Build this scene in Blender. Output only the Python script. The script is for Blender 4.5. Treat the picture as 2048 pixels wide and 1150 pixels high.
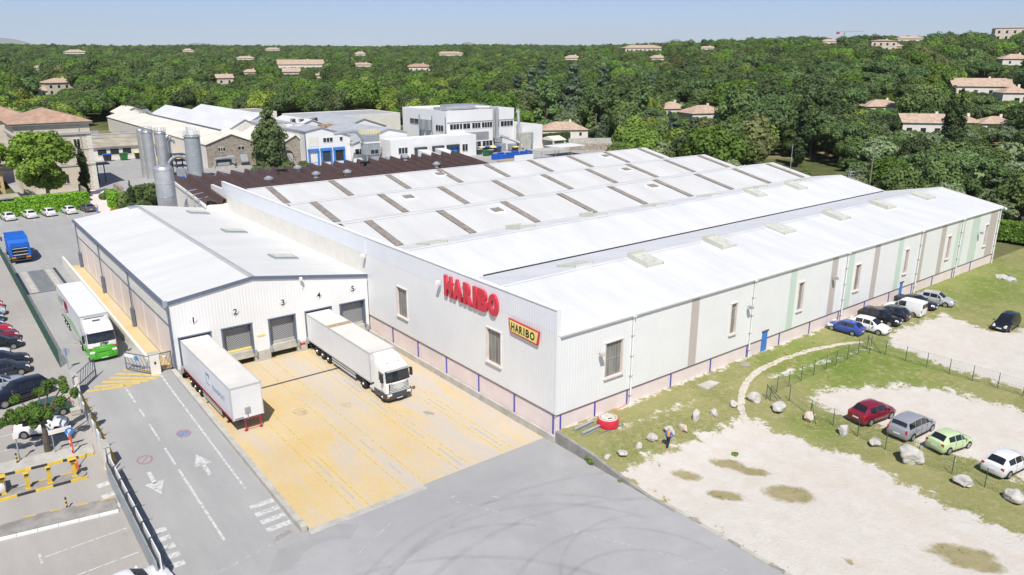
import bpy, bmesh, math, random
import numpy as np
from mathutils import Vector, Matrix
for _o in list(bpy.data.objects): bpy.data.objects.remove(_o)
SC = bpy.context.scene
COL = SC.collection
R = math.radians
# ------------------------------------------------------------------ camera
cam_d = bpy.data.cameras.new('camera'); cam = bpy.data.objects.new('camera', cam_d); COL.objects.link(cam)
cam_d.sensor_width = 36.0; cam_d.lens = 36.0 * 1511.35 / 2048.0
cam_d.clip_start = 0.5; cam_d.clip_end = 60000
cam.location = (0, 0, 28); cam.rotation_euler = (R(90 - 17.024), 0, R(-38.028))
SC.camera = cam
# ------------------------------------------------------------------ daylight
SUN_AZ, SUN_EL = R(180 + 36.0), R(54.0)          # azimuth from +Y towards +X
w = bpy.data.worlds.new('World'); SC.world = w; w.use_nodes = True
nt = w.node_tree; bg = nt.nodes['Background']
sky = nt.nodes.new('ShaderNodeTexSky'); sky.sky_type = 'NISHITA'; sky.sun_disc = False
sky.sun_elevation = SUN_EL; sky.sun_rotation = SUN_AZ
sky.altitude = 2000; sky.air_density = 0.7; sky.dust_density = 1.5; sky.ozone_density = 6.0
nt.links.new(sky.outputs[0], bg.inputs[0]); bg.inputs[1].default_value = 0.10
sd = bpy.data.lights.new('sun', 'SUN'); sd.energy = 4.2; sd.angle = R(0.53); sd.color = (1.0, 0.955, 0.89)
so = bpy.data.objects.new('sun', sd); COL.objects.link(so)
sdir = Vector((math.sin(SUN_AZ) * math.cos(SUN_EL), math.cos(SUN_AZ) * math.cos(SUN_EL), math.sin(SUN_EL)))
so.rotation_euler = sdir.to_track_quat('Z', 'Y').to_euler(); so.location = (0, 0, 200)
SC.view_settings.view_transform = 'Standard'; SC.view_settings.look = 'None'
SC.view_settings.gamma = 1.0; SC.view_settings.exposure = 0.36
SC.view_settings.use_curve_mapping = False
SC.render.engine = 'CYCLES'
SC.cycles.max_bounces = 6; SC.cycles.diffuse_bounces = 3; SC.cycles.glossy_bounces = 3
SC.cycles.transmission_bounces = 3; SC.cycles.transparent_max_bounces = 8; SC.cycles.volume_bounces = 0
SC.cycles.sample_clamp_indirect = 4.0
rng = random.Random(7)

# ------------------------------------------------------------------ materials
MATS = {}
def mat(name, col, rough=.6, var=.08, scale=1.0, col2=None, metal=0., bump=0., bscale=None, detail=4, spec=.4, stretch=None, obj_rand=0.):
    m = bpy.data.materials.new(name); m.use_nodes = True; MATS[name] = m
    n = m.node_tree.nodes; l = m.node_tree.links; b = n['Principled BSDF']
    b.inputs['Roughness'].default_value = rough; b.inputs['Metallic'].default_value = metal
    b.inputs['Specular IOR Level'].default_value = spec
    tc = n.new('ShaderNodeTexCoord'); mp = n.new('ShaderNodeMapping'); l.new(tc.outputs['Object'], mp.inputs[0])
    if stretch: mp.inputs['Scale'].default_value = stretch
    nz = n.new('ShaderNodeTexNoise'); nz.inputs['Scale'].default_value = scale; nz.inputs['Detail'].default_value = detail
    nz.inputs['Roughness'].default_value = .65
    l.new(mp.outputs[0], nz.inputs['Vector'])
    rp = n.new('ShaderNodeMapRange'); rp.inputs[1].default_value = .3; rp.inputs[2].default_value = .7
    l.new(nz.outputs[0], rp.inputs[0])
    mx = n.new('ShaderNodeMix'); mx.data_type = 'RGBA'
    c2 = col2 or tuple(max(0, c * (1 - var * 1.6)) for c in col)
    c1 = col if col2 else tuple(min(1, c * (1 + var * .6)) for c in col)
    mx.inputs[6].default_value = (*c2, 1); mx.inputs[7].default_value = (*c1, 1)
    l.new(rp.outputs[0], mx.inputs[0]); out = mx.outputs[2]
    if obj_rand:
        oi = n.new('ShaderNodeObjectInfo'); hs = n.new('ShaderNodeHueSaturation')
        mr = n.new('ShaderNodeMapRange'); mr.inputs[3].default_value = 1 - obj_rand; mr.inputs[4].default_value = 1 + obj_rand
        l.new(oi.outputs['Random'], mr.inputs[0]); l.new(mr.outputs[0], hs.inputs['Value']); l.new(out, hs.inputs['Color']); out = hs.outputs[0]
    l.new(out, b.inputs['Base Color'])
    if bump:
        bp = n.new('ShaderNodeBump'); bp.inputs['Strength'].default_value = bump; bp.inputs['Distance'].default_value = .05
        n2 = n.new('ShaderNodeTexNoise'); n2.inputs['Scale'].default_value = bscale or scale * 8; n2.inputs['Detail'].default_value = 5
        l.new(mp.outputs[0], n2.inputs['Vector']); l.new(n2.outputs[0], bp.inputs['Height']); l.new(bp.outputs[0], b.inputs['Normal'])
    return m
def paint(name, col, rough=.25, metal=0.):
    m = mat(name, col, rough, .03, 2.0, metal=metal, spec=.5)
    b = m.node_tree.nodes['Principled BSDF']; b.inputs['Coat Weight'].default_value = .6; b.inputs['Coat Roughness'].default_value = .06
    return m
def glass(name, col=(.02, .025, .03), rough=.06):
    m = mat(name, col, rough, .2, .8, spec=.6); return m

# ------------------------------------------------------------------ mesh builder
class MB:
    def __init__(s): s.v = []; s.f = []
    def add(s, vs, fs):
        k = len(s.v); s.v += [tuple(map(float, p)) for p in vs]; s.f += [tuple(i + k for i in q) for q in fs]; return s
    def box(s, x0, x1, y0, y1, z0, z1, bv=0.):
        x0, x1 = min(x0, x1), max(x0, x1); y0, y1 = min(y0, y1), max(y0, y1); z0, z1 = min(z0, z1), max(z0, z1)
        if bv <= 0:
            return s.add([(x0,y0,z0),(x1,y0,z0),(x1,y1,z0),(x0,y1,z0),(x0,y0,z1),(x1,y0,z1),(x1,y1,z1),(x0,y1,z1)],
                         [(3,2,1,0),(4,5,6,7),(0,1,5,4),(1,2,6,5),(2,3,7,6),(3,0,4,7)])
        b = min(bv, (x1-x0)*.45, (y1-y0)*.45, (z1-z0)*.45); P = []; idx = {}
        for i, x in enumerate((x0, x1)):
            for j, y in enumerate((y0, y1)):
                for k, z in enumerate((z0, z1)):
                    sx, sy, sz = (b, -b)[i], (b, -b)[j], (b, -b)[k]
                    for a, q in enumerate(((x, y+sy, z+sz), (x+sx, y, z+sz), (x+sx, y+sy, z))):
                        idx[i,j,k,a] = len(P); P.append(q)
        F = []; I = lambda i,j,k,a: idx[i,j,k,a]
        for i in (0,1):
            q = [I(i,0,0,0),I(i,1,0,0),I(i,1,1,0),I(i,0,1,0)]; F.append(q if i else q[::-1])
            q = [I(0,i,0,1),I(1,i,0,1),I(1,i,1,1),I(0,i,1,1)]; F.append(q[::-1] if i else q)
            q = [I(0,0,i,2),I(1,0,i,2),I(1,1,i,2),I(0,1,i,2)]; F.append(q if i else q[::-1])
        for a in (0,1):
            for c in (0,1):
                F.append([I(a,c,0,0),I(a,c,0,1),I(a,c,1,1),I(a,c,1,0)]); F.append([I(a,0,c,0),I(a,0,c,2),I(a,1,c,2),I(a,1,c,0)])
                F.append([I(0,a,c,1),I(0,a,c,2),I(1,a,c,2),I(1,a,c,1)])
        for i in (0,1):
            for j in (0,1):
                for k in (0,1): F.append([I(i,j,k,0),I(i,j,k,1),I(i,j,k,2)])
        return s.add(P, F)
    def quad(s, *p): return s.add(p, [tuple(range(len(p)))])
    def cyl(s, p0, p1, r0, r1=None, n=10, cap=True):
        r1 = r0 if r1 is None else r1; p0 = Vector(p0); p1 = Vector(p1); d = (p1 - p0).normalized()
        u = d.orthogonal().normalized(); v = d.cross(u); P = []
        for p, r in ((p0, r0), (p1, r1)):
            for i in range(n):
                a = 2 * math.pi * i / n; P.append(p + u * (r * math.cos(a)) + v * (r * math.sin(a)))
        F = [(i, (i+1) % n, n + (i+1) % n, n + i) for i in range(n)]
        if cap: F += [tuple(range(n))[::-1], tuple(range(n, 2*n))]
        return s.add(P, F)
    def tube(s, pts, r, n=6):
        for a, b in zip(pts[:-1], pts[1:]): s.cyl(a, b, r, n=n)
        return s
    def lathe(s, c, prof, n=20):
        P = []; F = []; m = len(prof)
        for r, z in prof:
            for i in range(n):
                a = 2*math.pi*i/n; P.append((c[0]+r*math.cos(a), c[1]+r*math.sin(a), c[2]+z))
        for j in range(m-1):
            for i in range(n): F.append((j*n+i, j*n+(i+1)%n, (j+1)*n+(i+1)%n, (j+1)*n+i))
        F.append(tuple(range(n))[::-1]); F.append(tuple(range((m-1)*n, m*n)))
        return s.add(P, F)
    def prism(s, poly, a0, a1, axis='x'):
        n = len(poly)
        def mk(a, p): return (a, p[0], p[1]) if axis == 'x' else ((p[0], a, p[1]) if axis == 'y' else (p[0], p[1], a))
        P = [mk(a0, p) for p in poly] + [mk(a1, p) for p in poly]
        F = [(i, (i+1) % n, n + (i+1) % n, n + i) for i in range(n)] + [tuple(range(n))[::-1], tuple(range(n, 2*n))]
        return s.add(P, F)
    def build(s, name, m, parent=None, world=False, smooth=False, kind=None, fix=True):
        me = bpy.data.meshes.new(name); off = Vector((0,0,0))
        if world and parent is not None:
            off = Vector(parent.get('_w', (0,0,0)))
        me.from_pydata([(p[0]-off.x, p[1]-off.y, p[2]-off.z) for p in s.v], [], s.f)
        if fix:
            bm = bmesh.new(); bm.from_mesh(me); bmesh.ops.recalc_face_normals(bm, faces=bm.faces)
            if smooth:
                for f in bm.faces: f.smooth = True
                for e in bm.edges:
                    if len(e.link_faces) == 2 and e.calc_face_angle(0) > R(smooth if smooth is not True else 38): e.smooth = False
            bm.to_mesh(me); bm.free()
        return link(name, me, m, parent, kind)
def link(name, me, m, parent=None, kind=None):
    if m is not None:
        mm = MATS[m] if isinstance(m, str) else m
        if not me.materials: me.materials.append(mm)
    o = bpy.data.objects.new(name, me); COL.objects.link(o)
    if m is not None and me.materials[0] is not mm:
        o.material_slots[0].link = 'OBJECT'; o.material_slots[0].material = mm
    if parent is not None: o.parent = parent
    if kind: o['kind'] = kind
    return o
def thing(name, label, cat, loc=(0,0,0), rz=0., group=None):
    o = bpy.data.objects.new(name, None); COL.objects.link(o); o.empty_display_size = .3
    o.location = loc; o.rotation_euler = (0, 0, rz); o['label'] = label; o['category'] = cat; o['_w'] = [float(c) for c in loc]
    if group: o['group'] = group
    return o
def tag(o, label, cat, group=None):
    o['label'] = label; o['category'] = cat
    if group: o['group'] = group
    return o
def copy_tree(o, parent=None):
    c = o.copy(); COL.objects.link(c); c.parent = parent
    for ch in o.children: copy_tree(ch, c)
    return c
def struct(name, mb, m, **k): return mb.build(name, m, kind='structure', **k)
def text_mesh(txt, size, extrude=.02, offset=0., sx=1., bevel=0., res=4, shear=0.):
    cu = bpy.data.curves.new('t', 'FONT'); cu.body = txt; cu.size = size; cu.extrude = extrude; cu.offset = offset
    cu.align_x = 'CENTER'; cu.align_y = 'CENTER'; cu.bevel_depth = bevel; cu.resolution_u = res; cu.shear = shear
    ob = bpy.data.objects.new('t', cu); COL.objects.link(ob); bpy.context.view_layer.update()
    me = bpy.data.meshes.new_from_object(ob.evaluated_get(bpy.context.evaluated_depsgraph_get()))
    bpy.data.objects.remove(ob); bpy.data.curves.remove(cu)
    for v in me.vertices: v.co.x *= sx
    return me
def cl(t): return max(0., min(1., t))
def sm(t): t = cl(t); return t*t*(3-2*t)
def zg(x, y):
    "height of the made ground on the site"
    if y > 200: return 0.
    if x < 15.4: return -1.2 * cl((72 - y) / 32)
    if x < 35.7: return -1.2 if y < 70.8 else 0.
    t = max(sm((y - 28) / 12), sm((x - 52) / 25))
    return -1.2 + .95 * t if y < 41 else -.25

# palette
mat('white_clad', (.805, .805, .79), .45, .03, .35, bump=.0)
mat('white_parapet', (.78, .80, .84), .4, .03, .35)
mat('roof_white', (.69, .695, .70), .5, .08, .35, detail=7, stretch=(1, .18, 1))
mat('roof_shed', (.62, .62, .61), .55, .08, .25, detail=6, stretch=(1, .25, 1))
mat('roof_dock', (.69, .69, .67), .55, .06, .3, detail=6, stretch=(.25, 1, 1))
mat('strip_brown', (.30, .265, .235), .5, .25, 1.6)
mat('pink', (.80, .69, .655), .7, .07, .4, bump=.1)
mat('brown_trim', (.16, .11, .10), .5)
mat('blue_post', (.09, .09, .42), .45)
mat('slate_trim', (.13, .16, .22), .45)
mat('blue_door', (.05, .22, .62), .4)
mat('taupe', (.52, .46, .42), .5, .03)
mat('mint', (.57, .68, .58), .5, .03)
mat('concrete', (.50, .48, .43), .85, .16, .9, bump=.25)
mat('concrete_dark', (.34, .32, .29), .85, .25, .7, bump=.25)
mat('cream_wall', (.78, .74, .67), .75, .06, .5)
mat('peach', (.80, .70, .63), .7, .05, .3)
mat('ridge_grey', (.44, .445, .45), .55)
mat('sill', (.74, .66, .60), .6)
mat('poly_glass', (.27, .255, .23), .28, .28, 1.4, stretch=(1, 1, .3))
mat('dark_glass', (.03, .035, .04), .08, .2, 1.0, spec=.6)
mat('red_sign', (.62, .035, .06), .35, .04)
mat('yellow_sign', (.85, .72, .22), .45, .03)
mat('black', (.012, .012, .014), .5)
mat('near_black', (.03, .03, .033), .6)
mat('white_paint', (.82, .82, .80), .4)
mat('steel', (.58, .59, .60), .42, .12, .6, metal=.55)
mat('zinc', (.48, .50, .52), .42, .12, .8, metal=.5)
mat('grey_metal', (.32, .35, .37), .45, .1, 1.)
mat('dark_metal', (.06, .07, .085), .45, .1, 2.)
mat('door_grey', (.22, .23, .235), .5, .2, 1.2)
mat('skylight_frame', (.58, .59, .51), .5)
mat('skylight_blue', (.33, .38, .42), .45)
mat('skylight_pane', (.60, .60, .53), .35, .15, 2.)
mat('tyre', (.02, .02, .021), .8, .2, 4.)
mat('rim', (.50, .51, .52), .3, .1, 4., metal=.7)
mat('lamp_red', (.55, .02, .02), .25)
mat('lamp_amber', (.75, .25, .03), .3)
mat('lamp_clear', (.72, .74, .76), .12)
mat('plate_white', (.75, .75, .72), .4)
mat('wood', (.42, .31, .19), .8, .2, 2.)
mat('yellow_paint', (.74, .50, .06), .55, .15, 1.5)
mat('black_paint', (.05, .05, .05), .6, .15, 1.5)
mat('orange_plastic', (.75, .16, .05), .5)
mat('blue_plastic', (.015, .11, .50), .4)
mat('green_plastic', (.03, .16, .05), .5)
mat('fence_green', (.035, .10, .075), .5)
mat('tile_roof', (.46, .30, .21), .8, .2, .8, bump=.6, bscale=5.)
mat('tile_pale', (.52, .385, .29), .8, .2, .8, bump=.6, bscale=5.)
mat('stucco', (.66, .58, .46), .8, .1, .5)
mat('stucco_white', (.76, .73, .66), .8, .06, .5)
mat('trim_grey', (.45, .44, .40), .7)
mat('skin', (.55, .33, .24), .6)

# ================================================================== GROUND
def terrain(x, y):
    d = math.hypot(x, y)
    h = float(np.interp(d, [0, 250, 320, 400, 480, 700, 1000, 1400, 2000, 3200], [0, 0, 2, 7, 13, 22, 31, 38, 30, 5]))
    h += 14 * math.exp(-((x-660)**2 + (y-225)**2) / (2*230**2)) * sm((d-200)/150)
    h -= 9 * math.exp(-((x-160)**2 + (y-900)**2) / (2*330**2))
    h += 2.2 * math.sin(x*.011+1) * math.cos(y*.013) * sm((d-260)/200)
    return h
def nodes_of(name):
    m = bpy.data.materials.new(name); m.use_nodes = True; MATS[name] = m
    return m, m.node_tree.nodes, m.node_tree.links, m.node_tree.nodes['Principled BSDF']
def noise(n, l, vec, scale, detail=5, rough=.6, dist=0.):
    z = n.new('ShaderNodeTexNoise'); z.inputs['Scale'].default_value = scale; z.inputs['Detail'].default_value = detail
    z.inputs['Roughness'].default_value = rough; z.inputs['Distortion'].default_value = dist; l.new(vec, z.inputs['Vector']); return z.outputs[0]
def ramp(n, l, fac, a, b, lo=0., hi=1.):
    r = n.new('ShaderNodeMapRange'); r.inputs[1].default_value = a; r.inputs[2].default_value = b
    r.inputs[3].default_value = lo; r.inputs[4].default_value = hi; l.new(fac, r.inputs[0]); return r.outputs[0]
def mix(n, l, fac, a, b):
    m = n.new('ShaderNodeMix'); m.data_type = 'RGBA'
    if isinstance(fac, float): m.inputs[0].default_value = fac
    else: l.new(fac, m.inputs[0])
    for i, c in ((6, a), (7, b)):
        if isinstance(c, tuple): m.inputs[i].default_value = (*c, 1)
        else: l.new(c, m.inputs[i])
    return m.outputs[2]
def mth(n, l, op, a, b):
    m = n.new('ShaderNodeMath'); m.operation = op
    for i, c in ((0, a), (1, b)):
        if isinstance(c, (int, float)): m.inputs[i].default_value = c
        else: l.new(c, m.inputs[i])
    return m.outputs[0]
def bumpn(n, l, h, s, b, d=.05):
    k = n.new('ShaderNodeBump'); k.inputs['Strength'].default_value = s; k.inputs['Distance'].default_value = d
    l.new(h, k.inputs['Height']); l.new(k.outputs[0], b.inputs['Normal'])
def objco(n, l, sc=None):
    t = n.new('ShaderNodeTexCoord')
    if not sc: return t.outputs['Object']
    m = n.new('ShaderNodeMapping'); m.inputs['Scale'].default_value = sc; l.new(t.outputs['Object'], m.inputs[0]); return m.outputs[0]

# terrain material: meadow, scrub and dry earth
m, n, l, b = nodes_of('meadow'); co = objco(n, l)
g = mix(n, l, ramp(n, l, noise(n, l, co, .25, 6), .35, .65), (.062, .088, .026), (.135, .14, .055))
g = mix(n, l, ramp(n, l, noise(n, l, co, .022, 5), .45, .62), g, (.26, .225, .12))
l.new(g, b.inputs['Base Color']); b.inputs['Roughness'].default_value = .95; b.inputs['Specular IOR Level'].default_value = .1
bumpn(n, l, noise(n, l, co, 1.5, 6), .6, b, .3)
# asphalt family
def asphalt(name, c0, c1, streak=(1, .12, 1)):
    m, n, l, b = nodes_of(name); co = objco(n, l)
    big = ramp(n, l, noise(n, l, co, .09, 6, .62, .6), .32, .68)
    st = ramp(n, l, noise(n, l, objco(n, l, streak), .8, 5), .35, .7)
    fine = noise(n, l, co, 9., 4, .8)
    c = mix(n, l, big, c0, c1)
    c = mix(n, l, mth(n, l, 'MULTIPLY', st, .35), c, tuple(v*.74 for v in c0))
    c = mix(n, l, ramp(n, l, fine, .25, .8, 0., .3), c, tuple(v*1.35 for v in c1))
    sp = ramp(n, l, noise(n, l, co, .55, 6, .7), .66, .74, 0., .35)
    c = mix(n, l, sp, c, tuple(v*.55 for v in c0))
    l.new(c, b.inputs['Base Color']); b.inputs['Roughness'].default_value = .9; b.inputs['Specular IOR Level'].default_value = .25
    bumpn(n, l, fine, .25, b, .02)
asphalt('asphalt', (.315, .312, .308), (.39, .385, .372))
asphalt('asphalt_front', (.315, .315, .318), (.40, .398, .395), (.6, .5, 1))
asphalt('asphalt_warm', (.33, .31, .285), (.41, .385, .355))
# yellow loading yard: worn yellow paint over concrete, streaked along the bays
m, n, l, b = nodes_of('yellow_yard'); co = objco(n, l)
sx_ = n.new('ShaderNodeSeparateXYZ'); l.new(co, sx_.inputs[0])
wear = ramp(n, l, mth(n, l, 'ADD', noise(n, l, objco(n, l, (1., .16, 1.)), .55, 7, .68, .5), ramp(n, l, sx_.outputs[0], 16., 35., -.13, .07)), .36, .62)
blot = ramp(n, l, noise(n, l, co, .22, 6, .65), .3, .7)
c = mix(n, l, blot, (.60, .435, .19), (.62, .50, .31))
c = mix(n, l, mth(n, l, 'MULTIPLY', wear, .95), c, (.50, .465, .43))
c = mix(n, l, ramp(n, l, noise(n, l, co, 3.2, 6, .75), .5, .75, 0., .45), c, (.66, .56, .40))
oil = ramp(n, l, noise(n, l, co, .33, 5, .7, 1.), .66, .8, 0., .3)
c = mix(n, l, oil, c, (.20, .17, .13))
l.new(c, b.inputs['Base Color']); b.inputs['Roughness'].default_value = .85; b.inputs['Specular IOR Level'].default_value = .25
bumpn(n, l, noise(n, l, co, 6., 5), .2, b, .02)
# worn road paints
def worn(name, col, keep=.55):
    m, n, l, b = nodes_of(name); co = objco(n, l)
    l.new(mix(n, l, noise(n, l, co, 2., 4), tuple(v*.9 for v in col), col), b.inputs['Base Color'])
    b.inputs['Roughness'].default_value = .7
    a = ramp(n, l, noise(n, l, co, 3.5, 6, .75), keep - .12, keep + .12, 1., .12)
    l.new(a, b.inputs['Alpha'])
worn('line_white', (.62, .62, .60), .60)
worn('line_faint', (.64, .62, .57), .46)
worn('line_yellow', (.74, .56, .14), .56)
worn('hatch_yellow', (.68, .50, .16), .64)
worn('mark_blue', (.22, .33, .60), .50)
worn('mark_red', (.58, .22, .22), .46)
worn('patch_red', (.46, .36, .34), .42)
m, n, l, b = nodes_of('tyre_mark'); co = objco(n, l)
b.inputs['Base Color'].default_value = (.10, .10, .105, 1); b.inputs['Roughness'].default_value = .85
l.new(ramp(n, l, noise(n, l, co, .5, 5, .7), .25, .8, .0, .115), b.inputs['Alpha'])
m, n, l, b = nodes_of('oil_stain'); co = objco(n, l)
b.inputs['Base Color'].default_value = (.07, .065, .055, 1); b.inputs['Roughness'].default_value = .6
l.new(ramp(n, l, noise(n, l, co, 2.2, 6, .7), .45, .75, 0., .4), b.inputs['Alpha'])

# one terrain sheet to the horizon
xs = sorted(set([-3000, -2000, -1300, -900, -600, -400, -300, -220, -160, -120, -90, -60, -30, 0, 7, 15.2, 15.4, 25, 35.6, 36.2, 45, 55, 70, 90, 118, 130] + list(range(140, 420, 14)) + list(range(420, 1500, 40)) + list(range(1500, 4200, 200))))
ys = sorted(set([-600, -300, -150, -60, -20, 0, 14, 28, 34, 40, 41.2, 50, 60, 70.7, 72.2, 90, 115, 130] + list(range(140, 420, 14)) + list(range(420, 1700, 40)) + list(range(1700, 4200, 200))))
V = []; F = []
for y in ys:
    for x in xs:
        site = (-100 <= x <= 130) and (-30 <= y <= 140)
        V.append((x, y, (min(zg(x, y), 0) - .35 if site else -.12 + terrain(x, y))))
nx = len(xs)
for j in range(len(ys)-1):
    for i in range(nx-1): F.append((j*nx+i, j*nx+i+1, (j+1)*nx+i+1, (j+1)*nx+i))
mb = MB(); mb.v = V; mb.f = F
struct('ground', mb, 'meadow', smooth=80)

def zsheet(name, xs, ys, dz, m, parent=None, kind=None):
    mb = MB(); k = len(xs)
    mb.v = [(x, y, zg(x, y) + dz) for y in ys for x in xs]
    mb.f = [(j*k+i, j*k+i+1, (j+1)*k+i+1, (j+1)*k+i) for j in range(len(ys)-1) for i in range(k-1)]
    return mb.build(name, m, parent, kind=kind)
road = zsheet('service_road', (7.2, 15.2), (38.5, 40, 72, 118, 162.3), -.004, 'asphalt', kind='structure')
carpark = zsheet('car_park', (-70, 7.2), (-10, 40, 72, 118, 172), -.006, 'asphalt_warm', kind='structure')
fy = MB()
fy.quad((7.2, -12, -1.206), (36, -12, -1.206), (36, 38.5, -1.206), (7.2, 38.5, -1.206))
fy.quad((15.2, 38.5, -1.206), (36, 38.5, -1.206), (36, 41.2, -1.206), (15.2, 41.2, -1.206))
front_yard = struct('front_yard', fy, 'asphalt_front')
far_yard = MB()
far_yard.quad((15.2, 118, -.004), (70, 118, -.004), (70, 240, -.004), (15.2, 240, -.004)).quad((70, 118, -.004), (180, 118, -.004), (180, 200, -.004), (70, 200, -.004))
struct('factory_yard', far_yard, 'asphalt')
ly = MB().quad((15.4, 41.2, -1.2), (35.7, 41.2, -1.2), (35.7, 70.8, -1.2), (15.4, 70.8, -1.2))
ly.quad((15.4, 70.8, -1.2), (35.7, 70.8, -1.2), (35.7, 72.6, -1.2), (15.4, 72.6, -1.2))
loading = struct('loading_yard', ly, 'yellow_yard')

# ---- markings: flat paint 4 mm above what it lies on, children of that surface
def strip(p, q, w):
    p = Vector(p[:2]); q = Vector(q[:2]); d = (q-p).normalized(); s = Vector((-d.y, d.x)) * (w/2)
    return [p - s, q - s, q + s, p + s]
def mark(name, polys, m, parent, dz=.004, z=None):
    mb = MB()
    for P in polys: mb.quad(*[(p[0], p[1], (z if z is not None else zg(p[0], p[1])) + dz) for p in P])
    return mb.build(name, m, parent)
def lin(x, y0, y1, step=4):
    k = max(1, int(abs(y1-y0)/step)); return [(x, y0 + (y1-y0)*i/k) for i in range(k+1)]
def polyline_strip(pts, w):
    return [strip(a, b, w) for a, b in zip(pts[:-1], pts[1:])]
for a, b_ in ((70.2, 66), (64.6, 62.9), (61.4, 58.2), (56.9, 54.0)): mark('lane_line', [strip((10.88, a), (10.88, b_), .16)], 'line_white', road)
mark('lane_line', [strip((10.88, 53.2), (10.88, 43.2), .17)], 'line_white', road)
mark('edge_line', [strip((14.05, 71), (13.9, 48), .15)], 'line_white', road)
def arrow(cx, cy, up, parent, L=3.4, m='line_faint', w=.28, hw=1.25):
    s = 1 if up else -1
    mark('arrow', [[(cx-w/2, cy-s*L/2), (cx+w/2, cy-s*L/2), (cx+w/2, cy+s*.1), (cx-w/2, cy+s*.1)],
                   [(cx-hw/2, cy-s*.1), (cx+hw/2, cy-s*.1), (cx, cy+s*L/2)]], m, parent)
arrow(12.5, 52.9, True, road, m='line_white'); arrow(9.05, 52.4, False, road, m='line_white')
arrow(9.3, 84.0, False, road); arrow(8.6, 104, False, road); arrow(11.6, 121, True, road)
for k in range(4):
    y = 45.6 - k*1.0; mark('crossing_bar', [strip((13.35, y), (14.95, y), .5)], 'line_white', road)
for k in range(5):
    y = 46.6 - k*1.0; mark('crossing_bar', [strip((7.5, y), (8.3, y), .5)], 'line_white', road)
for k in range(9): mark('stop_dash', [strip((8.3+k*.72, 40.2+k*.13), (8.7+k*.72, 40.27+k*.13), .2)], 'line_faint', road)
def ring(cx, cy, r0, r1, n=20, ay=1.25): return [[(cx+r*math.cos(a), cy+r*ay*math.sin(a)) for r, a in ((r0, t), (r1, t), (r1, t+2*math.pi/n), (r0, t+2*math.pi/n))] for t in [2*math.pi*i/n for i in range(n)]]
for cx, cy, blue in ((12.65, 58.3, 1), (9.25, 56.0, 0)):
    mark('no_parking_disc', ring(cx, cy, .42, .56), 'mark_red', road)
    if blue: mark('no_parking_disc', [[(cx+.42*math.cos(2*math.pi*i/18), cy+.52*math.sin(2*math.pi*i/18)) for i in range(18)]], 'mark_blue', road, dz=.003)
    mark('no_parking_disc', [strip((cx-.3, cy-.4), (cx+.3, cy+.4), .1)], 'mark_red', road, dz=.006)
# hatched yellow band in front of the gate
for k in range(6):
    u = (k+.35)/6; ax, ay = 7.75+4.3*u, 70.4+3.7*u; ex = min(14.0, ax+3.4); ey = max(69.3+(ex-7.5)*.1, ay-(ex-ax)*.86); P = [(ax, ay)]
    if ay > 72 > ey: P.append((ax+(ex-ax)*(ay-72)/(ay-ey), 72.0))
    mark('hatch_bar', polyline_strip(P+[(ex, ey)], .46), 'hatch_yellow', road)
mark('worn_patch', [[(7.6, 39.3), (8.9, 39.6), (9.0, 40.0), (7.6, 39.8)]], 'patch_red', road)
mark('worn_patch', [[(13.2, 41.1), (14.6, 41.5), (14.5, 41.9), (13.6, 41.7)]], 'patch_red', road)
# left-hand parking bays
for y, x0, x1 in ((47.95, 1.5, 6.3), (45.0, 1.4, 6.3), (42.1, 1.4, 6.3), (39.2, 1.3, 6.3)):
    mark('bay_line', [strip((x0, y), (x1, y+.15), .1)], 'line_white', carpark); mark('bay_line', [strip((x0, y-.55), (x0, y+.55), .13)], 'line_white', carpark)
for y in (60.6, 63.1, 65.6, 68.4, 71.0, 73.6, 76.2, 78.8, 81.4, 84.0):
    mark('bay_line', [strip((-2.6, y), (4.4, y+.5), .1)], 'line_white', carpark)
for k, (x, y) in enumerate(((7.6, 54.2), (7.55, 52.6), (7.5, 51.0))): mark('give_way_bar', [strip((5.75, y), (6.6, y+.1), .55)], 'line_white', carpark)
# weighbridge set in the road, with its frame and dark plates
wb = MB()
for s in (strip((7.6, 106.4), (12.3, 106.4), .35), strip((7.75, 106.4), (7.75, 118.5), .35), strip((12.15, 106.4), (12.15, 118.5), .35)):
    wb.quad(*[(p[0], p[1], .002) for p in s])
wb.build('weighbridge_frame', 'dark_metal', road)
MB().quad((9.0, 106.8, .003), (10.9, 106.8, .003), (10.9, 118.4, .003), (9.0, 118.4, .003)).build('weighbridge_plate', 'door_grey', road)
for x in (8.55, 11.35): MB().quad((x-.3, 106.8, .0035), (x+.3, 106.8, .0035), (x+.3, 118.4, .0035), (x-.3, 118.4, .0035)).build('weighbridge_edge', 'concrete', road)
# white-car bays at the far end
for k in range(7):
    x = 9.2 + k*2.62; mark('bay_line', [strip((x, 155.5), (x+.3, 160.5), .12)], 'line_white', road if x > 7.2 else carpark, z=0.0)
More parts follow.
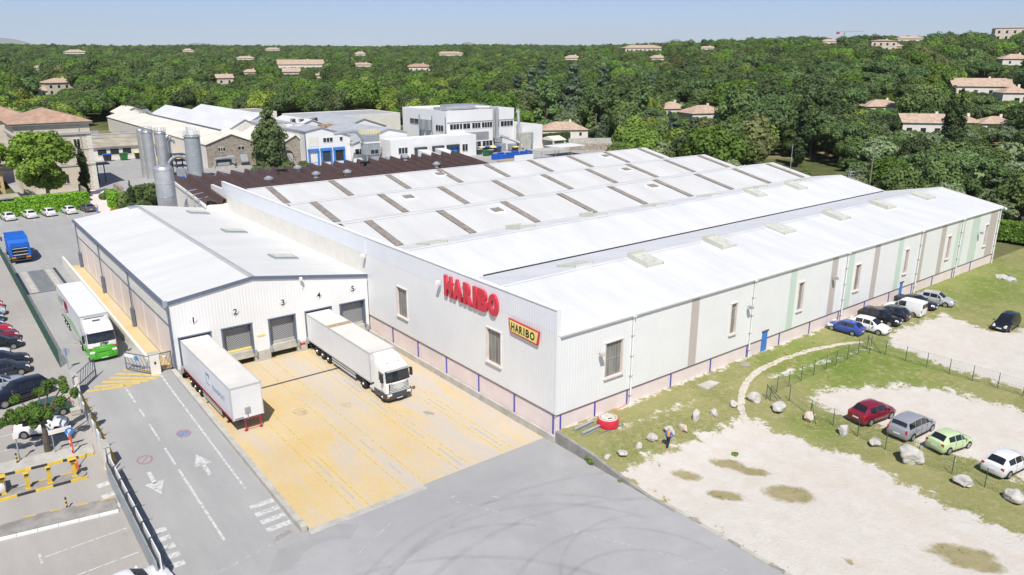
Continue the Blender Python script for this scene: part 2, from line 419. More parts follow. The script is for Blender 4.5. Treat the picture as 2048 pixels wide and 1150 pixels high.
# loading bay lines
for x in (18.95, 19.95): mark('bay_line', [strip((x, 69.5), (x, 41.4), .09)], 'line_yellow', loading)
for x in (22.95, 24.45, 27.35, 28.4, 31.55, 32.5): mark('bay_line', [strip((x, 70.5), (x, 41.4), .09)], 'line_yellow', loading)
for x, ysq in ((19.5, ((49.5, 46.2), (44.6, 42.6))), (23.7, ((50, 47.6), (45.4, 43.4))), (27.9, ((65.2, 63.2), (61.5, 58), (56, 53), (50.5, 47), (45, 41.8))), (32.0, ((60, 57), (53, 50.2), (46.4, 42.2)))):
    for a, b_ in ysq: mark('centre_dash', [strip((x, a), (x, b_), .2)], 'line_faint', loading)
mark('drain_grating', [strip((16.2, 64.4), (31.8, 64.4), .34)], 'concrete_dark', loading); mark('drain_slot', [strip((16.2, 64.4), (31.8, 64.4), .2)], 'near_black', loading, dz=.008)
for k, (x, y, r) in enumerate(((22.0, 57.5, .8), (25.6, 56.4, .6), (30.5, 50.5, .5), (29.6, 60.9, .8))):
    mark('oil_stain', [[(x+r*.7*math.cos(t)*(1+.25*math.sin(3*t+k)), y+r*1.2*math.sin(t)*(1+.2*math.cos(2*t+k))) for t in [i*math.pi/9 for i in range(18)]]], 'oil_stain', loading, dz=.006+.001*(k % 2))
def arc(cx, cy, r, a0, a1, w, parent, m='tyre_mark', dz=.004, z=-1.206, n=28):
    pts = [(cx+r*math.cos(R(a0+(a1-a0)*i/n)), cy+r*math.sin(R(a0+(a1-a0)*i/n))) for i in range(n+1)]
    mb = MB()
    for i in range(n):
        (xa, ya), (xb, yb) = pts[i], pts[i+1]
        f = lambda x, y, s: (cx+(x-cx)*(1+s*w/2/r), cy+(y-cy)*(1+s*w/2/r), z+dz)
        mb.quad(f(xa, ya, -1), f(xb, yb, -1), f(xb, yb, 1), f(xa, ya, 1))
    return mb.build('tyre_mark', m, parent)
for k, a in enumerate(((23.5, 25.0, 10.8, 20, 185, .35), (23.3, 24.6, 12.4, 35, 175, .3), (27.2, 23.2, 7.2, 5, 165, .3), (27.6, 22.8, 5.0, 15, 200, .28), (21.6, 27.6, 7.6, 40, 190, .3), (30.2, 24.2, 6.0, 60, 190, .25), (25.5, 17, 16.5, 48, 125, .4), (26.5, 16, 20.5, 62, 118, .35), (13, 20, 15.5, 18, 95, .35))):
    arc(*a, front_yard, dz=.004+.0012*k)
for s in (strip((17.0, 37.0), (20.4, 38.7), .12), strip((16.2, 35.9), (17.5, 36.6), .1), strip((29.6, 36.5), (30.5, 36.8), .16), strip((32.6, 35.2), (33.3, 35.0), .18), strip((24.6, 38.5), (25.2, 38.6), .2), strip((27, 37.0), (27.5, 36.6), .25)):
    mark('worn_paint', [s], 'line_faint', front_yard, z=-1.206, dz=.016)
for a, b_ in (((24.5, 38.6), (33.5, 22.0)),): mark('asphalt_joint', [strip(a, b_, .09)], 'line_faint', front_yard, z=-1.206, dz=.018)
arc(15.5, 37.2, 3.0, 40, 160, 1.6, front_yard, dz=.0165)
# pale concrete kerb along the near edge of the loading yard
o = MB().box(15.5, 24.2, 40.62, 41.2, -1.4, -1.165, .02).build('loading_kerb', 'concrete'); tag(o, 'long pale concrete kerb along the near edge of the yellow loading yard', 'kerb')
# low wall between the sloping road and the sunken loading yard
mb = MB().prism([(41.0, -1.5), (70.7, -1.5), (70.7, .16), (41.9, -.72), (41.5, -.62), (41.0, -.72)], 15.02, 15.42, 'x')
rw = mb.build('retaining_wall', 'concrete'); tag(rw, 'long low whitish concrete wall between the grey road and the yellow loading yard', 'wall')
# retaining wall beside the grass corner
mb = MB().prism([(40.0, -1.5), (40.0, -.18), (36.0, -.38), (33.2, -.80), (30.5, -1.11), (28.0, -1.185), (28.0, -1.5)], 35.62, 35.88, 'x')
tag(mb.build('retaining_wall', 'concrete_dark'), 'stained grey concrete retaining wall holding the grass at the building corner', 'wall')
kb = thing('kerb_line', 'flush line of worn grey kerbstones between asphalt yard and white gravel', 'kerb', (36, 22, -1.2))
for k in range(26):
    y1 = 33.1 - k*1.02
    MB().box(35.86, 36.16, y1-1.0, y1, -1.4, -1.19+.012*((k*7) % 3), .02).build('kerbstone', 'concrete' if k % 3 else 'concrete_dark', kb, world=True)

# ---- the field right of the buildings: grass, bare earth, gravel, trodden path
DIRT = [[(35.80,33.24,-0.81), (38.78,33.46,-0.79), (41.66,33.26,-0.81), (44.93,33.25,-0.81), (47.93,33.10,-0.83), (50.01,33.06,-0.84), (50.96,32.84,-0.86), (50.78,30.79,-1.07), (51.52,28.97,-1.18), (51.34,26.68,-1.20), (52.15,24.68,-1.20), (52.15,22.34,-1.20), (51.10,19.30,-1.20), (51.09,16.95,-1.20), (51.03,14.44,-1.20), (50.80,10.96,-1.20), (60, 0, 0), (60, -20, 0), (36, -20, 0)],
        [(58.75,31.83,-0.97), (61.16,32.06,-0.91), (63.86,30.22,-0.76), (66.68,27.98,-0.60), (68.66,24.52,-0.50), (69.17,21.46,-0.47), (69.27,16.29,-0.47), (56.23,9.89,-1.13), (57.97,14.88,-1.06), (58.78,17.24,-1.03), (57.91,19.87,-1.07), (57.80,22.44,-1.07), (58.08,25.38,-1.06), (57.56,28.11,-1.08), (57.90,30.59,-1.07)],
        [(74.66,33.32,-0.27), (79.51,34.67,-0.25), (85.60,34.40,-0.25), (89.53,33.95,-0.25), (88.69,31.99,-0.25), (87.05,28.78,-0.25), (90.70,26.32,-0.25), (94.14,16.26,-0.25), (73.02,11.35,-0.31), (73.13,20.24,-0.31), (73.67,23.20,-0.30), (73.48,26.59,-0.30), (74.26,30.22,-0.28)]]
TRACK = [(50.04,32.68,-0.88), (51.27,33.93,-0.73), (52.66,34.99,-0.61), (55.04,36.40,-0.45), (58.23,37.48,-0.36), (62.72,37.77,-0.34), (67.48,37.46,-0.36), (71.45,36.49,-0.37), (73.64,35.27,-0.30)]
PATHS = [([(39.76,37.29,-0.37), (43.37,37.13,-0.39), (49.12,37.16,-0.38)], .5, .42), ([(58.81,35.98,-0.50), (66.51,35.23,-0.58), (72.81,34.03,-0.32)], .3, .5), ([(60.11,52.25,-0.25), (35.77,40.11,-0.25)], .01, 0)]
DAMP = [((39.87,30.40,-1.10), 1.15, .62), ((40.10,27.10,-1.20), 1.25, .62), ((43.72,24.43,-1.20), 1.75, 1.1), ((43.68,29.52,-1.16), 1.35, .7), ((44.27,27.87,-1.20), 1.3, .6), ((46.16,14.28,-1.20), 2.0, .9), ((45.70,13.24,-1.20), 1.6, .7), ((40.04,18.02,-1.20), .6, .3)]
GREEN = [((68.88,29.53,-0.49), 6, 1), ((62.42,33.31,-0.81), 5, 1), ((66.05,39.97,-0.25), 7, 1), ((53.41,28.80,-1.19), 3, .8), ((105.49,38.92,-0.25), 16, .9), ((71.97,30.58,-0.35), 5, .8), ((43.72,35.83,-0.51), 3, -.5), ((52.58,35.04,-0.60), 4, -.4), ((80.68,26.79,-0.25), 5, .5), ((58.16,34.75,-0.64), 4, -.4)]
def inside(P, x, y):
    c = False; j = len(P)-1
    for i in range(len(P)):
        if (P[i][1] > y) != (P[j][1] > y) and x < (P[j][0]-P[i][0])*(y-P[i][1])/(P[j][1]-P[i][1])+P[i][0]: c = not c
        j = i
    return c
def sdist(P, x, y):
    d = 1e9
    for a, b_ in zip(P, P[1:]+P[:1]):
        dx, dy = b_[0]-a[0], b_[1]-a[1]; t = cl(((x-a[0])*dx+(y-a[1])*dy)/(dx*dx+dy*dy+1e-9)); d = min(d, math.hypot(x-a[0]-t*dx, y-a[1]-t*dy))
    return d if inside(P, x, y) else -d
def ldist(P, x, y):
    d = 1e9
    for a, b_ in zip(P[:-1], P[1:]):
        dx, dy = b_[0]-a[0], b_[1]-a[1]; t = cl(((x-a[0])*dx+(y-a[1])*dy)/(dx*dx+dy*dy+1e-9)); d = min(d, math.hypot(x-a[0]-t*dx, y-a[1]-t*dy))
    return d
fx = [35.84] + [36 + .5*i for i in range(130)] + [101 + 1.5*i for i in range(40)] + [163 + 8*i for i in range(8)]
fyv = [-14 + 2*i for i in range(12)] + [10 + .5*i for i in range(62)]
def field_vals(x, y):
    s = max(sdist(P, x, y) for P in DIRT); s = max(-3., min(3., s)); bare = .5 + s/4.2
    for P, w_, k in PATHS:
        if k: d = ldist(P, x, y); bare = max(bare, k*(1.02 - max(0, d-w_)*1.9))
    if y > 39.0: bare = max(bare, .30+.25*(y-39.0)/1.2) if x < 95 else bare
    damp = 0.
    for c, rx, ry in DAMP:
        dx = x-c[0]; dy = y-c[1]; u = dx*.62-dy*.78; v = dx*.78+dy*.62
        damp = max(damp, 1.35 - math.hypot(v/ry/1.05, u/rx/1.05)*.85)
    gr = .28
    for c, r, k in GREEN: gr += k*.6*math.exp(-((x-c[0])**2+(y-c[1])**2)/(2*(r*.6)**2))
    return cl(bare), cl(gr), cl(damp)
mb = MB(); k = len(fx); vals = []
rr = random.Random(5)
for y in fyv:
    for x in fx:
        a = field_vals(x, y); vals.append(a); z = zg(min(x, 140), min(y, 40.4))
        if a[0] < .45 and ldist(TRACK, x, y) > .9: z += .05*rr.random()
        z -= .05*a[2]*a[0]
        mb.v.append((x, y, z))
mb.f = [(j*k+i, j*k+i+1, (j+1)*k+i+1, (j+1)*k+i) for j in range(len(fyv)-1) for i in range(k-1)]
m, n, l, b = nodes_of('field'); co = objco(n, l)
at = n.new('ShaderNodeAttribute'); at.attribute_name = 'cover'; sp = n.new('ShaderNodeSeparateColor'); l.new(at.outputs['Color'], sp.inputs[0])
n1 = noise(n, l, co, .8, 8, .72, .3); n2 = noise(n, l, co, .16, 5); n3 = noise(n, l, co, 5., 6, .75)
grass = mix(n, l, ramp(n, l, mth(n, l, 'ADD', mth(n, l, 'MULTIPLY', sp.outputs[1], .9), mth(n, l, 'SUBTRACT', n1, .55)), .15, .75), (.33, .30, .14), (.19, .26, .05))
grass = mix(n, l, ramp(n, l, n3, .35, .7), grass, mix(n, l, ramp(n, l, n2, .4, .6), (.11, .165, .032), (.27, .275, .11)))
grass = mix(n, l, ramp(n, l, noise(n, l, co, 1.7, 6, .7), .52, .66, 0., .75), grass, (.40, .335, .20))
earth = mix(n, l, ramp(n, l, n1, .35, .65), (.575, .525, .46), (.63, .60, .555))
earth = mix(n, l, ramp(n, l, noise(n, l, objco(n, l, (1, .35, 1)), .3, 6), .5, .72, 0., .35), earth, (.57, .49, .40))
earth = mix(n, l, ramp(n, l, n3, .6, .75, 0., .35), earth, (.5, .45, .39))
dampc = mix(n, l, ramp(n, l, n1, .4, .66), (.37, .315, .18), (.27, .25, .13))
dampc = mix(n, l, ramp(n, l, noise(n, l, co, 2.6, 5, .7), .62, .68), dampc, (.06, .09, .03))
e2 = mix(n, l, ramp(n, l, mth(n, l, 'ADD', sp.outputs[2], mth(n, l, 'MULTIPLY', mth(n, l, 'SUBTRACT', n1, .5), 1.1)), .42, .70), earth, dampc)
fac = ramp(n, l, mth(n, l, 'ADD', sp.outputs[0], mth(n, l, 'MULTIPLY', mth(n, l, 'SUBTRACT', mth(n, l, 'ADD', mth(n, l, 'MULTIPLY', n1, .75), mth(n, l, 'MULTIPLY', n3, .25)), .5), 2.0)), .46, .56)
l.new(mix(n, l, fac, grass, e2), b.inputs['Base Color']); b.inputs['Roughness'].default_value = .95; b.inputs['Specular IOR Level'].default_value = .12
bumpn(n, l, mth(n, l, 'ADD', n3, mth(n, l, 'MULTIPLY', n1, 1.5)), .5, b, .12)
fo = struct('grass_field', mb, 'field', smooth=80)
ca = fo.data.color_attributes.new('cover', 'FLOAT_COLOR', 'POINT')
ca.data.foreach_set('color', np.array([(a, b_, c, 1) for a, b_, c in vals], dtype=np.float32).ravel())

# trodden path: a narrow ragged ribbon of bare earth lying on the field
pt_ = []
for a, b_ in zip(TRACK[:-1], TRACK[1:]):
    k = max(1, int(math.dist(a[:2], b_[:2])/.35)); pt_ += [(a[0]+(b_[0]-a[0])*i/k, a[1]+(b_[1]-a[1])*i/k) for i in range(k)]
pt_.append(TRACK[-1][:2])
for _ in range(6): pt_ = [pt_[0]] + [((pt_[i-1][0]+2*pt_[i][0]+pt_[i+1][0])/4, (pt_[i-1][1]+2*pt_[i][1]+pt_[i+1][1])/4) for i in range(1, len(pt_)-1)] + [pt_[-1]]
rr = random.Random(3); mb = MB(); L1 = []; 
for i, p in enumerate(pt_):
    q = pt_[min(i+1, len(pt_)-1)]; o_ = pt_[max(i-1, 0)]; d = Vector((q[0]-o_[0], q[1]-o_[1], 0)).normalized(); s_ = Vector((-d.y, d.x, 0)); wl, wr = .27+rr.uniform(-.07, .1), .27+rr.uniform(-.07, .1)
    L1.append([(p[0]+s_.x*k_, p[1]+s_.y*k_, zg(p[0]+s_.x*k_, p[1]+s_.y*k_)+dz) for k_, dz in ((wl, .012), (0, .02), (-wr, .012))])
for a, b_ in zip(L1[:-1], L1[1:]):
    for j in (0, 1): mb.quad(a[j], b_[j], b_[j+1], a[j+1])
mat('path_earth', (.58, .53, .45), .95, .12, 2.5, bump=.3, spec=.1)
struct('path', mb, 'path_earth')
# grass tufts: too many to count
mats_g = mat('tuft', (.24, .27, .07), .9, .3, .6, col2=(.38, .33, .15), spec=.1)
rr = random.Random(11); mb = MB(); cnt = 0
while cnt < 4200:
    x = rr.uniform(36.3, 36.3+75*rr.random()**.8); y = rr.uniform(14, 39.9)
    a = field_vals(x, y) if cnt >= 0 else None
    if a[0] + rr.gauss(0, .12) > .47:
        if not (a[2] > .6 and rr.random() < .02): cnt += .2; continue
    z = zg(x, y); s = rr.uniform(.05, .14)*(1.5 if a[1] > .6 else 1); t = rr.uniform(0, 6.28)
    for q in range(3):
        tt = t + q*2.1; dx, dy = math.cos(tt)*s, math.sin(tt)*s; ex, ey = -math.sin(tt)*s*.7, math.cos(tt)*s*.7
        mb.add([(x-ex, y-ey, z-.02), (x+ex, y+ey, z-.02), (x+dx*.8, y+dy*.8, z+s*.45)], [(0, 1, 2)])
    cnt += 1
o = mb.build('grass_tufts', 'tuft', kind='stuff', fix=False); tag(o, 'short tufts of dry and green grass over the field', 'grass')

# ================================================================== MAIN WAREHOUSE
def rib_wall(mb, u0, u1, z0, z1, at, axis, out, pitch=.3, depth=.009, holes=(), ph=0.):
    """trapezoid-ribbed sheet in the plane axis=at ('x' or 'y'), facing out (+1/-1); z0/z1 may be functions of u"""
    f = lambda v, u: v(u) if callable(v) else v
    us = {round(u0, 4), round(u1, 4)}
    k = math.floor((u0-ph)/pitch)
    while ph + k*pitch < u1:
        for q in (0., .12, .55, .67):
            u = ph + (k+q)*pitch
            if u0 < u < u1: us.add(round(u, 4))
        k += 1
    for h in holes:
        for u in h[:2]:
            if u0 < u < u1: us.add(round(u, 4))
    us = sorted(us)
    def dep(u):
        t = ((u-ph)/pitch) % 1
        if t < .12: return depth*t/.12
        if t < .55: return depth
        if t < .67: return depth*(1-(t-.55)/.12)
        return 0.
    P = lambda u, z: (u, at+out*dep(u), z) if axis == 'y' else (at+out*dep(u), u, z)
    for a, b in zip(us[:-1], us[1:]):
        mid = (a+b)/2; cuts = sorted((h[2], h[3]) for h in holes if h[0] <= mid <= h[1])
        za, zb = f(z0, a), f(z0, b); segs = []
        for c0, c1 in cuts: segs.append((za, zb, c0, c0)); za = zb = c1
        segs.append((za, zb, f(z1, a), f(z1, b)))
        for s in segs: mb.quad(P(a, s[0]), P(b, s[1]), P(b, s[3]), P(a, s[2]))
    return mb
X0, Y0, X1 = 35.68, 40.11, 118.35
WH = thing('warehouse', 'huge white ribbed warehouse with pale multi-gabled roof and red letters on its side', 'warehouse', (X0, Y0, 0))
# --- long facade
holes = [(40.94, 42.83, 2.86, 5.88), (57.38, 58.18, 2.86, 5.88), (68.58, 69.41, 2.86, 5.86), (79.76, 80.72, 2.86, 5.86), (91.26, 91.97, 2.85, 5.82), (102.62, 103.4, 2.83, 5.8), (114.18, 114.95, 2.8, 5.77), (62.86, 63.78, .9, 1.86), (91.05, 91.75, .9, 1.76)]
stripes = [('taupe', 51.54, 52.6), ('mint', 66.92, 68.05), ('taupe', 74.66, 75.85), ('mint', 78.0, 79.25), ('taupe', 83.67, 84.85), ('mint', 89.26, 90.45), ('taupe', 95.05, 96.15), ('taupe', 100.47, 101.75), ('mint', 105.05, 106.0), ('mint', 106.4, 107.45), ('mint', 109.6, 112.0), ('taupe', 115.3, 117.8)]
u = X0
for m_, a, b in stripes + [(None, X1, X1)]:
    if a - u > .01: rib_wall(MB(), u, a, 1.1, 7.72, Y0, 'y', -1, holes=holes).build('cladding', 'white_clad', WH, world=True, fix=False)
    if m_: rib_wall(MB(), a, b, 1.1, 7.72, Y0, 'y', -1, holes=holes).build('cladding_stripe', m_, WH, world=True, fix=False)
    u = b
def window(parent, axis, at, out, u0, u1, z0, z1, nx, nz, pane='poly_glass', fr='sill', depth=.12):
    "recessed glazed opening with frame, sill and bars"
    def bx(mb, a, b, d0, d1, c, d, bv=0):
        lo, hi = sorted((at+out*d0, at+out*d1))
        return mb.box(a, b, lo, hi, c, d, bv) if axis == 'y' else mb.box(lo, hi, a, b, c, d, bv)
    w_ = bx(MB(), u0-.02, u1+.02, -depth-.02, -depth, z0-.02, z1+.02).build('window', pane, parent, world=True)
    w_['_w'] = parent['_w']
    f = MB(); bx(f, u0-.1, u0, -depth, .09, z0-.05, z1+.05); bx(f, u1, u1+.1, -depth, .09, z0-.05, z1+.05); bx(f, u0-.14, u1+.14, -depth, .12, z1, z1+.1)
    f.build('window_frame', fr, w_, world=True)
    bx(MB(), u0-.16, u1+.16, -depth, .2, z0-.12, z0).build('window_sill', fr, w_, world=True)
    bars = MB()
    for i in range(1, nx): c = u0+(u1-u0)*i/nx; bx(bars, c-.02, c+.02, -depth, -depth+.03, z0, z1)
    for i in range(1, nz): c = z0+(z1-z0)*i/nz; bx(bars, u0, u1, -depth, -depth+.034, c-.025, c+.025)
    if nx > 1 or nz > 1: bars.build('window_bars', 'zinc', w_, world=True)
    return w_
for i, h in enumerate(holes[:7]): window(WH, 'y', Y0, -1, *h, 6 if i == 0 else 3, 2)
for d in ((62.86, 63.78, 1.86), (91.05, 91.75, 1.76)):
    do = MB().box(d[0], d[1], Y0-.03, Y0+.05, -.3, d[2], .01).build('door', 'blue_door', WH, world=True); do['_w'] = WH['_w']
    MB().box(d[0]-.1, d[1]+.1, Y0-.12, Y0+.02, d[2], d[2]+.09).build('door_canopy', 'brown_trim', do, world=True)
    MB().box(d[1]-.16, d[1]-.1, Y0-.08, Y0-.03, .72, .86).build('door_handle', 'zinc', do, world=True)
# base wall, trim, blue posts
us = [X0, 62.86, 63.78, 91.05, 91.75, X1]
for a, b in ((us[0], us[1]), (us[2], us[3]), (us[4], us[5])):
    MB().box(a+.05, b, Y0+.02, Y0+.3, -1.3, 1.06).build('base_wall', 'pink', WH, world=True)
    MB().box(a, b, Y0-.055, Y0+.06, 1.04, 1.11).build('base_trim', 'brown_trim', WH, world=True)
for x in (36.2, 39.95, 43.72, 49.3, 54.88, 60.48, 65.95, 71.5, 77.2, 82.85, 88.55, 94.3, 99.8, 105.6, 111.2):
    MB().box(x-.06, x+.06, Y0-.05, Y0+.03, -.6, 1.04).build('blue_post', 'blue_post', WH, world=True)
# gutter, downpipes
mb = MB(); mb.prism([(Y0-.22, 7.62), (Y0+.03, 7.62), (Y0+.03, 7.86), (Y0-.2, 7.86), (Y0-.26, 7.78)], X0+.3, X1, 'x'); mb.build('gutter', 'white_clad', WH, world=True)
for x in (43.98, 60.65, 77.6, 94.8, 106.22, 118.2):
    dp = MB().cyl((x, Y0-.16, -.35), (x, Y0-.16, 7.66), .075, n=10)
    dp.box(x-.17, x+.17, Y0-.34, Y0-.02, 7.55, 7.95, .02); dp.cyl((x, Y0-.16, -.35), (x+.02, Y0-.38, -.45), .085, n=8)
    d_ = dp.build('downpipe', 'white_paint', WH, world=True, smooth=True); d_['_w'] = WH['_w']
    for z in (.5, 2.3, 4.1, 5.9): MB().box(x-.12, x+.12, Y0-.25, Y0-.03, z, z+.05).build('pipe_bracket', 'zinc', d_, world=True)
# --- lettered end facade
hz = [(62.49, 64.33, 2.88, 5.9), (47.12, 49.0, 2.9, 5.93)]
for a, b in ((Y0, 55.4), (55.4, 70.8)): rib_wall(MB(), a, b, 1.15, 7.9, X0, 'x', -1, holes=hz).build('cladding', 'white_clad', WH, world=True, fix=False)
for a, b in ((Y0, 55.4), (55.4, 70.8)): rib_wall(MB(), a, b, 7.9, 9.78, X0-.012, 'x', -1).build('parapet_cladding', 'white_parapet', WH, world=True, fix=False)
MB().box(X0-.03, X0+.02, 70.8, 117.1, 5.0, 7.9).build('upper_wall', 'stucco_white', WH, world=True)
MB().box(X0-.04, X0+.02, 70.8, 117.1, 7.9, 9.78).build('parapet_cladding', 'white_parapet', WH, world=True)
for h in hz: window(WH, 'x', X0, -1, *h, 4, 1)
MB().box(X0+.03, X0+.3, Y0+.08, 70.8, -1.3, 1.1).build('base_wall', 'pink', WH, world=True)
MB().box(X0-.055, X0+.06, Y0-.05, 70.8, 1.09, 1.16).build('base_trim', 'brown_trim', WH, world=True)
MB().box(X0-.22, X0+.01, 40.0, 70.8, -1.3, -.58, .03).build('plinth', 'concrete', WH, world=True)
for y in (40.35, 45.3, 50.4, 55.6, 60.7, 65.7): MB().box(X0-.05, X0+.03, y-.06, y+.06, -.58, 1.09).build('blue_post', 'blue_post', WH, world=True)
# parapet back, cap and return
MB().box(X0+.03, X0+.32, Y0+.03, 117.1, 7.0, 9.76).build('parapet', 'white_clad', WH, world=True)
MB().box(X0-.08, X0+.38, Y0-.05, 117.15, 9.76, 9.86, .02).build('parapet_cap', 'white_clad', WH, world=True)
MB().box(X0-.04, X0+.34, Y0-.045, Y0+.03, 7.72, 9.755).build('corner_trim', 'white_clad', WH, world=True)
MB().box(X0-.045, X0+.06, Y0-.05, Y0+.06, 1.0, 7.72).build('corner_trim', 'white_clad', WH, world=True)
MB().box(X0-.03, X0+.3, 117.2, 122.6, 3, 8.7).build('low_parapet', 'white_clad', WH, world=True)
# body walls that close the volume
MB().box(X0+.35, X1-.05, Y0+.35, 114.9, -.4, 7.5).build('inner_wall', 'white_clad', WH, world=True)
# --- roofs
PROF = [(40.0, 7.80), (48.7, 9.43), (56.9, 7.70), (64.6, 9.35), (69.4, 8.50), (77.0, 10.08), (84.5, 8.55), (91.9, 10.03), (100.1, 8.55), (107.2, 9.96), (115.0, 8.5)]
for i, ((ya, za), (yb, zb)) in enumerate(zip(PROF[:-1], PROF[1:])):
    shed = i >= 4; mb = MB(); x = X0+.3
    if shed:
        pt = .34; us = []
        while x < X1+.1: us += [(x, 0.), (x+.2, 0.), (x+.23, .016), (x+.31, .016)]; x += pt
    else:
        us = []
        while x < X1+.1: us += [(x, 0.), (x+.96, 0.), (x+.98, .006), (x+1.02, .006)]; x += 1.04
    us[-1] = (X1+.15, 0.)
    for (a, da), (b, db) in zip(us[:-1], us[1:]):
        if b > a: mb.quad((a, ya, za+da), (b, ya, za+db), (b, yb, zb+db), (a, yb, zb+da))
    mb.build('roof', 'roof_shed' if shed else 'roof_white', WH, world=True, fix=False)
    # gable end closing under the slope
    MB().prism([(ya, 6), (yb, 6), (yb, zb-.02), (ya, za-.02)], X1-.02, X1+.04, 'x').build('gable_wall', 'white_clad', WH, world=True)
    MB().prism([(ya, za-.1), (yb, zb-.1), (yb, zb+.05), (ya, za+.05)], X1+.15, X1+.24, 'x').build('verge_trim', 'sill', WH, world=True)
for y, z in ((48.7, 9.445), (64.6, 9.365), (77.0, 10.1), (91.9, 10.05), (107.2, 9.98)):
    MB().prism([(y-.28, z-.03), (y, z+.03), (y+.28, z-.03), (y, z-.02)], X0+.35, X1+.16, 'x').build('ridge_cap', 'roof_white', WH, world=True)
for y, z, w_ in ((84.5, 8.56, .16), (100.1, 8.56, .14), (69.4, 8.51, .14)):
    MB().box(X0+.35, X1+.1, y-w_, y+w_, z, z+.05).build('valley_gutter', 'roof_shed', WH, world=True)
MB().box(41.0, X1+.05, 56.72, 56.98, 7.72, 7.80).build('valley_gutter', 'near_black', WH, world=True)
# translucent strips and smoke hatches on the three shed roofs
for (ya, za), (yb, zb) in (((69.55, 8.55), (76.75, 10.05)), ((84.7, 8.6), (91.65, 10.0)), ((100.3, 8.6), (106.95, 9.93))):
    for k in range(9):
        x = 39.1 + 9.67*k; mb = MB(); wv = 1.0; n_ = 12
        for q in range(n_):
            a = x-.5+wv*q/n_; b = a+wv/n_; da, db = (.05, .09) if q % 2 else (.09, .05)
            mb.quad((a, ya, za+da), (b, ya, za+db), (b, yb, zb+db), (a, yb, zb+da))
        mb.build('rooflight_strip', 'strip_brown', WH, world=True, fix=False)
def sloped_box(mb, x, y, wx, wy, h, z, s):
    "box on a slope dz/dy=s, sides vertical"
    P = []
    for dz in (-.1, h):
        for dx, dy in ((-1, -1), (1, -1), (1, 1), (-1, 1)): P.append((x+dx*wx/2, y+dy*wy/2, z+s*dy*wy/2+dz))
    return mb.add(P, [(3,2,1,0),(4,5,6,7),(0,1,5,4),(1,2,6,5),(2,3,7,6),(3,0,4,7)])
def rz_(y): return float(np.interp(y, [p[0] for p in PROF], [p[1] for p in PROF]))
for x, y in ((55.8, 74.4), (84.7, 74.6), (51.9, 89.3), (94.4, 89.3), (66.9, 104.7), (104.8, 104.7)):
    s = (rz_(y+.5)-rz_(y-.5)); hd = sloped_box(MB(), x, y, 2.0, 1.5, .12, rz_(y), s).build('smoke_hatch', 'white_clad', WH, world=True); hd['_w'] = WH['_w']
    sloped_box(MB(), x, y, 1.45, 1.1, .2, rz_(y), s).build('hatch_lid', 'strip_brown', hd, world=True)
def skylight(x, y, opened):
    s = (rz_(y+.4)-rz_(y-.4))/.8; z = rz_(y)
    cb = sloped_box(MB(), x, y, 2.3, 2.5, .16, z, s).build('skylight', 'zinc', WH, world=True); cb['_w'] = WH['_w']
    mb = MB(); n_ = 10; wx, wy = 2.3, 2.5
    for q in range(n_):
        a = x-wx/2+wx*q/n_; b = a+wx/n_; da, db = (.17, .215) if q % 2 else (.215, .17)
        mb.quad((a, y-wy/2, z+da-s*wy/2), (b, y-wy/2, z+db-s*wy/2), (b, y+wy/2, z+db+s*wy/2), (a, y+wy/2, z+da+s*wy/2))
    mb.build('skylight_pane', 'skylight_pane', cb, world=True, fix=False)
    fr = MB()
    for dx in (-wx/2, wx/2): sloped_box(fr, x+dx, y, .08, wy+.08, .24, z, s)
    for dy in (-wy/2, wy/2): sloped_box(fr, x, y+dy, wx, .08, .24, z+s*dy, s)
    fr.build('skylight_frame', 'skylight_frame', cb, world=True)
    if opened:
        w2 = MB(); sloped_box(w2, x-wx/2-.02, y, .06, wy+.1, .5, z, s); sloped_box(w2, x, y+wy/2+.03, wx, .06, .5, z+s*wy/2, s); w2.build('wind_screen', 'skylight_frame', cb, world=True)
for x, y, op in ((47.4, 50.9, 0), (53.35, 47.4, 1), (64.7, 47.4, 1), (75.75, 47.4, 0), (87.6, 47.4, 1), (99.0, 47.4, 1), (110.2, 47.35, 0), (41.3, 66.6, 0), (53.4, 66.7, 1), (65.0, 66.7, 1), (76.0, 66.6, 0), (87.6, 66.7, 0), (98.6, 66.6, 0), (110, 66.6, 0), (94.0, 63.4, 1), (104.1, 63.3, 1)): skylight(x, y, op)
# ladder hoop behind the roof
lh = MB()
for x in (118.75, 119.35): lh.tube([(x, 63.0, 2), (x, 63.0, 10.5), (x-.5, 63.0, 10.6)], .03)
for z in np.arange(7.6, 10.5, .5): lh.tube([(118.75, 63, z), (118.8, 62.2, z), (119.3, 62.2, z), (119.35, 63, z)], .025); lh.cyl((118.75, 63, z-.2), (119.35, 63, z-.2), .02, n=5)
lh.build('roof_ladder', 'steel', WH, world=True)
lm = MB().tube([(116.18,72.00,9.12), (116.16,72.00,13.90)], .04); lm.build('lightning_rod', 'zinc', WH, world=True)
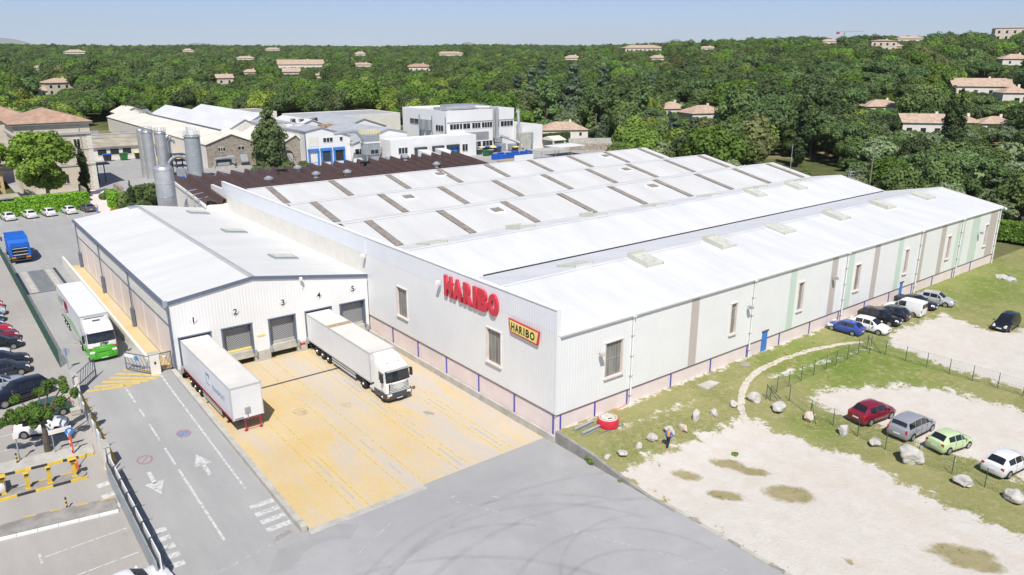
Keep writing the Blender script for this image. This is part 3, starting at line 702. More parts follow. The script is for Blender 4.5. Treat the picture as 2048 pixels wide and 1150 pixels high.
# wall lamps and cameras on the facades
def wall_lamp(x, y, z, out, label, m_='grey_metal'):
    t = thing('wall_lamp', label, 'lamp', (x, y, z)); d = Vector(out)
    e = Vector((-d.y, d.x, 0))
    a = MB().cyl((0, 0, 0), tuple(d*.32), .035, n=8); a.build('bracket', 'zinc', t)
    hd = MB(); c = d*.42
    pts = [c+d*(.16*i)+e*(.2*j)+Vector((0, 0, k)) for k in (-.14, .12) for i, j in ((-1, -1), (1, -1), (1, 1), (-1, 1))]
    pts = [p + d*(.06 if p.z < 0 else -.03) for p in pts]
    hd.add(pts, [(3,2,1,0),(4,5,6,7),(0,1,5,4),(1,2,6,5),(2,3,7,6),(3,0,4,7)]); hd.build('lamp_head', m_, t)
    q = [p + Vector((0, 0, -.004)) for p in pts[:4]]; MB().quad(*q).build('lamp_glass', 'lamp_clear', t)
wall_lamp(40.18, Y0-.05, 5.3, (0, -1, 0), 'small reddish floodlight on the long wall near its front corner', 'taupe')
wall_lamp(59.82, Y0-.05, 5.2, (0, -1, 0), 'grey floodlight beside the narrow window above the first blue door')
wall_lamp(74.95, Y0-.05, 5.36, (0, -1, 0), 'grey floodlight fixed on the taupe stripe behind the parked cars')
wall_lamp(111.84, Y0-.05, 5.1, (0, -1, 0), 'floodlight on the wide mint stripe at the far end of the long wall')
wall_lamp(118.5, Y0-.1, 7.6, (.8, -.6, 0), 'white camera sticking out at the far top corner of the long wall', 'white_paint')
wall_lamp(X0-.05, 55.95, 8.35, (-1, 0, 0), 'tiny grey camera left of the big red letters', 'white_paint')
wall_lamp(X0-.05, 70.6, 7.9, (-1, 0, 0), 'tiny camera high where the dock roof meets the warehouse wall', 'white_paint')

# ---- red letters and the small yellow name panel
sg = thing('wall_sign', 'big red raised letters reading HARIBO high on the white end wall', 'sign', (X0-.12, 51.4, 8.2))
spans = [('H', 55.35, 54.1), ('A', 54.0, 52.5), ('R', 52.3, 51.0), ('I', 50.85, 50.3), ('B', 50.15, 48.75), ('O', 48.6, 47.3)]
for ch, ya, yb in spans:
    me = text_mesh(ch, 2.2, extrude=.08, offset=.15 if ch != 'I' else .14, bevel=.03, res=5)
    vx = [v.co.x for v in me.vertices]; vy = [v.co.y for v in me.vertices]; sx = (ya-yb)/(max(vx)-min(vx)); sy = 1.95/(max(vy)-min(vy))
    cx = (max(vx)+min(vx))/2; cy = (max(vy)+min(vy))/2; cyw = (ya+yb)/2
    for v in me.vertices:
        a, b_, c = (v.co.x-cx)*sx, (v.co.y-cy)*sy, v.co.z
        v.co = Vector((-c-.02, (cyw-51.4) - a, b_ + .0))
    me.name = 'letter'; me.flip_normals() if False else None
    link('letter', me, 'red_sign', sg)
sb = MB()
for ya, yb in ((55.2, 53.2), (53, 51.2), (51, 49.2), (49, 47.5)): sb.box(-.0, .07, ya-51.4-.3, yb-51.4+.3, -.5, -.44); sb.box(.0, .07, ya-51.4-.3, yb-51.4+.3, .44, .5)
sb.build('sign_rail', 'zinc', sg)
pn = thing('name_panel', 'yellow panel with red border and black word HARIBO near the building corner', 'sign', (X0-.1, 43.9, 7.15))
def skew(pts, x0, x1):
    return [(x0, a, b) for a, b in pts], [(x1, a, b) for a, b in pts]
def slab(pts, x0, x1, name, m_, par):
    A, B = skew(pts, x0, x1); k = len(pts); MB().add(A+B, [tuple(range(k)), tuple(range(k, 2*k))[::-1]] + [(i, (i+1) % k, k+(i+1) % k, k+i) for i in range(k)]).build(name, m_, par)
slab([(1.95, .55), (1.72, -.62), (-1.78, -.78), (-2.0, .42)], -.02, -.1, 'border', 'red_sign', pn)
slab([(1.78, .42), (1.58, -.5), (-1.62, -.64), (-1.82, .3)], -.1, -.125, 'panel', 'yellow_sign', pn)
for i, ch in enumerate('HARIBO'):
    me = text_mesh(ch, 1.0, extrude=.01, offset=.022)
    vx = [v.co.x for v in me.vertices]; vy = [v.co.y for v in me.vertices]; sy = .66/(max(vy)-min(vy)); cx = (max(vx)+min(vx))/2; cy = (max(vy)+min(vy))/2
    c_ = [1.32, .80, .28, -.12, -.55, -1.15][i]; wd = [.42, .46, .42, .12, .42, .56][i]; sx = wd/(max(vx)-min(vx))
    for v in me.vertices: v.co = Vector((-.14-v.co.z*.5, c_-(v.co.x-cx)*sx, (v.co.y-cy)*sy - .1 + c_*.035))
    me.name = 'letter'; link('letter', me, 'black', pn)

# ================================================================== LOADING DOCK HALL
DK = thing('loading_dock', 'lower white loading hall with slate roof edge and five numbered truck bays', 'warehouse', (15.5, 70.8, 0))
YD = 70.8
bays = [(16.06, 18.97), (20.0, 22.9), (24.6, 27.33), (28.45, 31.3), (32.3, 35.16)]
topz = lambda x: float(np.interp(x, [15.5, 23.4, 35.68], [6.5, 7.5, 5.6]))
rib_wall(MB(), 15.5, 35.62, -.1, topz, YD, 'y', -1, holes=[(a, b, -.1, 2.93) for a, b in bays], pitch=.3).build('cladding', 'white_clad', DK, world=True, fix=False)
# split at the ridge so the top edge follows the gable
m, n, l, b = nodes_of('mesh_shutter'); co = objco(n, l)
wv1 = n.new('ShaderNodeTexWave'); wv1.inputs['Scale'].default_value = 2.6; wv1.bands_direction = 'DIAGONAL'; l.new(co, wv1.inputs['Vector'])
mp_ = n.new('ShaderNodeMapping'); mp_.inputs['Scale'].default_value = (-1, 1, 1); l.new(co, mp_.inputs[0])
wv2 = n.new('ShaderNodeTexWave'); wv2.inputs['Scale'].default_value = 2.6; wv2.bands_direction = 'DIAGONAL'; l.new(mp_.outputs[0], wv2.inputs['Vector'])
l.new(mix(n, l, ramp(n, l, mth(n, l, 'MULTIPLY', wv1.outputs[1], wv2.outputs[1]), .12, .55), (.33, .34, .345), (.06, .062, .068)), b.inputs['Base Color']); b.inputs['Roughness'].default_value = .5
for i, (a, b_) in enumerate(bays):
    occupied = i in (0, 3)
    by = MB(); by.box(a-.06, a+.10, YD-.05, YD+1.2, -.1, 2.95); by.box(b_-.10, b_+.06, YD-.05, YD+1.2, -.1, 2.95); by.box(a-.08, b_+.08, YD-.07, YD+1.2, 2.9, 3.02)
    fr = by.build('bay_frame', 'slate_trim', DK, world=True); fr['_w'] = DK['_w']
    if not occupied:
        MB().box(a+.10, b_-.10, YD+.5, YD+.56, .42, 2.9).build('shutter', 'mesh_shutter', fr, world=True)
        MB().box(a+.10, b_-.10, YD+.42, YD+.5, .22, .42).build('shutter_rail', 'yellow_sign' if i == 1 else 'concrete', fr, world=True)
        rd = MB().box(a+.1, b_-.1, YD+.36, YD+.5, 2.66, 2.9); rd.build('shutter_drum', 'dark_metal', fr, world=True)
    else:
        MB().box(a+.10, b_-.10, YD+1.1, YD+1.18, .2, 2.9).build('dark_interior', 'near_black', fr, world=True)  # near-black sheet paints the unlit depth of the hall behind an open bay
    MB().box(a-.02, b_+.02, YD+.02, YD+1.15, -.58, .19, .02).build('dock_leveller', 'concrete', DK, world=True)
    for x in (a-.12, b_+.02):
        if i in (0,) and x < a: pass
        MB().box(x-.02, x+.16, YD-.36, YD-.02, -.42, .22, .02).build('bumper', 'skylight_blue', DK, world=True)
piers = [(15.5, 15.98)] + [(bays[i][1]+.04, bays[i+1][0]-.04) for i in range(4)] + [(35.2, 35.62)]
for a, b_ in piers: MB().box(a, b_, YD-.03, YD+1.7, -1.35, -.1, .02).build('dock_pier', 'concrete', DK, world=True)
MB().box(15.5, 35.6, YD+1.62, YD+1.7, -1.35, .2).build('dock_pit_wall', 'near_black', DK, world=True)  # near-black colour stands for the shade in the recess below the bays
# plates with bay numbers
for i, x in enumerate((17.52, 21.41, 26.16, 29.99, 33.82)):
    pl = MB().prism([(x-.0, 4.02), (x+.42, 4.45), (x+.1, 4.92), (x-.34, 4.5)], YD-.075, YD-.05, 'y').build('number_plate', 'white_paint', DK, world=True); pl['_w'] = DK['_w']
    me = text_mesh(str(i+1), .8, extrude=.006, offset=.015)
    for v in me.vertices: v.co = Vector((x-15.5+v.co.x+.05, -.085-v.co.z*.3, 4.42+v.co.y))
    me.name = 'numeral'; link('numeral', me, 'black', pl)
tag_ = MB().box(23.35, 24.1, YD-.06, YD-.04, 1.42, 1.6); tag_.build('notice', 'yellow_sign', DK, world=True)
MB().box(27.55, 28.2, YD-.05, YD-.035, -.52, -.3).build('notice', 'red_sign', DK, world=True)
# left wall: peach panels under a white band
ys_ = [70.8 + 46.4*i/9 for i in range(10)]
for a, b_ in zip(ys_[:-1], ys_[1:]):
    MB().box(15.5, 15.62, a+.05, b_-.05, 0, 4.35).build('wall_panel', 'peach', DK, world=True)
    MB().box(15.47, 15.62, b_-.05, b_+.05, 0, 4.35).build('panel_joint', 'cream_wall', DK, world=True)
MB().box(15.42, 15.62, 70.85, 117.2, 4.42, 6.3).build('wall_band', 'stucco_white', DK, world=True)
MB().box(15.36, 15.6, 70.85, 117.2, 4.35, 4.42).build('band_trim', 'slate_trim', DK, world=True)
MB().box(15.44, 15.6, 70.85, 117.2, 0, .12).build('wall_foot', 'grey_metal', DK, world=True)
MB().box(15.5, 35.6, 117.1, 117.2, 0, 5.5).build('rear_wall', 'cream_wall', DK, world=True)
MB().box(15.62, 35.5, 72.6, 73.0, -1.2, 5.4).build('inner_wall', 'near_black', DK, world=True)  # coloured near-black to paint in the darkness inside the hall
# roof
for side, (xa, za, xb, zb) in enumerate(((15.35, 6.58, 23.4, 7.63), (23.4, 7.63, 35.64, 5.7))):
    mb = MB(); y = YD-.05; us = []
    while y < 117.2: us += [(y, 0.), (y+.40, 0.), (y+.43, .007), (y+.5, .007)]; y += .53
    us[-1] = (117.3, 0.)
    for (a, da), (b_, db) in zip(us[:-1], us[1:]):
        if b_ > a: mb.quad((xa, a, za+da), (xb, a, zb+da), (xb, b_, zb+db), (xa, b_, zb if False else za+db))
    mb.build('roof', 'roof_dock', DK, world=True, fix=False)
    d_ = -1 if side == 0 else 1
    MB().prism([(xa, za-.3), (xb, zb-.3), (xb, zb+.04), (xa, za+.04)], YD-.14, YD-.06, 'y').build('verge_trim', 'slate_trim', DK, world=True)
    MB().prism([(xa, za-.25), (xb, zb-.25), (xb, zb-.02), (xa, za-.02)], 117.2, 117.3, 'y').build('verge_trim', 'slate_trim', DK, world=True)
MB().prism([(23.1, 7.60), (23.4, 7.68), (23.75, 7.60), (23.4, 7.64)], YD, 117.3, 'y').build('ridge_cap', 'ridge_grey', DK, world=True)
MB().box(15.12, 15.40, 70.75, 117.3, 6.3, 6.56).build('gutter', 'slate_trim', DK, world=True)
MB().box(15.08, 15.5, 70.6, 70.75, 6.15, 6.75).build('gutter_box', 'skylight_blue', DK, world=True)
MB().cyl((15.44, 70.66, -.0), (15.44, 70.66, 6.3), .09, n=8).build('downpipe', 'slate_trim', DK, world=True)
for y in (85.9, 101.3, 116.4):
    MB().box(15.12, 15.42, y-.28, y+.28, 0, 2.1, .02).build('pipe_guard', 'slate_trim', DK, world=True)
    MB().cyl((15.3, y, 2.1), (15.3, y, 6.3), .06, n=8).build('downpipe', 'slate_trim', DK, world=True)
def dock_sky(x, y):
    s = (5.7-7.63)/12.24; z = 7.63 + (x-23.4)*s; P = []
    for dz in (-.05, .2):
        for dx, dy in ((-1, -1), (1, -1), (1, 1), (-1, 1)): P.append((x+dx*1.35, y+dy*1.15, z+s*dx*1.35+dz))
    cb = MB().add(P, [(3,2,1,0),(4,5,6,7),(0,1,5,4),(1,2,6,5),(2,3,7,6),(3,0,4,7)]).build('skylight', 'skylight_blue', DK, world=True); cb['_w'] = DK['_w']
    mb = MB()
    for q in range(8):
        a = y-1.0+.25*q; da, db = (.21, .25) if q % 2 else (.25, .21)
        mb.quad((x-1.2, a, z-s*1.2+da), (x+1.2, a, z+s*1.2+da), (x+1.2, a+.25, z+s*1.2+db), (x-1.2, a+.25, z-s*1.2+db))
    mb.build('skylight_pane', 'skylight_pane', cb, world=True, fix=False)
for x, y in ((30.2, 111.4), (30.2, 96.3), (30.1, 79.8)): dock_sky(x, y)
rv = MB().box(22.2, 23.3, 115.2, 116.6, 7.3, 7.75, .03); rv.build('roof_box', 'zinc', DK, world=True)
t = thing('wall_lamp', 'white floodlight on the dock gable between bays three and four', 'lamp', (28.1, YD-.05, 6.5))
MB().cyl((0, 0, 0), (.02, -.3, .1), .04, n=8).build('bracket', 'white_paint', t); MB().box(-.12, .16, -.5, -.24, -.05, .3, .03).build('lamp_head', 'white_paint', t); MB().cyl((.1, -.06, -.1), (.25, -.06, -.95), .05, n=6).build('cable_duct', 'white_paint', t)
# yellow service strip and white boundary wall beside the hall
struct('yellow_strip', MB().quad((13.75, 71.4, .012), (15.5, 71.4, .012), (15.5, 118, .012), (13.75, 118, .012)), 'yellow_yard')
wl = MB().box(13.45, 13.72, 71.6, 119.6, -.2, 1.15, .02).build('boundary_wall', 'cream_wall'); tag(wl, 'long low off-white wall along the yellow strip left of the loading hall', 'wall')
# ---- gates
def bar_gate(name, label, base, tip, z0, h, n_, parent_mat='slate_trim', slant=.35):
    p = Vector((base[0], base[1], z0)); q = Vector((tip[0], tip[1], z0)); t = thing(name, label, 'gate', tuple(p)); d = q-p; up = Vector((0, 0, 1))
    F = MB(); r = .05
    for a, b_ in ((d*0+up*.08, d*0+up*h), (d+up*.08, d+up*h), (up*.1, d+up*.1), (up*h, d+up*h), (up*h*.38, d+up*h*.38)): F.cyl(a, b_, r, n=6)
    F.build('gate_frame', parent_mat, t)
    for i in range(n_):
        u = (i+.7)/n_; a = d*u+up*h*.38; b_ = d*min(1, u+slant*.45)+up*h*min(1, .38+.62*(min(1, u+slant*.45)-u)/(slant*.45))
        MB().cyl(a, b_, .025, n=5).build('gate_bar', parent_mat, t)
    for i in range(n_+3):
        u = (i+.5)/(n_+3); MB().cyl(d*u+up*.1, d*min(1, u+.04)+up*h*.38, .02, n=5).build('gate_bar', parent_mat, t)
    return t
gl = bar_gate('yard_gate', 'dark slatted gate leaf standing open left of the green lorry', (7.5, 70.75), (9.3, 73.6), 0, 1.75, 7)
gr = bar_gate('yard_gate', 'dark slatted gate leaf with white and blue notices, right of the lorry', (13.4, 70.95), (11.85, 73.5), 0, 1.75, 7)
d = Vector((11.85-13.4, 73.5-70.95, 0)); o3 = Vector((-.05, -.05, 0))
nt_ = MB().quad(d*.62+o3+Vector((0,0,1.35)), d*.99+o3+Vector((0,0,1.35)), d*.99+o3+Vector((0,0,1.7)), d*.62+o3+Vector((0,0,1.7))); nt_.build('notice', 'white_paint', gr)
c0 = d*.5+o3+Vector((0,0,1.4)); e_ = d.normalized()
disc = MB(); disc.add([c0+e_*(.24*math.cos(a))+Vector((0,0,.24*math.sin(a))) for a in [i*math.pi/8 for i in range(16)]], [tuple(range(16))]); disc.build('round_notice', 'blue_door', gr)
pg = thing('pedestrian_gate', 'narrow dark barred gate between the cream pillar and the dock corner', 'gate', (14.3, 71.2, 0))
F = MB()
for a, b_ in (((0, 0, .05), (0, 0, 1.8)), ((1.0, 0, .05), (1.0, 0, 1.8)), ((0, 0, .12), (1.0, 0, .12)), ((0, 0, 1.75), (1.0, 0, 1.75))): F.cyl(a, b_, .045, n=6)
F.build('gate_frame', 'dark_metal', pg)
for i in range(7): MB().cyl((.12+.127*i, 0, .12), (.12+.127*i, 0, 1.75), .02, n=5).build('gate_bar', 'dark_metal', pg)
MB().box(.15, .5, -.04, -.02, 1.3, 1.5).build('notice', 'white_paint', pg)
for (x, y, wx, wy, h, lb) in ((13.8, 71.1, .85, .6, 1.9, 'cream gate pillar with a small dark box beside the pedestrian gate'), (7.25, 70.6, .45, 1.1, 1.75, 'cream gate pillar carrying the left gate leaf')):
    t = thing('gate_pillar', lb, 'pillar', (x, y, 0)); MB().box(-wx/2, wx/2, -wy/2, wy/2, -.3, h, .02).build('shaft', 'cream_wall', t); MB().box(-wx/2-.04, wx/2+.04, -wy/2-.04, wy/2+.04, h, h+.08, .02).build('cap', 'concrete', t)
    if x > 10: MB().box(-.08, .08, -wy/2-.03, -wy/2, .95, 1.2).build('intercom', 'dark_metal', t)
# ---- left wall with yellow footing, hoarding and posts
lw = thing('hoarding_wall', 'white panelled wall with dark posts and a yellow footing along the road', 'wall', (7.2, 64, -.3))
prev = None
for k in range(7):
    ya = 70.0 - k*1.85; yb = ya - 1.85; z = zg(7, (ya+yb)/2)
    MB().box(7.02, 7.12, yb+.04, ya-.04, z-.3, z+1.15).build('panel', 'white_paint' if k % 2 else 'stucco_white', lw, world=True)
    MB().box(6.98, 7.08, ya-.05, ya+.05, z-.3, z+1.75).build('post', 'grey_metal', lw, world=True)
    MB().cyl((7.03, ya, z+1.75), (7.28, ya, z+2.0), .025, n=5).build('post_arm', 'dark_metal', lw, world=True)
mb = MB().prism([(7.15, -.9), (7.75, -.9), (7.6, 0.05), (7.15, .14)], 57.0, 70.0, 'y')
for i, v in enumerate(mb.v): mb.v[i] = (v[0], v[1], v[2] + zg(7, v[1]))
mb.build('footing', 'yellow_paint', lw, world=True)
t = thing('gate_pillar', 'tall pale concrete post ending the white hoarding above the yellow footing', 'pillar', (6.95, 57.0, -.56)); MB().box(-.2, .2, -.9, .4, -.2, 1.7, .03).build('shaft', 'cream_wall', t); MB().box(-.24, .24, -.94, .44, 1.7, 1.78, .02).build('cap', 'concrete', t)
# ---- barrier fence near the bottom: blue-grey sliding gate with white hoarding on top
bf = thing('sliding_gate', 'blue-grey sheet sliding gate topped by white hoarding, bottom left', 'gate', (6.8, 48, -.9))
for k in range(7):
    ya = 54.6-k*1.9; yb = ya-1.9; z = zg(6.5, (ya+yb)/2)
    MB().box(6.52, 6.6, yb+.02, ya-.02, z+.05, z+1.5).build('panel', 'grey_metal', bf, world=True)
    MB().box(6.78, 6.84, yb+.02, ya-.02, z+.4, z+1.95).build('hoarding', 'white_paint', bf, world=True)
    MB().cyl((6.7, ya, z), (6.7, ya, z+2.0), .05, n=6).build('post', 'dark_metal', bf, world=True)
    MB().cyl((6.7, ya, z+2.0), (7.0, ya, z+2.15), .03, n=5).build('post_arm', 'dark_metal', bf, world=True)
    for q in range(9):
        y = ya-.1-q*.2; MB().box(6.6, 6.68, y-.05, y, z+1.5, z+1.7).build('tooth', 'dark_metal', bf, world=True)
wl = MB()
wl.prism([(6.85, -1.2), (7.2, -1.2), (7.2, .35), (6.85, .35)], 40.5, 55.4, 'y')
for i, v in enumerate(wl.v): wl.v[i] = (v[0], v[1], v[2]+zg(7, v[1]))
tag(wl.build('boundary_wall', 'concrete'), 'low concrete wall under the white hoarding at the bottom left', 'wall')
MB()
# ---- green mesh fence along the road
gf = thing('mesh_fence', 'long dark green wire mesh fence between the car park and the road', 'fence', (7.05, 78, 0))
for k in range(28):
    y = 78+k*2.0
    MB().cyl((7.05, y, 0), (7.05, y, 1.9), .035, n=6).build('post', 'fence_green', gf, world=True)
wm = MB()
for k in range(270):
    y = 78+k*.2; wm.box(7.04, 7.06, y-.013, y+.013, .04, 1.8)
for k in range(10): wm.box(7.038, 7.062, 78, 132, .05+k*.19, .076+k*.19)
wm.build('wire_mesh', 'fence_green', gf, world=True, kind='stuff', fix=False)

# ================================================================== CARS
CAR = {}
def car_profile(kind):
    # stations rear->front: x, zlo, zbelt, ztop, half-lower, half-belt, half-top
    if kind == 'hatch':
        L, xs = 4.05, [(-2.02,.38,.70,.76,.66,.66,.55),(-1.94,.24,.92,.98,.80,.76,.62),(-1.78,.22,.96,1.04,.84,.79,.63),(-1.28,.20,.95,1.42,.86,.80,.55),(-.6,.19,.93,1.48,.87,.82,.57),(.15,.19,.91,1.46,.87,.82,.57),(.32,.19,.905,1.42,.87,.82,.57),(1.02,.19,.89,.97,.87,.81,.66),(1.55,.21,.80,.88,.85,.78,.60),(1.88,.24,.66,.74,.78,.72,.50),(2.02,.34,.50,.58,.66,.62,.42)]
        g = dict(rear=(-1.74,-1.30), front=(.36,.98), side=[(-1.22,-.52),(-.44,.28),], ends=(-1.28,.62), wb=(-1.22,1.24), r=.31)
    elif kind == 'estate':
        L, xs = 4.5, [(-2.25,.38,.72,.80,.70,.68,.56),(-2.18,.24,.95,1.02,.82,.78,.64),(-2.06,.22,.98,1.08,.86,.80,.65),(-1.66,.20,.97,1.45,.88,.82,.57),(-.8,.19,.95,1.53,.89,.83,.59),(.10,.19,.93,1.50,.89,.83,.59),(.28,.19,.925,1.46,.89,.83,.58),(1.08,.19,.91,.99,.89,.82,.68),(1.7,.21,.82,.90,.87,.79,.62),(2.1,.24,.68,.76,.80,.73,.52),(2.25,.34,.52,.60,.68,.64,.44)]
        g = dict(rear=(-2.03,-1.68), front=(.32,1.04), side=[(-1.62,-1.0),(-.93,-.35),(-.28,.24)], ends=(-1.66,.6), wb=(-1.38,1.38), r=.32)
    elif kind == 'suv':
        L, xs = 4.75, [(-2.37,.42,.80,.88,.74,.72,.60),(-2.30,.30,1.04,1.12,.88,.82,.68),(-2.18,.28,1.08,1.18,.92,.85,.70),(-1.86,.27,1.07,1.62,.94,.86,.60),(-.9,.26,1.05,1.72,.95,.87,.63),(.05,.26,1.03,1.70,.95,.87,.63),(.22,.26,1.02,1.66,.95,.87,.62),(.98,.26,1.01,1.10,.95,.87,.74),(1.75,.28,.94,1.03,.93,.85,.68),(2.22,.32,.80,.90,.86,.78,.58),(2.37,.42,.62,.72,.74,.70,.50)]
        g = dict(rear=(-2.15,-1.88), front=(.26,.94), side=[(-1.80,-1.12),(-1.05,-.38),(-.30,.2)], ends=(-1.86,.5), wb=(-1.45,1.45), r=.37)
    elif kind == 'mpv':
        L, xs = 4.55, [(-2.27,.40,.74,.82,.72,.70,.58),(-2.2,.26,1.0,1.06,.84,.80,.68),(-2.1,.24,1.04,1.12,.88,.82,.69),(-1.95,.22,1.03,1.62,.90,.83,.64),(-.9,.21,1.01,1.72,.91,.84,.66),(.05,.21,.99,1.68,.91,.84,.65),(.25,.21,.985,1.62,.91,.84,.64),(1.42,.21,.96,1.04,.91,.82,.66),(1.82,.23,.84,.93,.87,.79,.60),(2.15,.26,.70,.78,.80,.74,.52),(2.27,.36,.54,.62,.68,.64,.44)]
        g = dict(rear=(-2.07,-1.97), front=(.30,1.38), side=[(-1.88,-1.1),(-1.02,-.25),(-.17,.5)], ends=(-1.95,.95), wb=(-1.35,1.45), r=.32)
    elif kind == 'van':
        L, xs = 4.3, [(-2.15,.42,.74,.84,.74,.74,.70),(-2.12,.28,1.0,1.72,.84,.82,.74),(-2.08,.24,1.08,1.80,.88,.86,.76),(-1.6,.22,1.08,1.84,.90,.87,.76),(-.6,.21,1.06,1.85,.90,.87,.75),(.12,.21,1.04,1.82,.90,.87,.72),(.28,.21,1.03,1.76,.90,.86,.70),(1.12,.21,1.0,1.10,.90,.84,.70),(1.62,.23,.88,.98,.87,.80,.62),(2.02,.26,.72,.82,.80,.74,.54),(2.15,.36,.55,.64,.68,.66,.46)]
        g = dict(rear=(-2.14,-2.13), front=(.33,1.08), side=[(-.38,.42)], ends=(-2.08,.62), wb=(-1.3,1.35), r=.32)
    else:  # sedan
        L, xs = 4.4, [(-2.2,.40,.70,.76,.68,.66,.56),(-2.12,.26,.86,.92,.82,.76,.62),(-1.9,.22,.92,.98,.85,.79,.65),(-1.45,.20,.93,1.0,.87,.80,.66),(-.80,.19,.93,1.36,.87,.81,.56),(-.1,.19,.91,1.42,.87,.82,.57),(.22,.19,.90,1.38,.87,.82,.56),(1.0,.19,.88,.95,.87,.80,.66),(1.65,.21,.80,.86,.85,.78,.60),(2.06,.24,.66,.72,.78,.72,.50),(2.2,.34,.50,.58,.66,.62,.42)]
        g = dict(rear=(-1.40,-.84), front=(.26,.96), side=[(-1.1,-.42),(-.34,.3)], ends=(-.95,.55), wb=(-1.3,1.32), r=.31)
    return L, xs, g
def car_meshes(kind):
    if kind in CAR: return CAR[kind]
    L, S, g = car_profile(kind); A = np.array(S)
    X = A[:, 0]
    def st(x): return [float(np.interp(x, X, A[:, i])) for i in range(1, 7)]
    def sec(x):
        zl, zb, zt, wl, wb, wt = st(x); zm = zl+.5*(zb-zl)
        return [(wl*.90, zl), (wl*.985, zl+.12), (wl*1.005, zm), (wl*.99, zb-.10), (wb, zb), (wt+(wb-wt)*.06, zt-.045), (wt*.86, zt-.008), (wt*.45, zt+.015), (0, zt+.02)]
    xs = []
    for a, b_ in zip(X[:-1], X[1:]):
        k = max(1, int((b_-a)/.22)); xs += [a+(b_-a)*i/k for i in range(k)]
    xs.append(X[-1]); mb = MB(); m_ = 0
    for x in xs:
        h = sec(x); ring_ = [(x, y, z) for y, z in h] + [(x, -y, z) for y, z in h[-2::-1]]; m_ = len(ring_); mb.v += ring_
    for i in range(len(xs)-1):
        for j in range(m_-1): mb.f.append((i*m_+j, (i+1)*m_+j, (i+1)*m_+j+1, i*m_+j+1))
        mb.f.append((i*m_+m_-1, (i+1)*m_+m_-1, (i+1)*m_, i*m_))
    mb.f.append(tuple(range(m_))[::-1]); mb.f.append(tuple(range((len(xs)-1)*m_, len(xs)*m_)))
    out = {}
    def keep(name, mbx, smooth=True):
        o = mbx.build(name, 'white_paint', smooth=smooth); me = o.data; bpy.data.objects.remove(o); me.materials.clear(); return me
    out['body'] = keep('body', mb, 42)
    def side_pt(x, t, s):
        zl, zb, zt, wl, wb, wt = st(x); w1 = wt+(wb-wt)*.06
        return (x, s*(wb+(w1-wb)*t+.012), zb+(zt-.045-zb)*t+.002)
    def side_glass(xa, xb, s):
        mbx = MB(); n_ = 5; e0, e1 = g['ends']
        for i in range(n_):
            u0 = xa+(xb-xa)*i/n_; u1 = xa+(xb-xa)*(i+1)/n_
            def top(x):
                zl, zb, zt, *_ = st(x); return .88 if zt-zb > .35 else max(.12, .88*(zt-zb-.1)/.3)
            mbx.quad(side_pt(u0, .10, s), side_pt(u1, .10, s), side_pt(u1, top(u1), s), side_pt(u0, top(u0), s))
        return mbx
    out['side'] = [[keep('side_window', side_glass(a, b_, s)) for a, b_ in g['side']] for s in (1, -1)]
    if kind != 'van' or True:
        a, b_ = g['ends'][1], g['front'][1]-.08
        out['quarter'] = [keep('quarter_window', side_glass(max(g['side'][-1][1]+.06, .3), b_-.12, s)) for s in (1, -1)]
    def top_glass(xa, xb, marg=.9):
        mbx = MB(); n_ = 3; prof = [-1, -.9, -.45, 0, .45, .9, 1]
        def pt(x, q):
            zl, zb, zt, wl, wb, wt = st(x); yy = q*wt*marg
            return (x, yy, zt+.03-.02*abs(q)**2-(.012 if abs(q) > .8 else 0))
        for i in range(n_):
            u0 = xa+(xb-xa)*i/n_; u1 = xa+(xb-xa)*(i+1)/n_
            for p, q in zip(prof[:-1], prof[1:]): mbx.quad(pt(u0, p), pt(u1, p), pt(u1, q), pt(u0, q))
        return mbx
    out['windscreen'] = keep('windscreen', top_glass(*g['front']))
    if kind == 'van':
        zz = st(-2.12); mbx = MB()
        for s in (-1, 1): mbx.box(-2.165, -2.13, s*.06, s*.66, 1.12, 1.62, .01)
        out['rear'] = keep('rear_window', mbx, False)
    else: out['rear'] = keep('rear_window', top_glass(*g['rear']))
    # wheels
    r = g['r']; ty = MB(); pr = [(-.11, r*.62), (-.11, r*.93), (-.07, r), (.07, r), (.11, r*.93), (.11, r*.62)]; n_ = 20
    for y, q in pr:
        for i in range(n_): ty.v.append((q*math.cos(2*math.pi*i/n_), y, q*math.sin(2*math.pi*i/n_)))
    for j in range(len(pr)-1):
        for i in range(n_): ty.f.append((j*n_+i, j*n_+(i+1) % n_, (j+1)*n_+(i+1) % n_, (j+1)*n_+i))
    ty.f.append(tuple(range(n_))); ty.f.append(tuple(range((len(pr)-1)*n_, len(pr)*n_)))
    out['tyre'] = keep('wheel', ty)
    rm = MB(); rm.cyl((0, .095, 0), (0, .118, 0), r*.22, n=10)
    for i in range(7):
        a = 2*math.pi*i/7; c, s = math.cos(a), math.sin(a); w_ = .045
        rm.add([(c*r*.1-s*w_, .112, s*r*.1+c*w_), (c*r*.1+s*w_, .112, s*r*.1-c*w_), (c*r*.62+s*w_, .116, s*r*.62-c*w_), (c*r*.62-s*w_, .116, s*r*.62+c*w_)], [(0, 1, 2, 3)])
    for i in range(20):
        a0, a1 = 2*math.pi*i/20, 2*math.pi*(i+1)/20
        rm.quad((r*.56*math.cos(a0), .117, r*.56*math.sin(a0)), (r*.56*math.cos(a1), .117, r*.56*math.sin(a1)), (r*.68*math.cos(a1), .113, r*.68*math.sin(a1)), (r*.68*math.cos(a0), .113, r*.68*math.sin(a0)))
    out['rim'] = keep('rim', rm, False)
    ar = MB(); n_ = 18
    for i in range(n_):
        a0, a1 = math.pi*(i/n_*1.2-.1), math.pi*((i+1)/n_*1.2-.1)
        ar.quad((0, 0, 0), (r*1.17*math.cos(a0), 0, r*1.17*math.sin(a0)), (r*1.17*math.cos(a1), 0, r*1.17*math.sin(a1)))
    out['arch'] = keep('wheel_arch', ar, False)
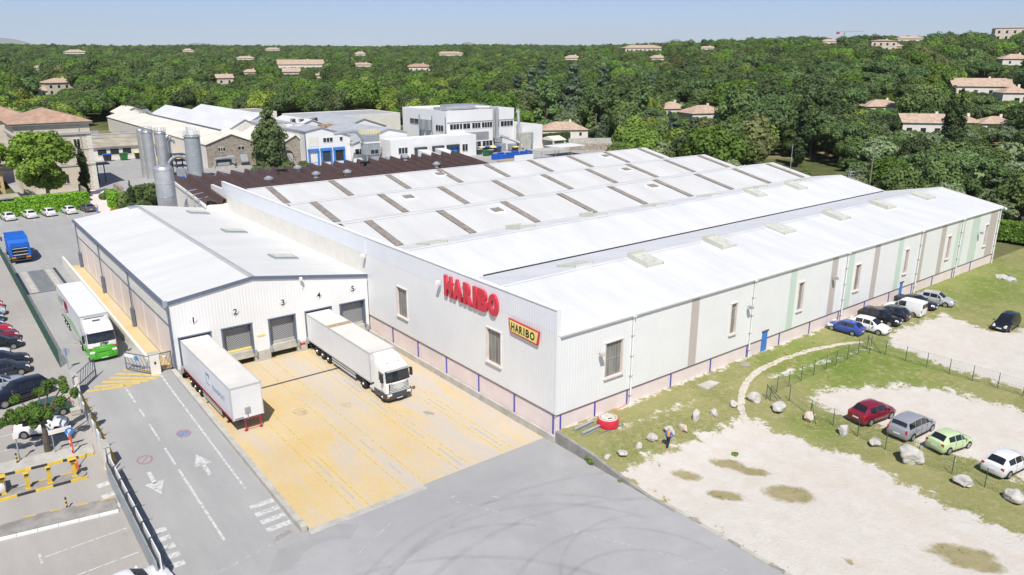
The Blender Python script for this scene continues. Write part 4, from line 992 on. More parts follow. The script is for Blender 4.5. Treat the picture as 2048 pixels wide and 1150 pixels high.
    # lamps, plates, mirrors, grille
    hl = []
    for s in (1, -1):
        x1 = X[-2]; zl, zb, zt, wl, wb, wt = st(x1); xa = x1-.22; q = st(xa)
        mbx = MB().quad((xa, s*(q[4]+.012), q[1]-.04), (x1+.02, s*(wb+.0), zb-.03), (x1+.10, s*(wb*.62), zb-.05), (x1+.02, s*(wt*.85), zt+.012), (xa, s*(q[5]*1.02), q[2]-.0))
        mbx.box(x1-.02, x1+.10, s*(wb*.55), s*(wb*.95), zb-.14, zb-.0, .02); hl.append(keep('headlight', mbx))
    out['headlight'] = hl; tl = []
    x0 = X[1]; q = st(x0)
    for s in (1, -1):
        if kind in ('mpv', 'van', 'suv'): mbx = MB().box(x0-.06, x0+.10, s*(q[4]-.13), s*(q[4]+.02), q[1]-.30, q[1]+.04, .02)
        else: mbx = MB().box(x0-.05, x0+.16, s*(q[4]-.2), s*(q[4]+.02), q[1]-.20, q[1]+.02, .02)
        tl.append(keep('tail_light', mbx))
    out['tail_light'] = tl
    out['plate_r'] = keep('number_plate', MB().box(X[0]-.02, X[0]+.02, -.26, .26, .56, .67), False)
    out['plate_f'] = keep('number_plate', MB().box(X[-1]-.02, X[-1]+.02, -.26, .26, .42, .53), False)
    out['grille'] = [keep('grille', MB().box(X[-1]-.05, X[-1]+.012, -.42, .42, .56, .66, .02), False), keep('grille', MB().box(X[-1]-.08, X[-1]+.008, -.5, .5, .30, .38, .02), False)]
    xm = g['front'][1]-.22; qq = st(xm)
    out['mirror'] = [keep('mirror', MB().box(xm-.07, xm+.07, s*(qq[4]+.02), s*(qq[4]+.24), qq[1]+.02, qq[1]+.17, .03)) for s in (1, -1)]
    out['sill'] = [keep('sill_trim', MB().box(-g['wb'][1]+.1, g['wb'][1]-.42, s*.80, s*(st(0)[3]+.004), .17, .26, .01), False) for s in (1, -1)]
    out['gaps'] = []
    for s in (1, -1):
        for a, b_ in g['side']:
            q = st(b_+.04); out['gaps'].append(keep('door_gap', MB().box(b_+.03, b_+.045, s*(q[3]*.97), s*(q[3]*1.008), .36, q[1]-.02), False))
    out['g'] = g; out['st'] = st; CAR[kind] = out; return out
def car(kind, col, pos, heading, label, group=None, scale=(1, 1, 1), rough=.22, extras=None, name='parked_car', cat='car'):
    "pos = ground point of the car's centre, heading in degrees of the forward axis"
    M_ = car_meshes(kind); g = M_['g']; st = M_['st']
    pm = 'paint_%s' % label[:24].replace(' ', '_')
    if isinstance(col, tuple): paint(pm, col, rough); pmat = pm
    else: pmat = col
    t = thing(name, label, cat, pos, R(heading), group); t.scale = scale
    link('body', M_['body'], pmat, t)
    link('windscreen', M_['windscreen'], 'car_glass', t); link('rear_window', M_['rear'], 'car_glass', t)
    for k in (0, 1):
        for me in M_['side'][k]: link('side_window', me, 'car_glass', t)
        link('quarter_window', M_['quarter'][k], 'car_glass', t)
        link('headlight', M_['headlight'][k], 'lamp_clear', t); link('tail_light', M_['tail_light'][k], 'lamp_red', t); link('mirror', M_['mirror'][k], pmat, t)
    link('number_plate', M_['plate_r'], 'plate_white', t); link('number_plate', M_['plate_f'], 'plate_white', t)
    [link('grille', q, 'near_black', t) for q in M_['grille']]; [link('sill_trim', q, 'near_black', t) for q in M_['sill']]; [link('door_gap', q, 'near_black', t) for q in M_['gaps']]
    for x in g['wb']:
        q = st(x)
        for s in (1, -1):
            ob = link('wheel', M_['tyre'], 'tyre', t); ob.location = (x, s*(q[3]-.085), g['r']); ob.rotation_euler = (0, 0, 0 if s > 0 else math.pi)
            link('rim', M_['rim'], 'rim', ob)
            a = link('wheel_arch', M_['arch'], 'black', t); a.location = (x, s*(q[3]*1.006+.004), g['r'])
    return t
mat('car_glass', (.018, .022, .028), .05, .3, 1.2, spec=.8)
def on(p): return (p[0], p[1], zg(p[0], p[1]))
# -- right-hand cars by the long wall and in the field
blue = car('hatch', (.03, .07, .34), on((75.05, 37.95)), 92, 'old blue hatchback with white front wing, parked nose to the long wall', scale=(.93, .93, .93))
w1 = MB().box(1.25, 1.86, -.82, -.30, .80, .86, .03); w1.build('bonnet_patch', 'white_paint', blue)
MB().box(1.1, 1.8, .80, .875, .45, .80, .02).build('front_wing', 'white_paint', blue)
car('hatch', (.80, .80, .79), on((77.4, 36.55)), -86, 'white hatchback facing the gravel beside the old blue hatchback', scale=(1.04, 1.02, 1.0))
car('estate', (.012, .012, .014), on((81.0, 37.25)), -86, 'black estate car with silver roof rails facing the gravel')
car('hatch', (.022, .026, .04), on((83.4, 37.25)), 94, 'dark blue-black hatchback, tail towards the gravel, next to the white van', scale=(1.03, 1, 1))
car('van', (.78, .79, .79), on((86.1, 37.0)), 93, 'small white panel van parked tail out by the blue door', name='parked_van', cat='van')
car('sedan', (.014, .018, .03), on((89.7, 37.35)), -88, 'black coupe partly hidden behind the small white van', scale=(1.05, 1, 1))
car('hatch', (.42, .42, .43), on((92.5, 36.4)), -80, 'silver hatchback at the far end of the row by the long wall', scale=(1.02, 1.02, 1.02))
car('mpv', (.014, .014, .018), on((89.9, 27.85)), 182, 'shiny black boxy car alone at the edge of the far gravel', scale=(.92, .95, .92))
car('hatch', (.22, .012, .03), on((59.0, 26.6)), -9, 'dark red hatchback seen from behind on the pale dirt', scale=(1.05, 1.03, 1.1))
car('mpv', (.30, .31, .34), on((59.15, 23.4)), -4, 'silver grey people carrier between the red and the pale green car')
car('hatch', (.52, .66, .36), on((59.0, 20.45)), -13, 'pale green small three-door car on the dirt', scale=(.9, .97, 1.0))
car('hatch', (.78, .79, .80), on((58.95, 16.4)), -8, 'white hatchback nearest the right edge of the picture', scale=(1.04, 1.02, 1.0))
car('sedan', (.02, .022, .02), on((58.7, 13.0)), -8, 'dark car cut off by the right edge beside a boulder')
car('estate', (.02, .02, .025), on((69.7, 17.5)), 190, 'dark car half out of the frame on the right edge of the dirt')
# -- row at the left edge, noses to the right
row = [('hatch', (.030, .034, .045), 79.1, 'black hatchback just above the silver saloon in the left row', 4.9), ('estate', (.016, .018, .024), 81.6, 'black estate car second up from the silver saloon in the left row', 4.9), ('hatch', (.8, .8, .79), 84.2, 'white hatchback between two black cars in the left row', 3.9), ('hatch', (.016, .022, .02), 87.0, 'greenish black hatchback below the dark red car in the left row', 5.1), ('estate', (.20, .02, .04), 89.6, 'dark maroon car in the left row', 4.9), ('hatch', (.50, .014, .025), 92.1, 'bright red hatchback above the maroon car in the left row', 4.8), ('hatch', (.012, .05, .12), 94.8, 'dark blue hatchback above the bright red car in the left row', 4.3), ('estate', (.02, .05, .10), 97.2, 'petrol blue car peeking in at the left edge', 4.3), ('hatch', (.50, .52, .55), 99.7, 'silver grey car cut off by the left edge', 4.9), ('hatch', (.62, .015, .03), 102.6, 'scarlet small car, upper one of the reds at the left edge', 4.9), ('hatch', (.8, .8, .8), 105.3, 'white car at the top of the left edge row', 4.4), ('sedan', (.02, .02, .02), 108.0, 'black car topmost of the left edge row', 4.0)]
for kd, c, y, lb, xf in row: car(kd, c, (xf-2.1, y, 0), -4, lb, 'cars parked in the left row')
car('sedan', (.34, .37, .42), on((2.0, 75.5)), 2, 'pale silver-blue saloon behind the big black off-roader')
car('suv', (.010, .010, .018), on((3.2, 72.2)), 196, 'big black off-roader with silver wheels near the left edge', scale=(1.02, 1, 1))
car('hatch', (.035, .10, .07), on((4.3, 67.5)), 192, 'dark green hatchback half hidden behind the leafy tree', scale=(1.0, 1, .96))
car('hatch', (.78, .78, .78), on((3.9, 64.9)), -16, 'small white car parked under the leafy tree', scale=(.9, .97, 1.02))
car('hatch', (.78, .78, .78), on((-1.3, 57.4)), 180, 'white car waiting at the yellow ticket machine on the left edge')
car('estate', (.80, .80, .80), on((5.0, 41.3)), 8, 'white car roof cut off by the bottom edge of the picture')
# -- white fleet before the clipped hedge
for k, (x, lb) in enumerate(((10.9, 'leftmost white hatchback of four before the clipped hedge'), (14.2, 'second white hatchback from the left before the clipped hedge'), (17.2, 'third white hatchback from the left before the clipped hedge'), (20.5, 'rightmost white hatchback of four before the clipped hedge'))):
    car('hatch', (.8, .8, .8), (x, 160.2, 0), 98, lb, 'white cars by the hedge')
car('estate', (.10, .10, .12), (23.6, 160.6, 0), 98, 'dark grey car with a person beside it at the end of the hedge')

# ================================================================== LORRIES
mat('truck_white', (.80, .80, .79), .35, .03, .5); mat('trailer_side', (.76, .77, .79), .4, .05, .4)
mat('trailer_roof', (.72, .69, .64), .6, .08, .35, detail=6); mat('truck_green', (.10, .50, .03), .3, .04); mat('pale_green', (.36, .55, .30), .4, .05)
mat('truck_blue', (.012, .13, .55), .35, .08, .8); mat('chassis', (.05, .05, .052), .7, .2, 2.); mat('text_blue', (.18, .24, .42), .5); mat('frame_alu', (.52, .52, .52), .4, .06, 1.)
mat('lip_red', (.42, .03, .05), .5)
def wheel(t, x, y, r=.5, w=.3, rimc='rim', name='wheel'):
    o = MB().lathe((0, 0, 0), [(r*.6, -w/2), (r*.95, -w/2), (r, -w*.3), (r, w*.3), (r*.95, w/2), (r*.6, w/2)], 22).build(name, 'tyre', t, smooth=True)
    s = 1 if y > 0 else -1
    o.rotation_euler = (R(-90)*s, 0, 0); o.location = (x, y, r)
    MB().lathe((0, 0, w/2-.12), [(r*.6, 0), (r*.56, .1), (r*.25, .13), (r*.2, .2), (.02, .2)], 16).build('rim', rimc, o, smooth=True)
    return o
def semi_trailer(name, label, loc, rz, side='trailer_side', roof='trailer_roof', lip='frame_alu', group=None, L=13.6):
    t = thing(name, label, 'trailer', loc, rz, group); W2 = 1.26
    body = MB().box(-L, 0, -W2, W2, 1.15, 3.98, .03).build('body', side, t)
    MB().box(-L+.05, -.05, -W2+.05, W2-.05, 3.975, 4.0).build('roof_sheet', roof, t)
    fr = MB()
    for y in (-W2, W2):
        s = 1 if y > 0 else -1
        fr.box(-L-.02, .02, y-s*.04, y+s*.02, 3.9, 4.02)
        for x in (-L, -.08): fr.box(x-.02, x+.1, y-s*.06, y+s*.02, 1.15, 3.9)
    for x in (-L, 0): fr.box(x-.03, x+.03, -W2, W2, 3.9, 4.02)
    fr.build('edge_frame', 'frame_alu', t)
    MB().box(-L-.01, .01, W2, W2+.025, 1.12, 1.28).build('side_rail', lip, t); MB().box(-L-.01, .01, -W2-.025, -W2, 1.12, 1.28).build('side_rail', lip, t)
    ch = MB()
    for y in (-.5, .5): ch.box(-L+.2, -.4, y-.08, y+.08, .75, 1.15)
    for x in np.arange(-L+.5, -.5, 1.5): ch.box(x-.05, x+.05, -1.15, 1.15, .98, 1.12)
    ch.box(-L+.05, -L+.2, -1.2, 1.2, .45, .6); ch.build('chassis', 'chassis', t)
    for x in (-L+1.9, -L+3.2, -L+4.5):
        for y in (-1.03, 1.03): wheel(t, x, y, .5, .36)
        MB().cyl((x, -.9, .5), (x, .9, .5), .07, n=8).build('axle', 'chassis', t)
    for y in (-1.18, 1.18): MB().box(-L+5.4, -3.2, y-.03, y+.03, .45, .62).box(-L+5.4, -3.2, y-.03, y+.03, .78, .95).build('side_guard', 'frame_alu', t)
    for y in (-.85, .85):
        lg = MB().box(-2.6, -2.45, y-.07, y+.07, .1, 1.15).box(-2.7, -2.35, y-.15, y+.15, 0, .08); lg.build('landing_leg', 'chassis', t)
    MB().box(-L-.03, -L+.0, -W2+.08, -.02, 1.2, 3.85).build('rear_door', 'truck_white', t); MB().box(-L-.03, -L+.0, .02, W2-.08, 1.2, 3.85).build('rear_door', 'truck_white', t)
    return t
def cab(t, style):
    "tractor unit: x forward from the back of the cab (0) to the nose"
    up = 'truck_white'; lo = 'truck_green' if style == 'green' else 'truck_white'
    lev = [(.95, 2.22, 1.22, .3), (1.5, 2.26, 1.24, .28), (1.95, 2.24, 1.24, .28), (2.5, 2.14, 1.23, .3), (3.0, 2.02, 1.21, .32), (3.25, 1.9, 1.19, .36), (3.55, 1.5, 1.14, .4), (3.72, 1.1, 1.05, .4)]
    if style != 'green': lev[-2:] = [(3.45, 1.35, 1.15, .4), (3.85, .75, 1.05, .35)]
    def ringp(z, xf, w_, r): return [(0, w_, z), (xf-r, w_, z), (xf-.35*r, w_-.2*r, z), (xf-.08*r, w_-.7*r, z), (xf+.03, w_*.45, z), (xf+.05, 0, z)]
    def fullr(z, xf, w_, r): h = ringp(z, xf, w_, r); return h + [(x, -y, zz) for x, y, zz in h[-2::-1]]
    def loft(levels):
        mb = MB(); k = 0
        for q in levels: P = fullr(*q); k = len(P); mb.v += P
        for i in range(len(levels)-1):
            for j in range(k): mb.f.append((i*k+j, i*k+(j+1) % k, (i+1)*k+(j+1) % k, (i+1)*k+j))
        mb.f.append(tuple(range(k))[::-1]); mb.f.append(tuple(range((len(levels)-1)*k, len(levels)*k))); return mb
    I = np.array(lev)
    def at(z): return [float(np.interp(z, I[:, 0], I[:, i])) for i in (1, 2, 3)]
    bd = loft([(z, *at(z)) for z in ([1.42 if style == 'green' else .95] + [q[0] for q in lev if q[0] > (1.45 if style == 'green' else 1)])]).build('cab_body', up, t, smooth=40)
    if style == 'green':
        loft([(z, at(z)[0]+.01, at(z)[1]+.005, at(z)[2]) for z in (.95, 1.2, 1.42)]).build('lower_body', 'truck_green', t, smooth=40)
        MB().box(2.26, 2.33, -.85, .85, 1.46, 1.64, .03).build('brow_panel', 'truck_green', t)
        for s in (1, -1): MB().box(2.0, 2.29, s*.86, s*1.22, 1.42, 1.52, .02).build('red_flash', 'red_sign', t)
    # bumper
    loft([(.32, 2.22, 1.2, .3), (.5, 2.34, 1.25, .28), (.95, 2.33, 1.25, .28)]).build('bumper', 'truck_green' if style == 'green' else 'dark_metal', t, smooth=40)
    # windscreen
    ws = MB(); zz = np.linspace(1.98, 2.98, 5)
    for a, b_ in zip(zz[:-1], zz[1:]):
        A, B = ringp(a, *at(a)), ringp(b_, *at(b_)); A = A[2:]; B = B[2:]; A = A + [(x, -y, z) for x, y, z in A[-2::-1]]; B = B + [(x, -y, z) for x, y, z in B[-2::-1]]
        for j in range(len(A)-1):
            f = lambda p: (p[0]+.015, p[1]*1.004, p[2]); ws.quad(f(A[j]), f(A[j+1]), f(B[j+1]), f(B[j]))
    ws.build('windscreen', 'car_glass', t, smooth=True)
    sv = MB().box(at(3.0)[0]-.02, at(3.0)[0]+.28, -1.1, 1.1, 2.98, 3.07, .02); sv.build('sun_visor', up if style == 'green' else 'grey_metal', t)
    for s in (1, -1):
        MB().quad((.95, s*1.247, 2.0), (1.86, s*1.247, 1.92), (1.75, s*1.235, 2.75), (.95, s*1.235, 2.8)).build('side_window', 'car_glass', t)
        mr = MB().box(1.75, 2.05, s*1.38, s*1.58, 2.05, 2.8, .04).build('mirror', 'near_black', t); MB().cyl((1.8, s*1.2, 2.75), (1.9, s*1.5, 2.7), .03, n=5).build('mirror_arm', 'near_black', mr)
        MB().box(2.14, 2.36, s*.72, s*1.16, .74 if style != 'green' else .95, .95 if style != 'green' else 1.14, .03).build('headlight', 'lamp_clear', t)
        MB().box(.6, 1.0, s*1.05, s*1.26, .35, .9, .02).build('step', lo if style == 'green' else 'dark_metal', t)
        fd = MB()
        for i in range(9):
            a0, a1 = math.pi*i/9, math.pi*(i+1)/9
            P = lambda a, y: (1.45+.62*math.cos(a), y, .5+.62*math.sin(a)); fd.quad(P(a0, s*.85), P(a1, s*.85), P(a1, s*1.265), P(a0, s*1.265))
        fd.build('mudguard', 'dark_metal', t); wheel(t, 1.45, s*1.08, .5, .3); wheel(t, -2.15, s*.98, .5, .5)
        MB().cyl((-.9, s*.95, .62), (.15, s*.95, .62), .28, n=14).build('fuel_tank', 'frame_alu', t, smooth=True)
        MB().box(-2.8, -1.5, s*.75, s*1.24, 1.03, 1.08, .02).build('mudguard', 'dark_metal', t)
    MB().box(-3.2, 1.8, -.45, .45, .55, .95).build('chassis', 'chassis', t)
    if style == 'green':
        for i in range(5): MB().box(2.33, 2.37, -.8, .8, .62+i*.1, .655+i*.1).build('grille_slat', 'truck_green' if i % 2 else 'dark_metal', t)
        me = text_mesh('STEF', .34, extrude=.006, offset=.014, shear=.3)
        for v in me.vertices: v.co = Vector((2.335, v.co.x+.1, 1.80+v.co.y))
        me.name = 'lettering'; link('lettering', me, 'red_sign', t)
        MB().box(.55, 1.0, -.35, .35, 3.66, 3.74, .03).build('roof_hatch', 'near_black', t)
    else:
        MB().box(2.20, 2.285, -.98, .98, .97, 1.86, .05).build('grille_panel', 'dark_metal', t)
        for i in range(6): MB().box(2.27, 2.33, -.95+.02*i, .95-.02*i, 1.02+i*.145, 1.10+i*.145, .01).build('grille_slat', 'frame_alu', t)
        MB().box(.7, 1.25, -.45, .45, 3.5, 3.62, .04).build('roof_hatch', 'truck_white', t)
        for s in (1, -1): MB().cyl((1.0, s*.55, 3.55), (1.4, s*.55, 3.45), .05, n=6).build('air_horn', 'dark_metal', t); MB().box(2.2, 2.36, s*.98, s*1.2, .62, .72, .02).build('indicator', 'lamp_amber', t)
    MB().box(2.36, 2.38, -.28, .28, .42, .54).build('number_plate', 'plate_white', t)
    wp = MB()
    for y0, y1 in ((-.75, -.1), (.05, .7)): wp.cyl((at(2.0)[0]+.08, y0, 2.0), (at(2.15)[0]+.06, y1, 2.18), .015, n=4)
    wp.build('wiper', 'black', t)
    return t
# parked trailer at bay one (its front wall faces us)
T1 = semi_trailer('semi_trailer', 'white trailer without tractor, red side rail, backed into dock bay one', (17.4, 56.95, -1.2), R(-90), lip='lip_red')
# front wall socket plate and red prop stand
MB().box(0.0, .07, -.25, .2, 1.55, 2.1, .02).build('socket_plate', 'grey_metal', T1); MB().box(.0, .05, -.06, .0, 1.1, 1.6).build('socket_hose', 'grey_metal', T1)
MB().prism([(-.1, 2.28), (.1, 2.28), (0, 2.45)], .0, .02, 'x').build('warning_triangle', 'yellow_sign', T1); MB().box(.015, .03, -1.1, -.4, 1.25, 1.33).build('maker_plate', 'text_blue', T1)
ps = thing('prop_stand', 'small red metal prop stand under the nose of the parked trailer', 'stand', (17.75, 57.05, -1.2))
for x in (-.62, .62): MB().cyl((x, 0, .0), (x, 0, 1.1), .05, n=6).box(x-.12, x+.12, -.14, .14, 0, .06).build('leg', 'lip_red', ps)
MB().cyl((-.62, 0, .25), (.62, 0, .25), .04, n=6).cyl((-.62, 0, 1.0), (.62, 0, 1.0), .04, n=6).build('crossbar', 'lip_red', ps)
# faint logo and lettering on its road side (local -y faces the road)
q = MB()
for a, b_ in (((-6.3, 2.35), (-6.3, 3.2)), ((-6.3, 3.2), (-5.5, 3.3)), ((-5.5, 3.3), (-5.55, 2.95)), ((-6.3, 2.35), (-5.5, 2.35))): q.box(min(a[0], b_[0])-.04, max(a[0], b_[0])+.04, -1.275, -1.262, min(a[1], b_[1])-.04, max(a[1], b_[1])+.04)
q.build('logo', 'text_blue', T1)
me = text_mesh('TRANSPORT', .62, extrude=.003, shear=.3, sx=.95)
for v in me.vertices: v.co = Vector((v.co.x-3.3, -1.268-v.co.z, 2.45+v.co.y))
me.name = 'lettering'; link('lettering', me, 'text_blue', T1)
# articulated lorry at bay four
T2 = thing('articulated_lorry', 'white articulated lorry with black grille backed into dock bay four', 'lorry', (29.72, 56.95, -1.2), R(-90))
_t = semi_trailer('semi_trailer', 'x', 'x', (0, 0, 0), 0) if False else None
def attach(tr, par):
    for k in ('label', 'category', 'group'):
        if k in tr: del tr[k]
    for c in list(tr.children):
        c.parent = par
    bpy.data.objects.remove(tr)
tr = semi_trailer('x', 'x', (0, 0, 0), 0); attach(tr, T2)
cb = thing('x', 'x', 'x'); cab(cb, 'white')
for c in list(cb.children): c.parent = T2; c.location.x += .55
bpy.data.objects.remove(cb)
MB().box(.05, .5, -1.0, 1.0, 3.2, 3.95, .05).build('deflector', 'truck_white', T2); MB().box(-9.0, -8.2, -1.2, 1.2, 4.002, 4.012).build('roof_tape', 'wood', T2)
MB().box(.06, .5, -.5, .5, 1.3, 2.6, .03).build('cooling_unit', 'grey_metal', T2)
# green and white lorry on the road
T3 = thing('articulated_lorry', 'green and white articulated lorry driving out past the open gate', 'lorry', (10.72, 79.75, 0), R(-90))
tr = semi_trailer('x', 'x', (0, 0, 0), 0, roof='truck_white', side='truck_white'); attach(tr, T3)
cb = thing('x', 'x', 'x'); cab(cb, 'green')
for c in list(cb.children): c.parent = T3; c.location.x += .42
bpy.data.objects.remove(cb)
MB().box(.04, .3, -.9, .9, 2.6, 3.75, .04).build('cooling_unit', 'near_black', T3); MB().box(.15, .42, -1.0, 1.0, 3.1, 3.72, .05).build('deflector', 'truck_white', T3)
for s in (1, -1):
    MB().box(-.5, .95, s*1.2, s*1.25, .55, 1.45, .02).build('side_skirt', 'truck_green', T3)
    ys_ = s*1.29; lo_ = [(-13.5, 1.3), (-.06, 1.3), (-.06, 1.55), (-2, 1.75), (-4, 2.1), (-6, 2.15), (-8, 1.9), (-10.5, 1.55), (-13.5, 1.42)]
    MB().prism(lo_, s*1.262, s*1.275, 'y').build('green_swoosh', 'pale_green', T3)
    MB().prism([(-13.5, 3.2), (-12.2, 3.0), (-12.9, 2.2), (-13.5, 2.1)], s*1.262, s*1.274, 'y').build('green_swoosh', 'pale_green', T3)
    rs = MB(); P = [(-13, 2.0), (-11.5, 1.75), (-10, 1.8), (-8.6, 2.1), (-7.6, 2.5)]
    for a, b_ in zip(P[:-1], P[1:]): rs.prism([(a[0], a[1]), (b_[0], b_[1]), (b_[0], b_[1]+.1), (a[0], a[1]+.1)], s*1.276, s*1.282, 'y')
    rs.build('red_line', 'red_sign', T3)
    MB().prism([(-9.4, 2.25), (-6.9, 2.5), (-7.1, 3.6), (-9.6, 3.45)], s*1.263, s*1.276, 'y').build('emblem_ground', 'text_blue', T3)
    MB().prism([(-9.2, 2.45), (-7.15, 2.65), (-7.3, 3.5), (-9.4, 3.35)], s*1.277, s*1.286, 'y').build('emblem', 'red_sign', T3)
    me = text_mesh('STEF', .7, extrude=.003, offset=.02, shear=.25)
    for v in me.vertices: v.co = Vector(((v.co.x*s*-1)*-1*-1*s*0 + (v.co.x if s < 0 else -v.co.x)-8.25, s*(1.29+.002), 2.98+v.co.y))
    me.name = 'lettering'; link('lettering', me, 'white_paint', T3)
    for k in range(6): MB().prism([(-12.4+k*.32, 2.3), (-12.25+k*.32, 2.3), (-11.6+k*.32, 3.3), (-11.75+k*.32, 3.3)], s*1.262, s*1.27, 'y').build('grey_ray', 'zinc', T3)
# blue refuse lorry on the weighbridge, tail towards us
T4 = thing('refuse_lorry', 'blue refuse lorry seen from behind on the weighbridge', 'lorry', (9.05, 127.8, .004), R(90))
prof = [(-4.0, 1.05), (-3.9, 2.6), (-3.4, 3.35), (-2.6, 3.55), (2.2, 3.5), (2.2, 1.05)]
MB().prism(prof, -1.22, 1.22, 'y').build('body', 'truck_blue', T4)
for x in (-2.4, -1.2, 0, 1.2): MB().box(x-.08, x+.08, -1.26, 1.26, 1.1, 3.58, .02).build('body_rib', 'truck_blue', T4)
MB().box(-4.08, -3.9, -1.1, 1.1, 2.3, 3.0, .05).build('tail_hatch', 'truck_blue', T4)
MB().box(-4.12, -3.92, -.85, .85, 1.35, 2.15).build('hopper_opening', 'black', T4)
MB().cyl((-4.15, -.9, 2.2), (-4.15, .9, 2.2), .05, n=6).cyl((-4.15, -.9, 1.75), (-4.15, .9, 1.75), .04, n=6).cyl((-4.15, -.9, 1.3), (-4.15, .9, 1.3), .06, n=6).build('hopper_bar', 'frame_alu', T4)
for s in (1, -1):
    MB().box(-4.2, -3.85, s*.95, s*1.24, 1.05, 2.35, .03).build('tail_pillar', 'truck_blue', T4); MB().box(-4.22, -4.0, s*.62, s*1.15, .85, 1.02, .01).build('tail_light', 'lamp_amber', T4)
    wheel(T4, -2.6, s*1.0, .5, .5); wheel(T4, -1.25, s*1.0, .5, .5); wheel(T4, 3.2, s*1.05, .5, .3)
    MB().box(3.6, 3.8, s*1.4, s*1.6, 2.0, 2.6, .03).build('mirror', 'near_black', T4)
MB().box(-4.1, 4.2, -.5, .5, .6, 1.04).build('chassis', 'chassis', T4); MB().box(-4.1, -3.9, -1.15, 1.15, .45, .8).build('rear_step', 'dark_metal', T4)
MB().box(2.35, 4.3, -1.2, 1.2, .8, 2.95, .12).build('cab_body', 'truck_white', T4); MB().box(4.25, 4.32, -1.05, 1.05, 1.7, 2.7).build('windscreen', 'car_glass', T4)

# ================================================================== FOLIAGE KIT
def leaf_mat(name, c1, c2, trans=.32, hue=.012, val=.32):
    m = bpy.data.materials.new(name); m.use_nodes = True; MATS[name] = m
    n = m.node_tree.nodes; l = m.node_tree.links; b = n['Principled BSDF']
    at = n.new('ShaderNodeAttribute'); at.attribute_name = 'tone'
    oi = n.new('ShaderNodeObjectInfo')
    mx = n.new('ShaderNodeMix'); mx.data_type = 'RGBA'; mx.inputs[6].default_value = (*c1, 1); mx.inputs[7].default_value = (*c2, 1)
    l.new(at.outputs['Fac'], mx.inputs[0])
    hs = n.new('ShaderNodeHueSaturation'); l.new(mx.outputs[2], hs.inputs['Color'])
    r1 = n.new('ShaderNodeMapRange'); r1.inputs[3].default_value = .5-hue; r1.inputs[4].default_value = .5+hue; l.new(oi.outputs['Random'], r1.inputs[0]); l.new(r1.outputs[0], hs.inputs['Hue'])
    wn = n.new('ShaderNodeTexWhiteNoise'); wn.noise_dimensions = '1D'; l.new(oi.outputs['Random'], wn.inputs['W'])
    r2 = n.new('ShaderNodeMapRange'); r2.inputs[3].default_value = 1-val; r2.inputs[4].default_value = 1+val; l.new(wn.outputs['Value'], r2.inputs[0]); l.new(r2.outputs[0], hs.inputs['Value'])
    l.new(hs.outputs[0], b.inputs['Base Color']); b.inputs['Roughness'].default_value = .6; b.inputs['Specular IOR Level'].default_value = .2
    tr = n.new('ShaderNodeBsdfTranslucent'); l.new(hs.outputs[0], tr.inputs['Color']); ms = n.new('ShaderNodeMixShader'); ms.inputs[0].default_value = trans
    l.new(b.outputs[0], ms.inputs[1]); l.new(tr.outputs[0], ms.inputs[2]); l.new(ms.outputs[0], n['Material Output'].inputs['Surface'])
    return m
leaf_mat('leaf_oak', (0.080, 0.129, 0.041), (0.187, 0.257, 0.079)); leaf_mat('leaf_bright', (0.103, 0.195, 0.033), (0.228, 0.367, 0.068)); leaf_mat('leaf_dark', (0.051, 0.081, 0.030), (0.121, 0.168, 0.056), .14)
leaf_mat('leaf_olive', (0.165, 0.227, 0.111), (0.333, 0.414, 0.208)); leaf_mat('leaf_pine', (0.076, 0.132, 0.047), (0.173, 0.257, 0.079), .14); leaf_mat('leaf_cypress', (0.031, 0.053, 0.021), (0.072, 0.099, 0.033), .12)
leaf_mat('leaf_cedar', (.065, .105, .060), (.14, .19, .105), .14); leaf_mat('leaf_plane', (0.146, 0.250, 0.037), (0.317, 0.475, 0.070), .28, .0, .05); leaf_mat('leaf_lime', (0.146, 0.225, 0.032), (0.329, 0.413, 0.081), .25)
leaf_mat('leaf_brown', (0.125, 0.140, 0.054), (0.234, 0.257, 0.096)); leaf_mat('leaf_hedge', (0.145, 0.312, 0.028), (0.305, 0.578, 0.051), .2, .0, .04)
mat('bark', (.13, .105, .08), .9, .25, 2., bump=.4); mat('bark_pale', (.28, .25, .20), .9, .2, 2., bump=.3)
def ico_pts(n, rs):
    v = rs.normal(size=(n, 3)); return v/np.linalg.norm(v, axis=1)[:, None]
_ib = bmesh.new(); bmesh.ops.create_icosphere(_ib, subdivisions=1, radius=1.); _ib.verts.ensure_lookup_table()
ICO_V = np.array([v.co[:] for v in _ib.verts]); ICO_F = np.array([[v.index for v in f.verts] for f in _ib.faces]); _ib.free()
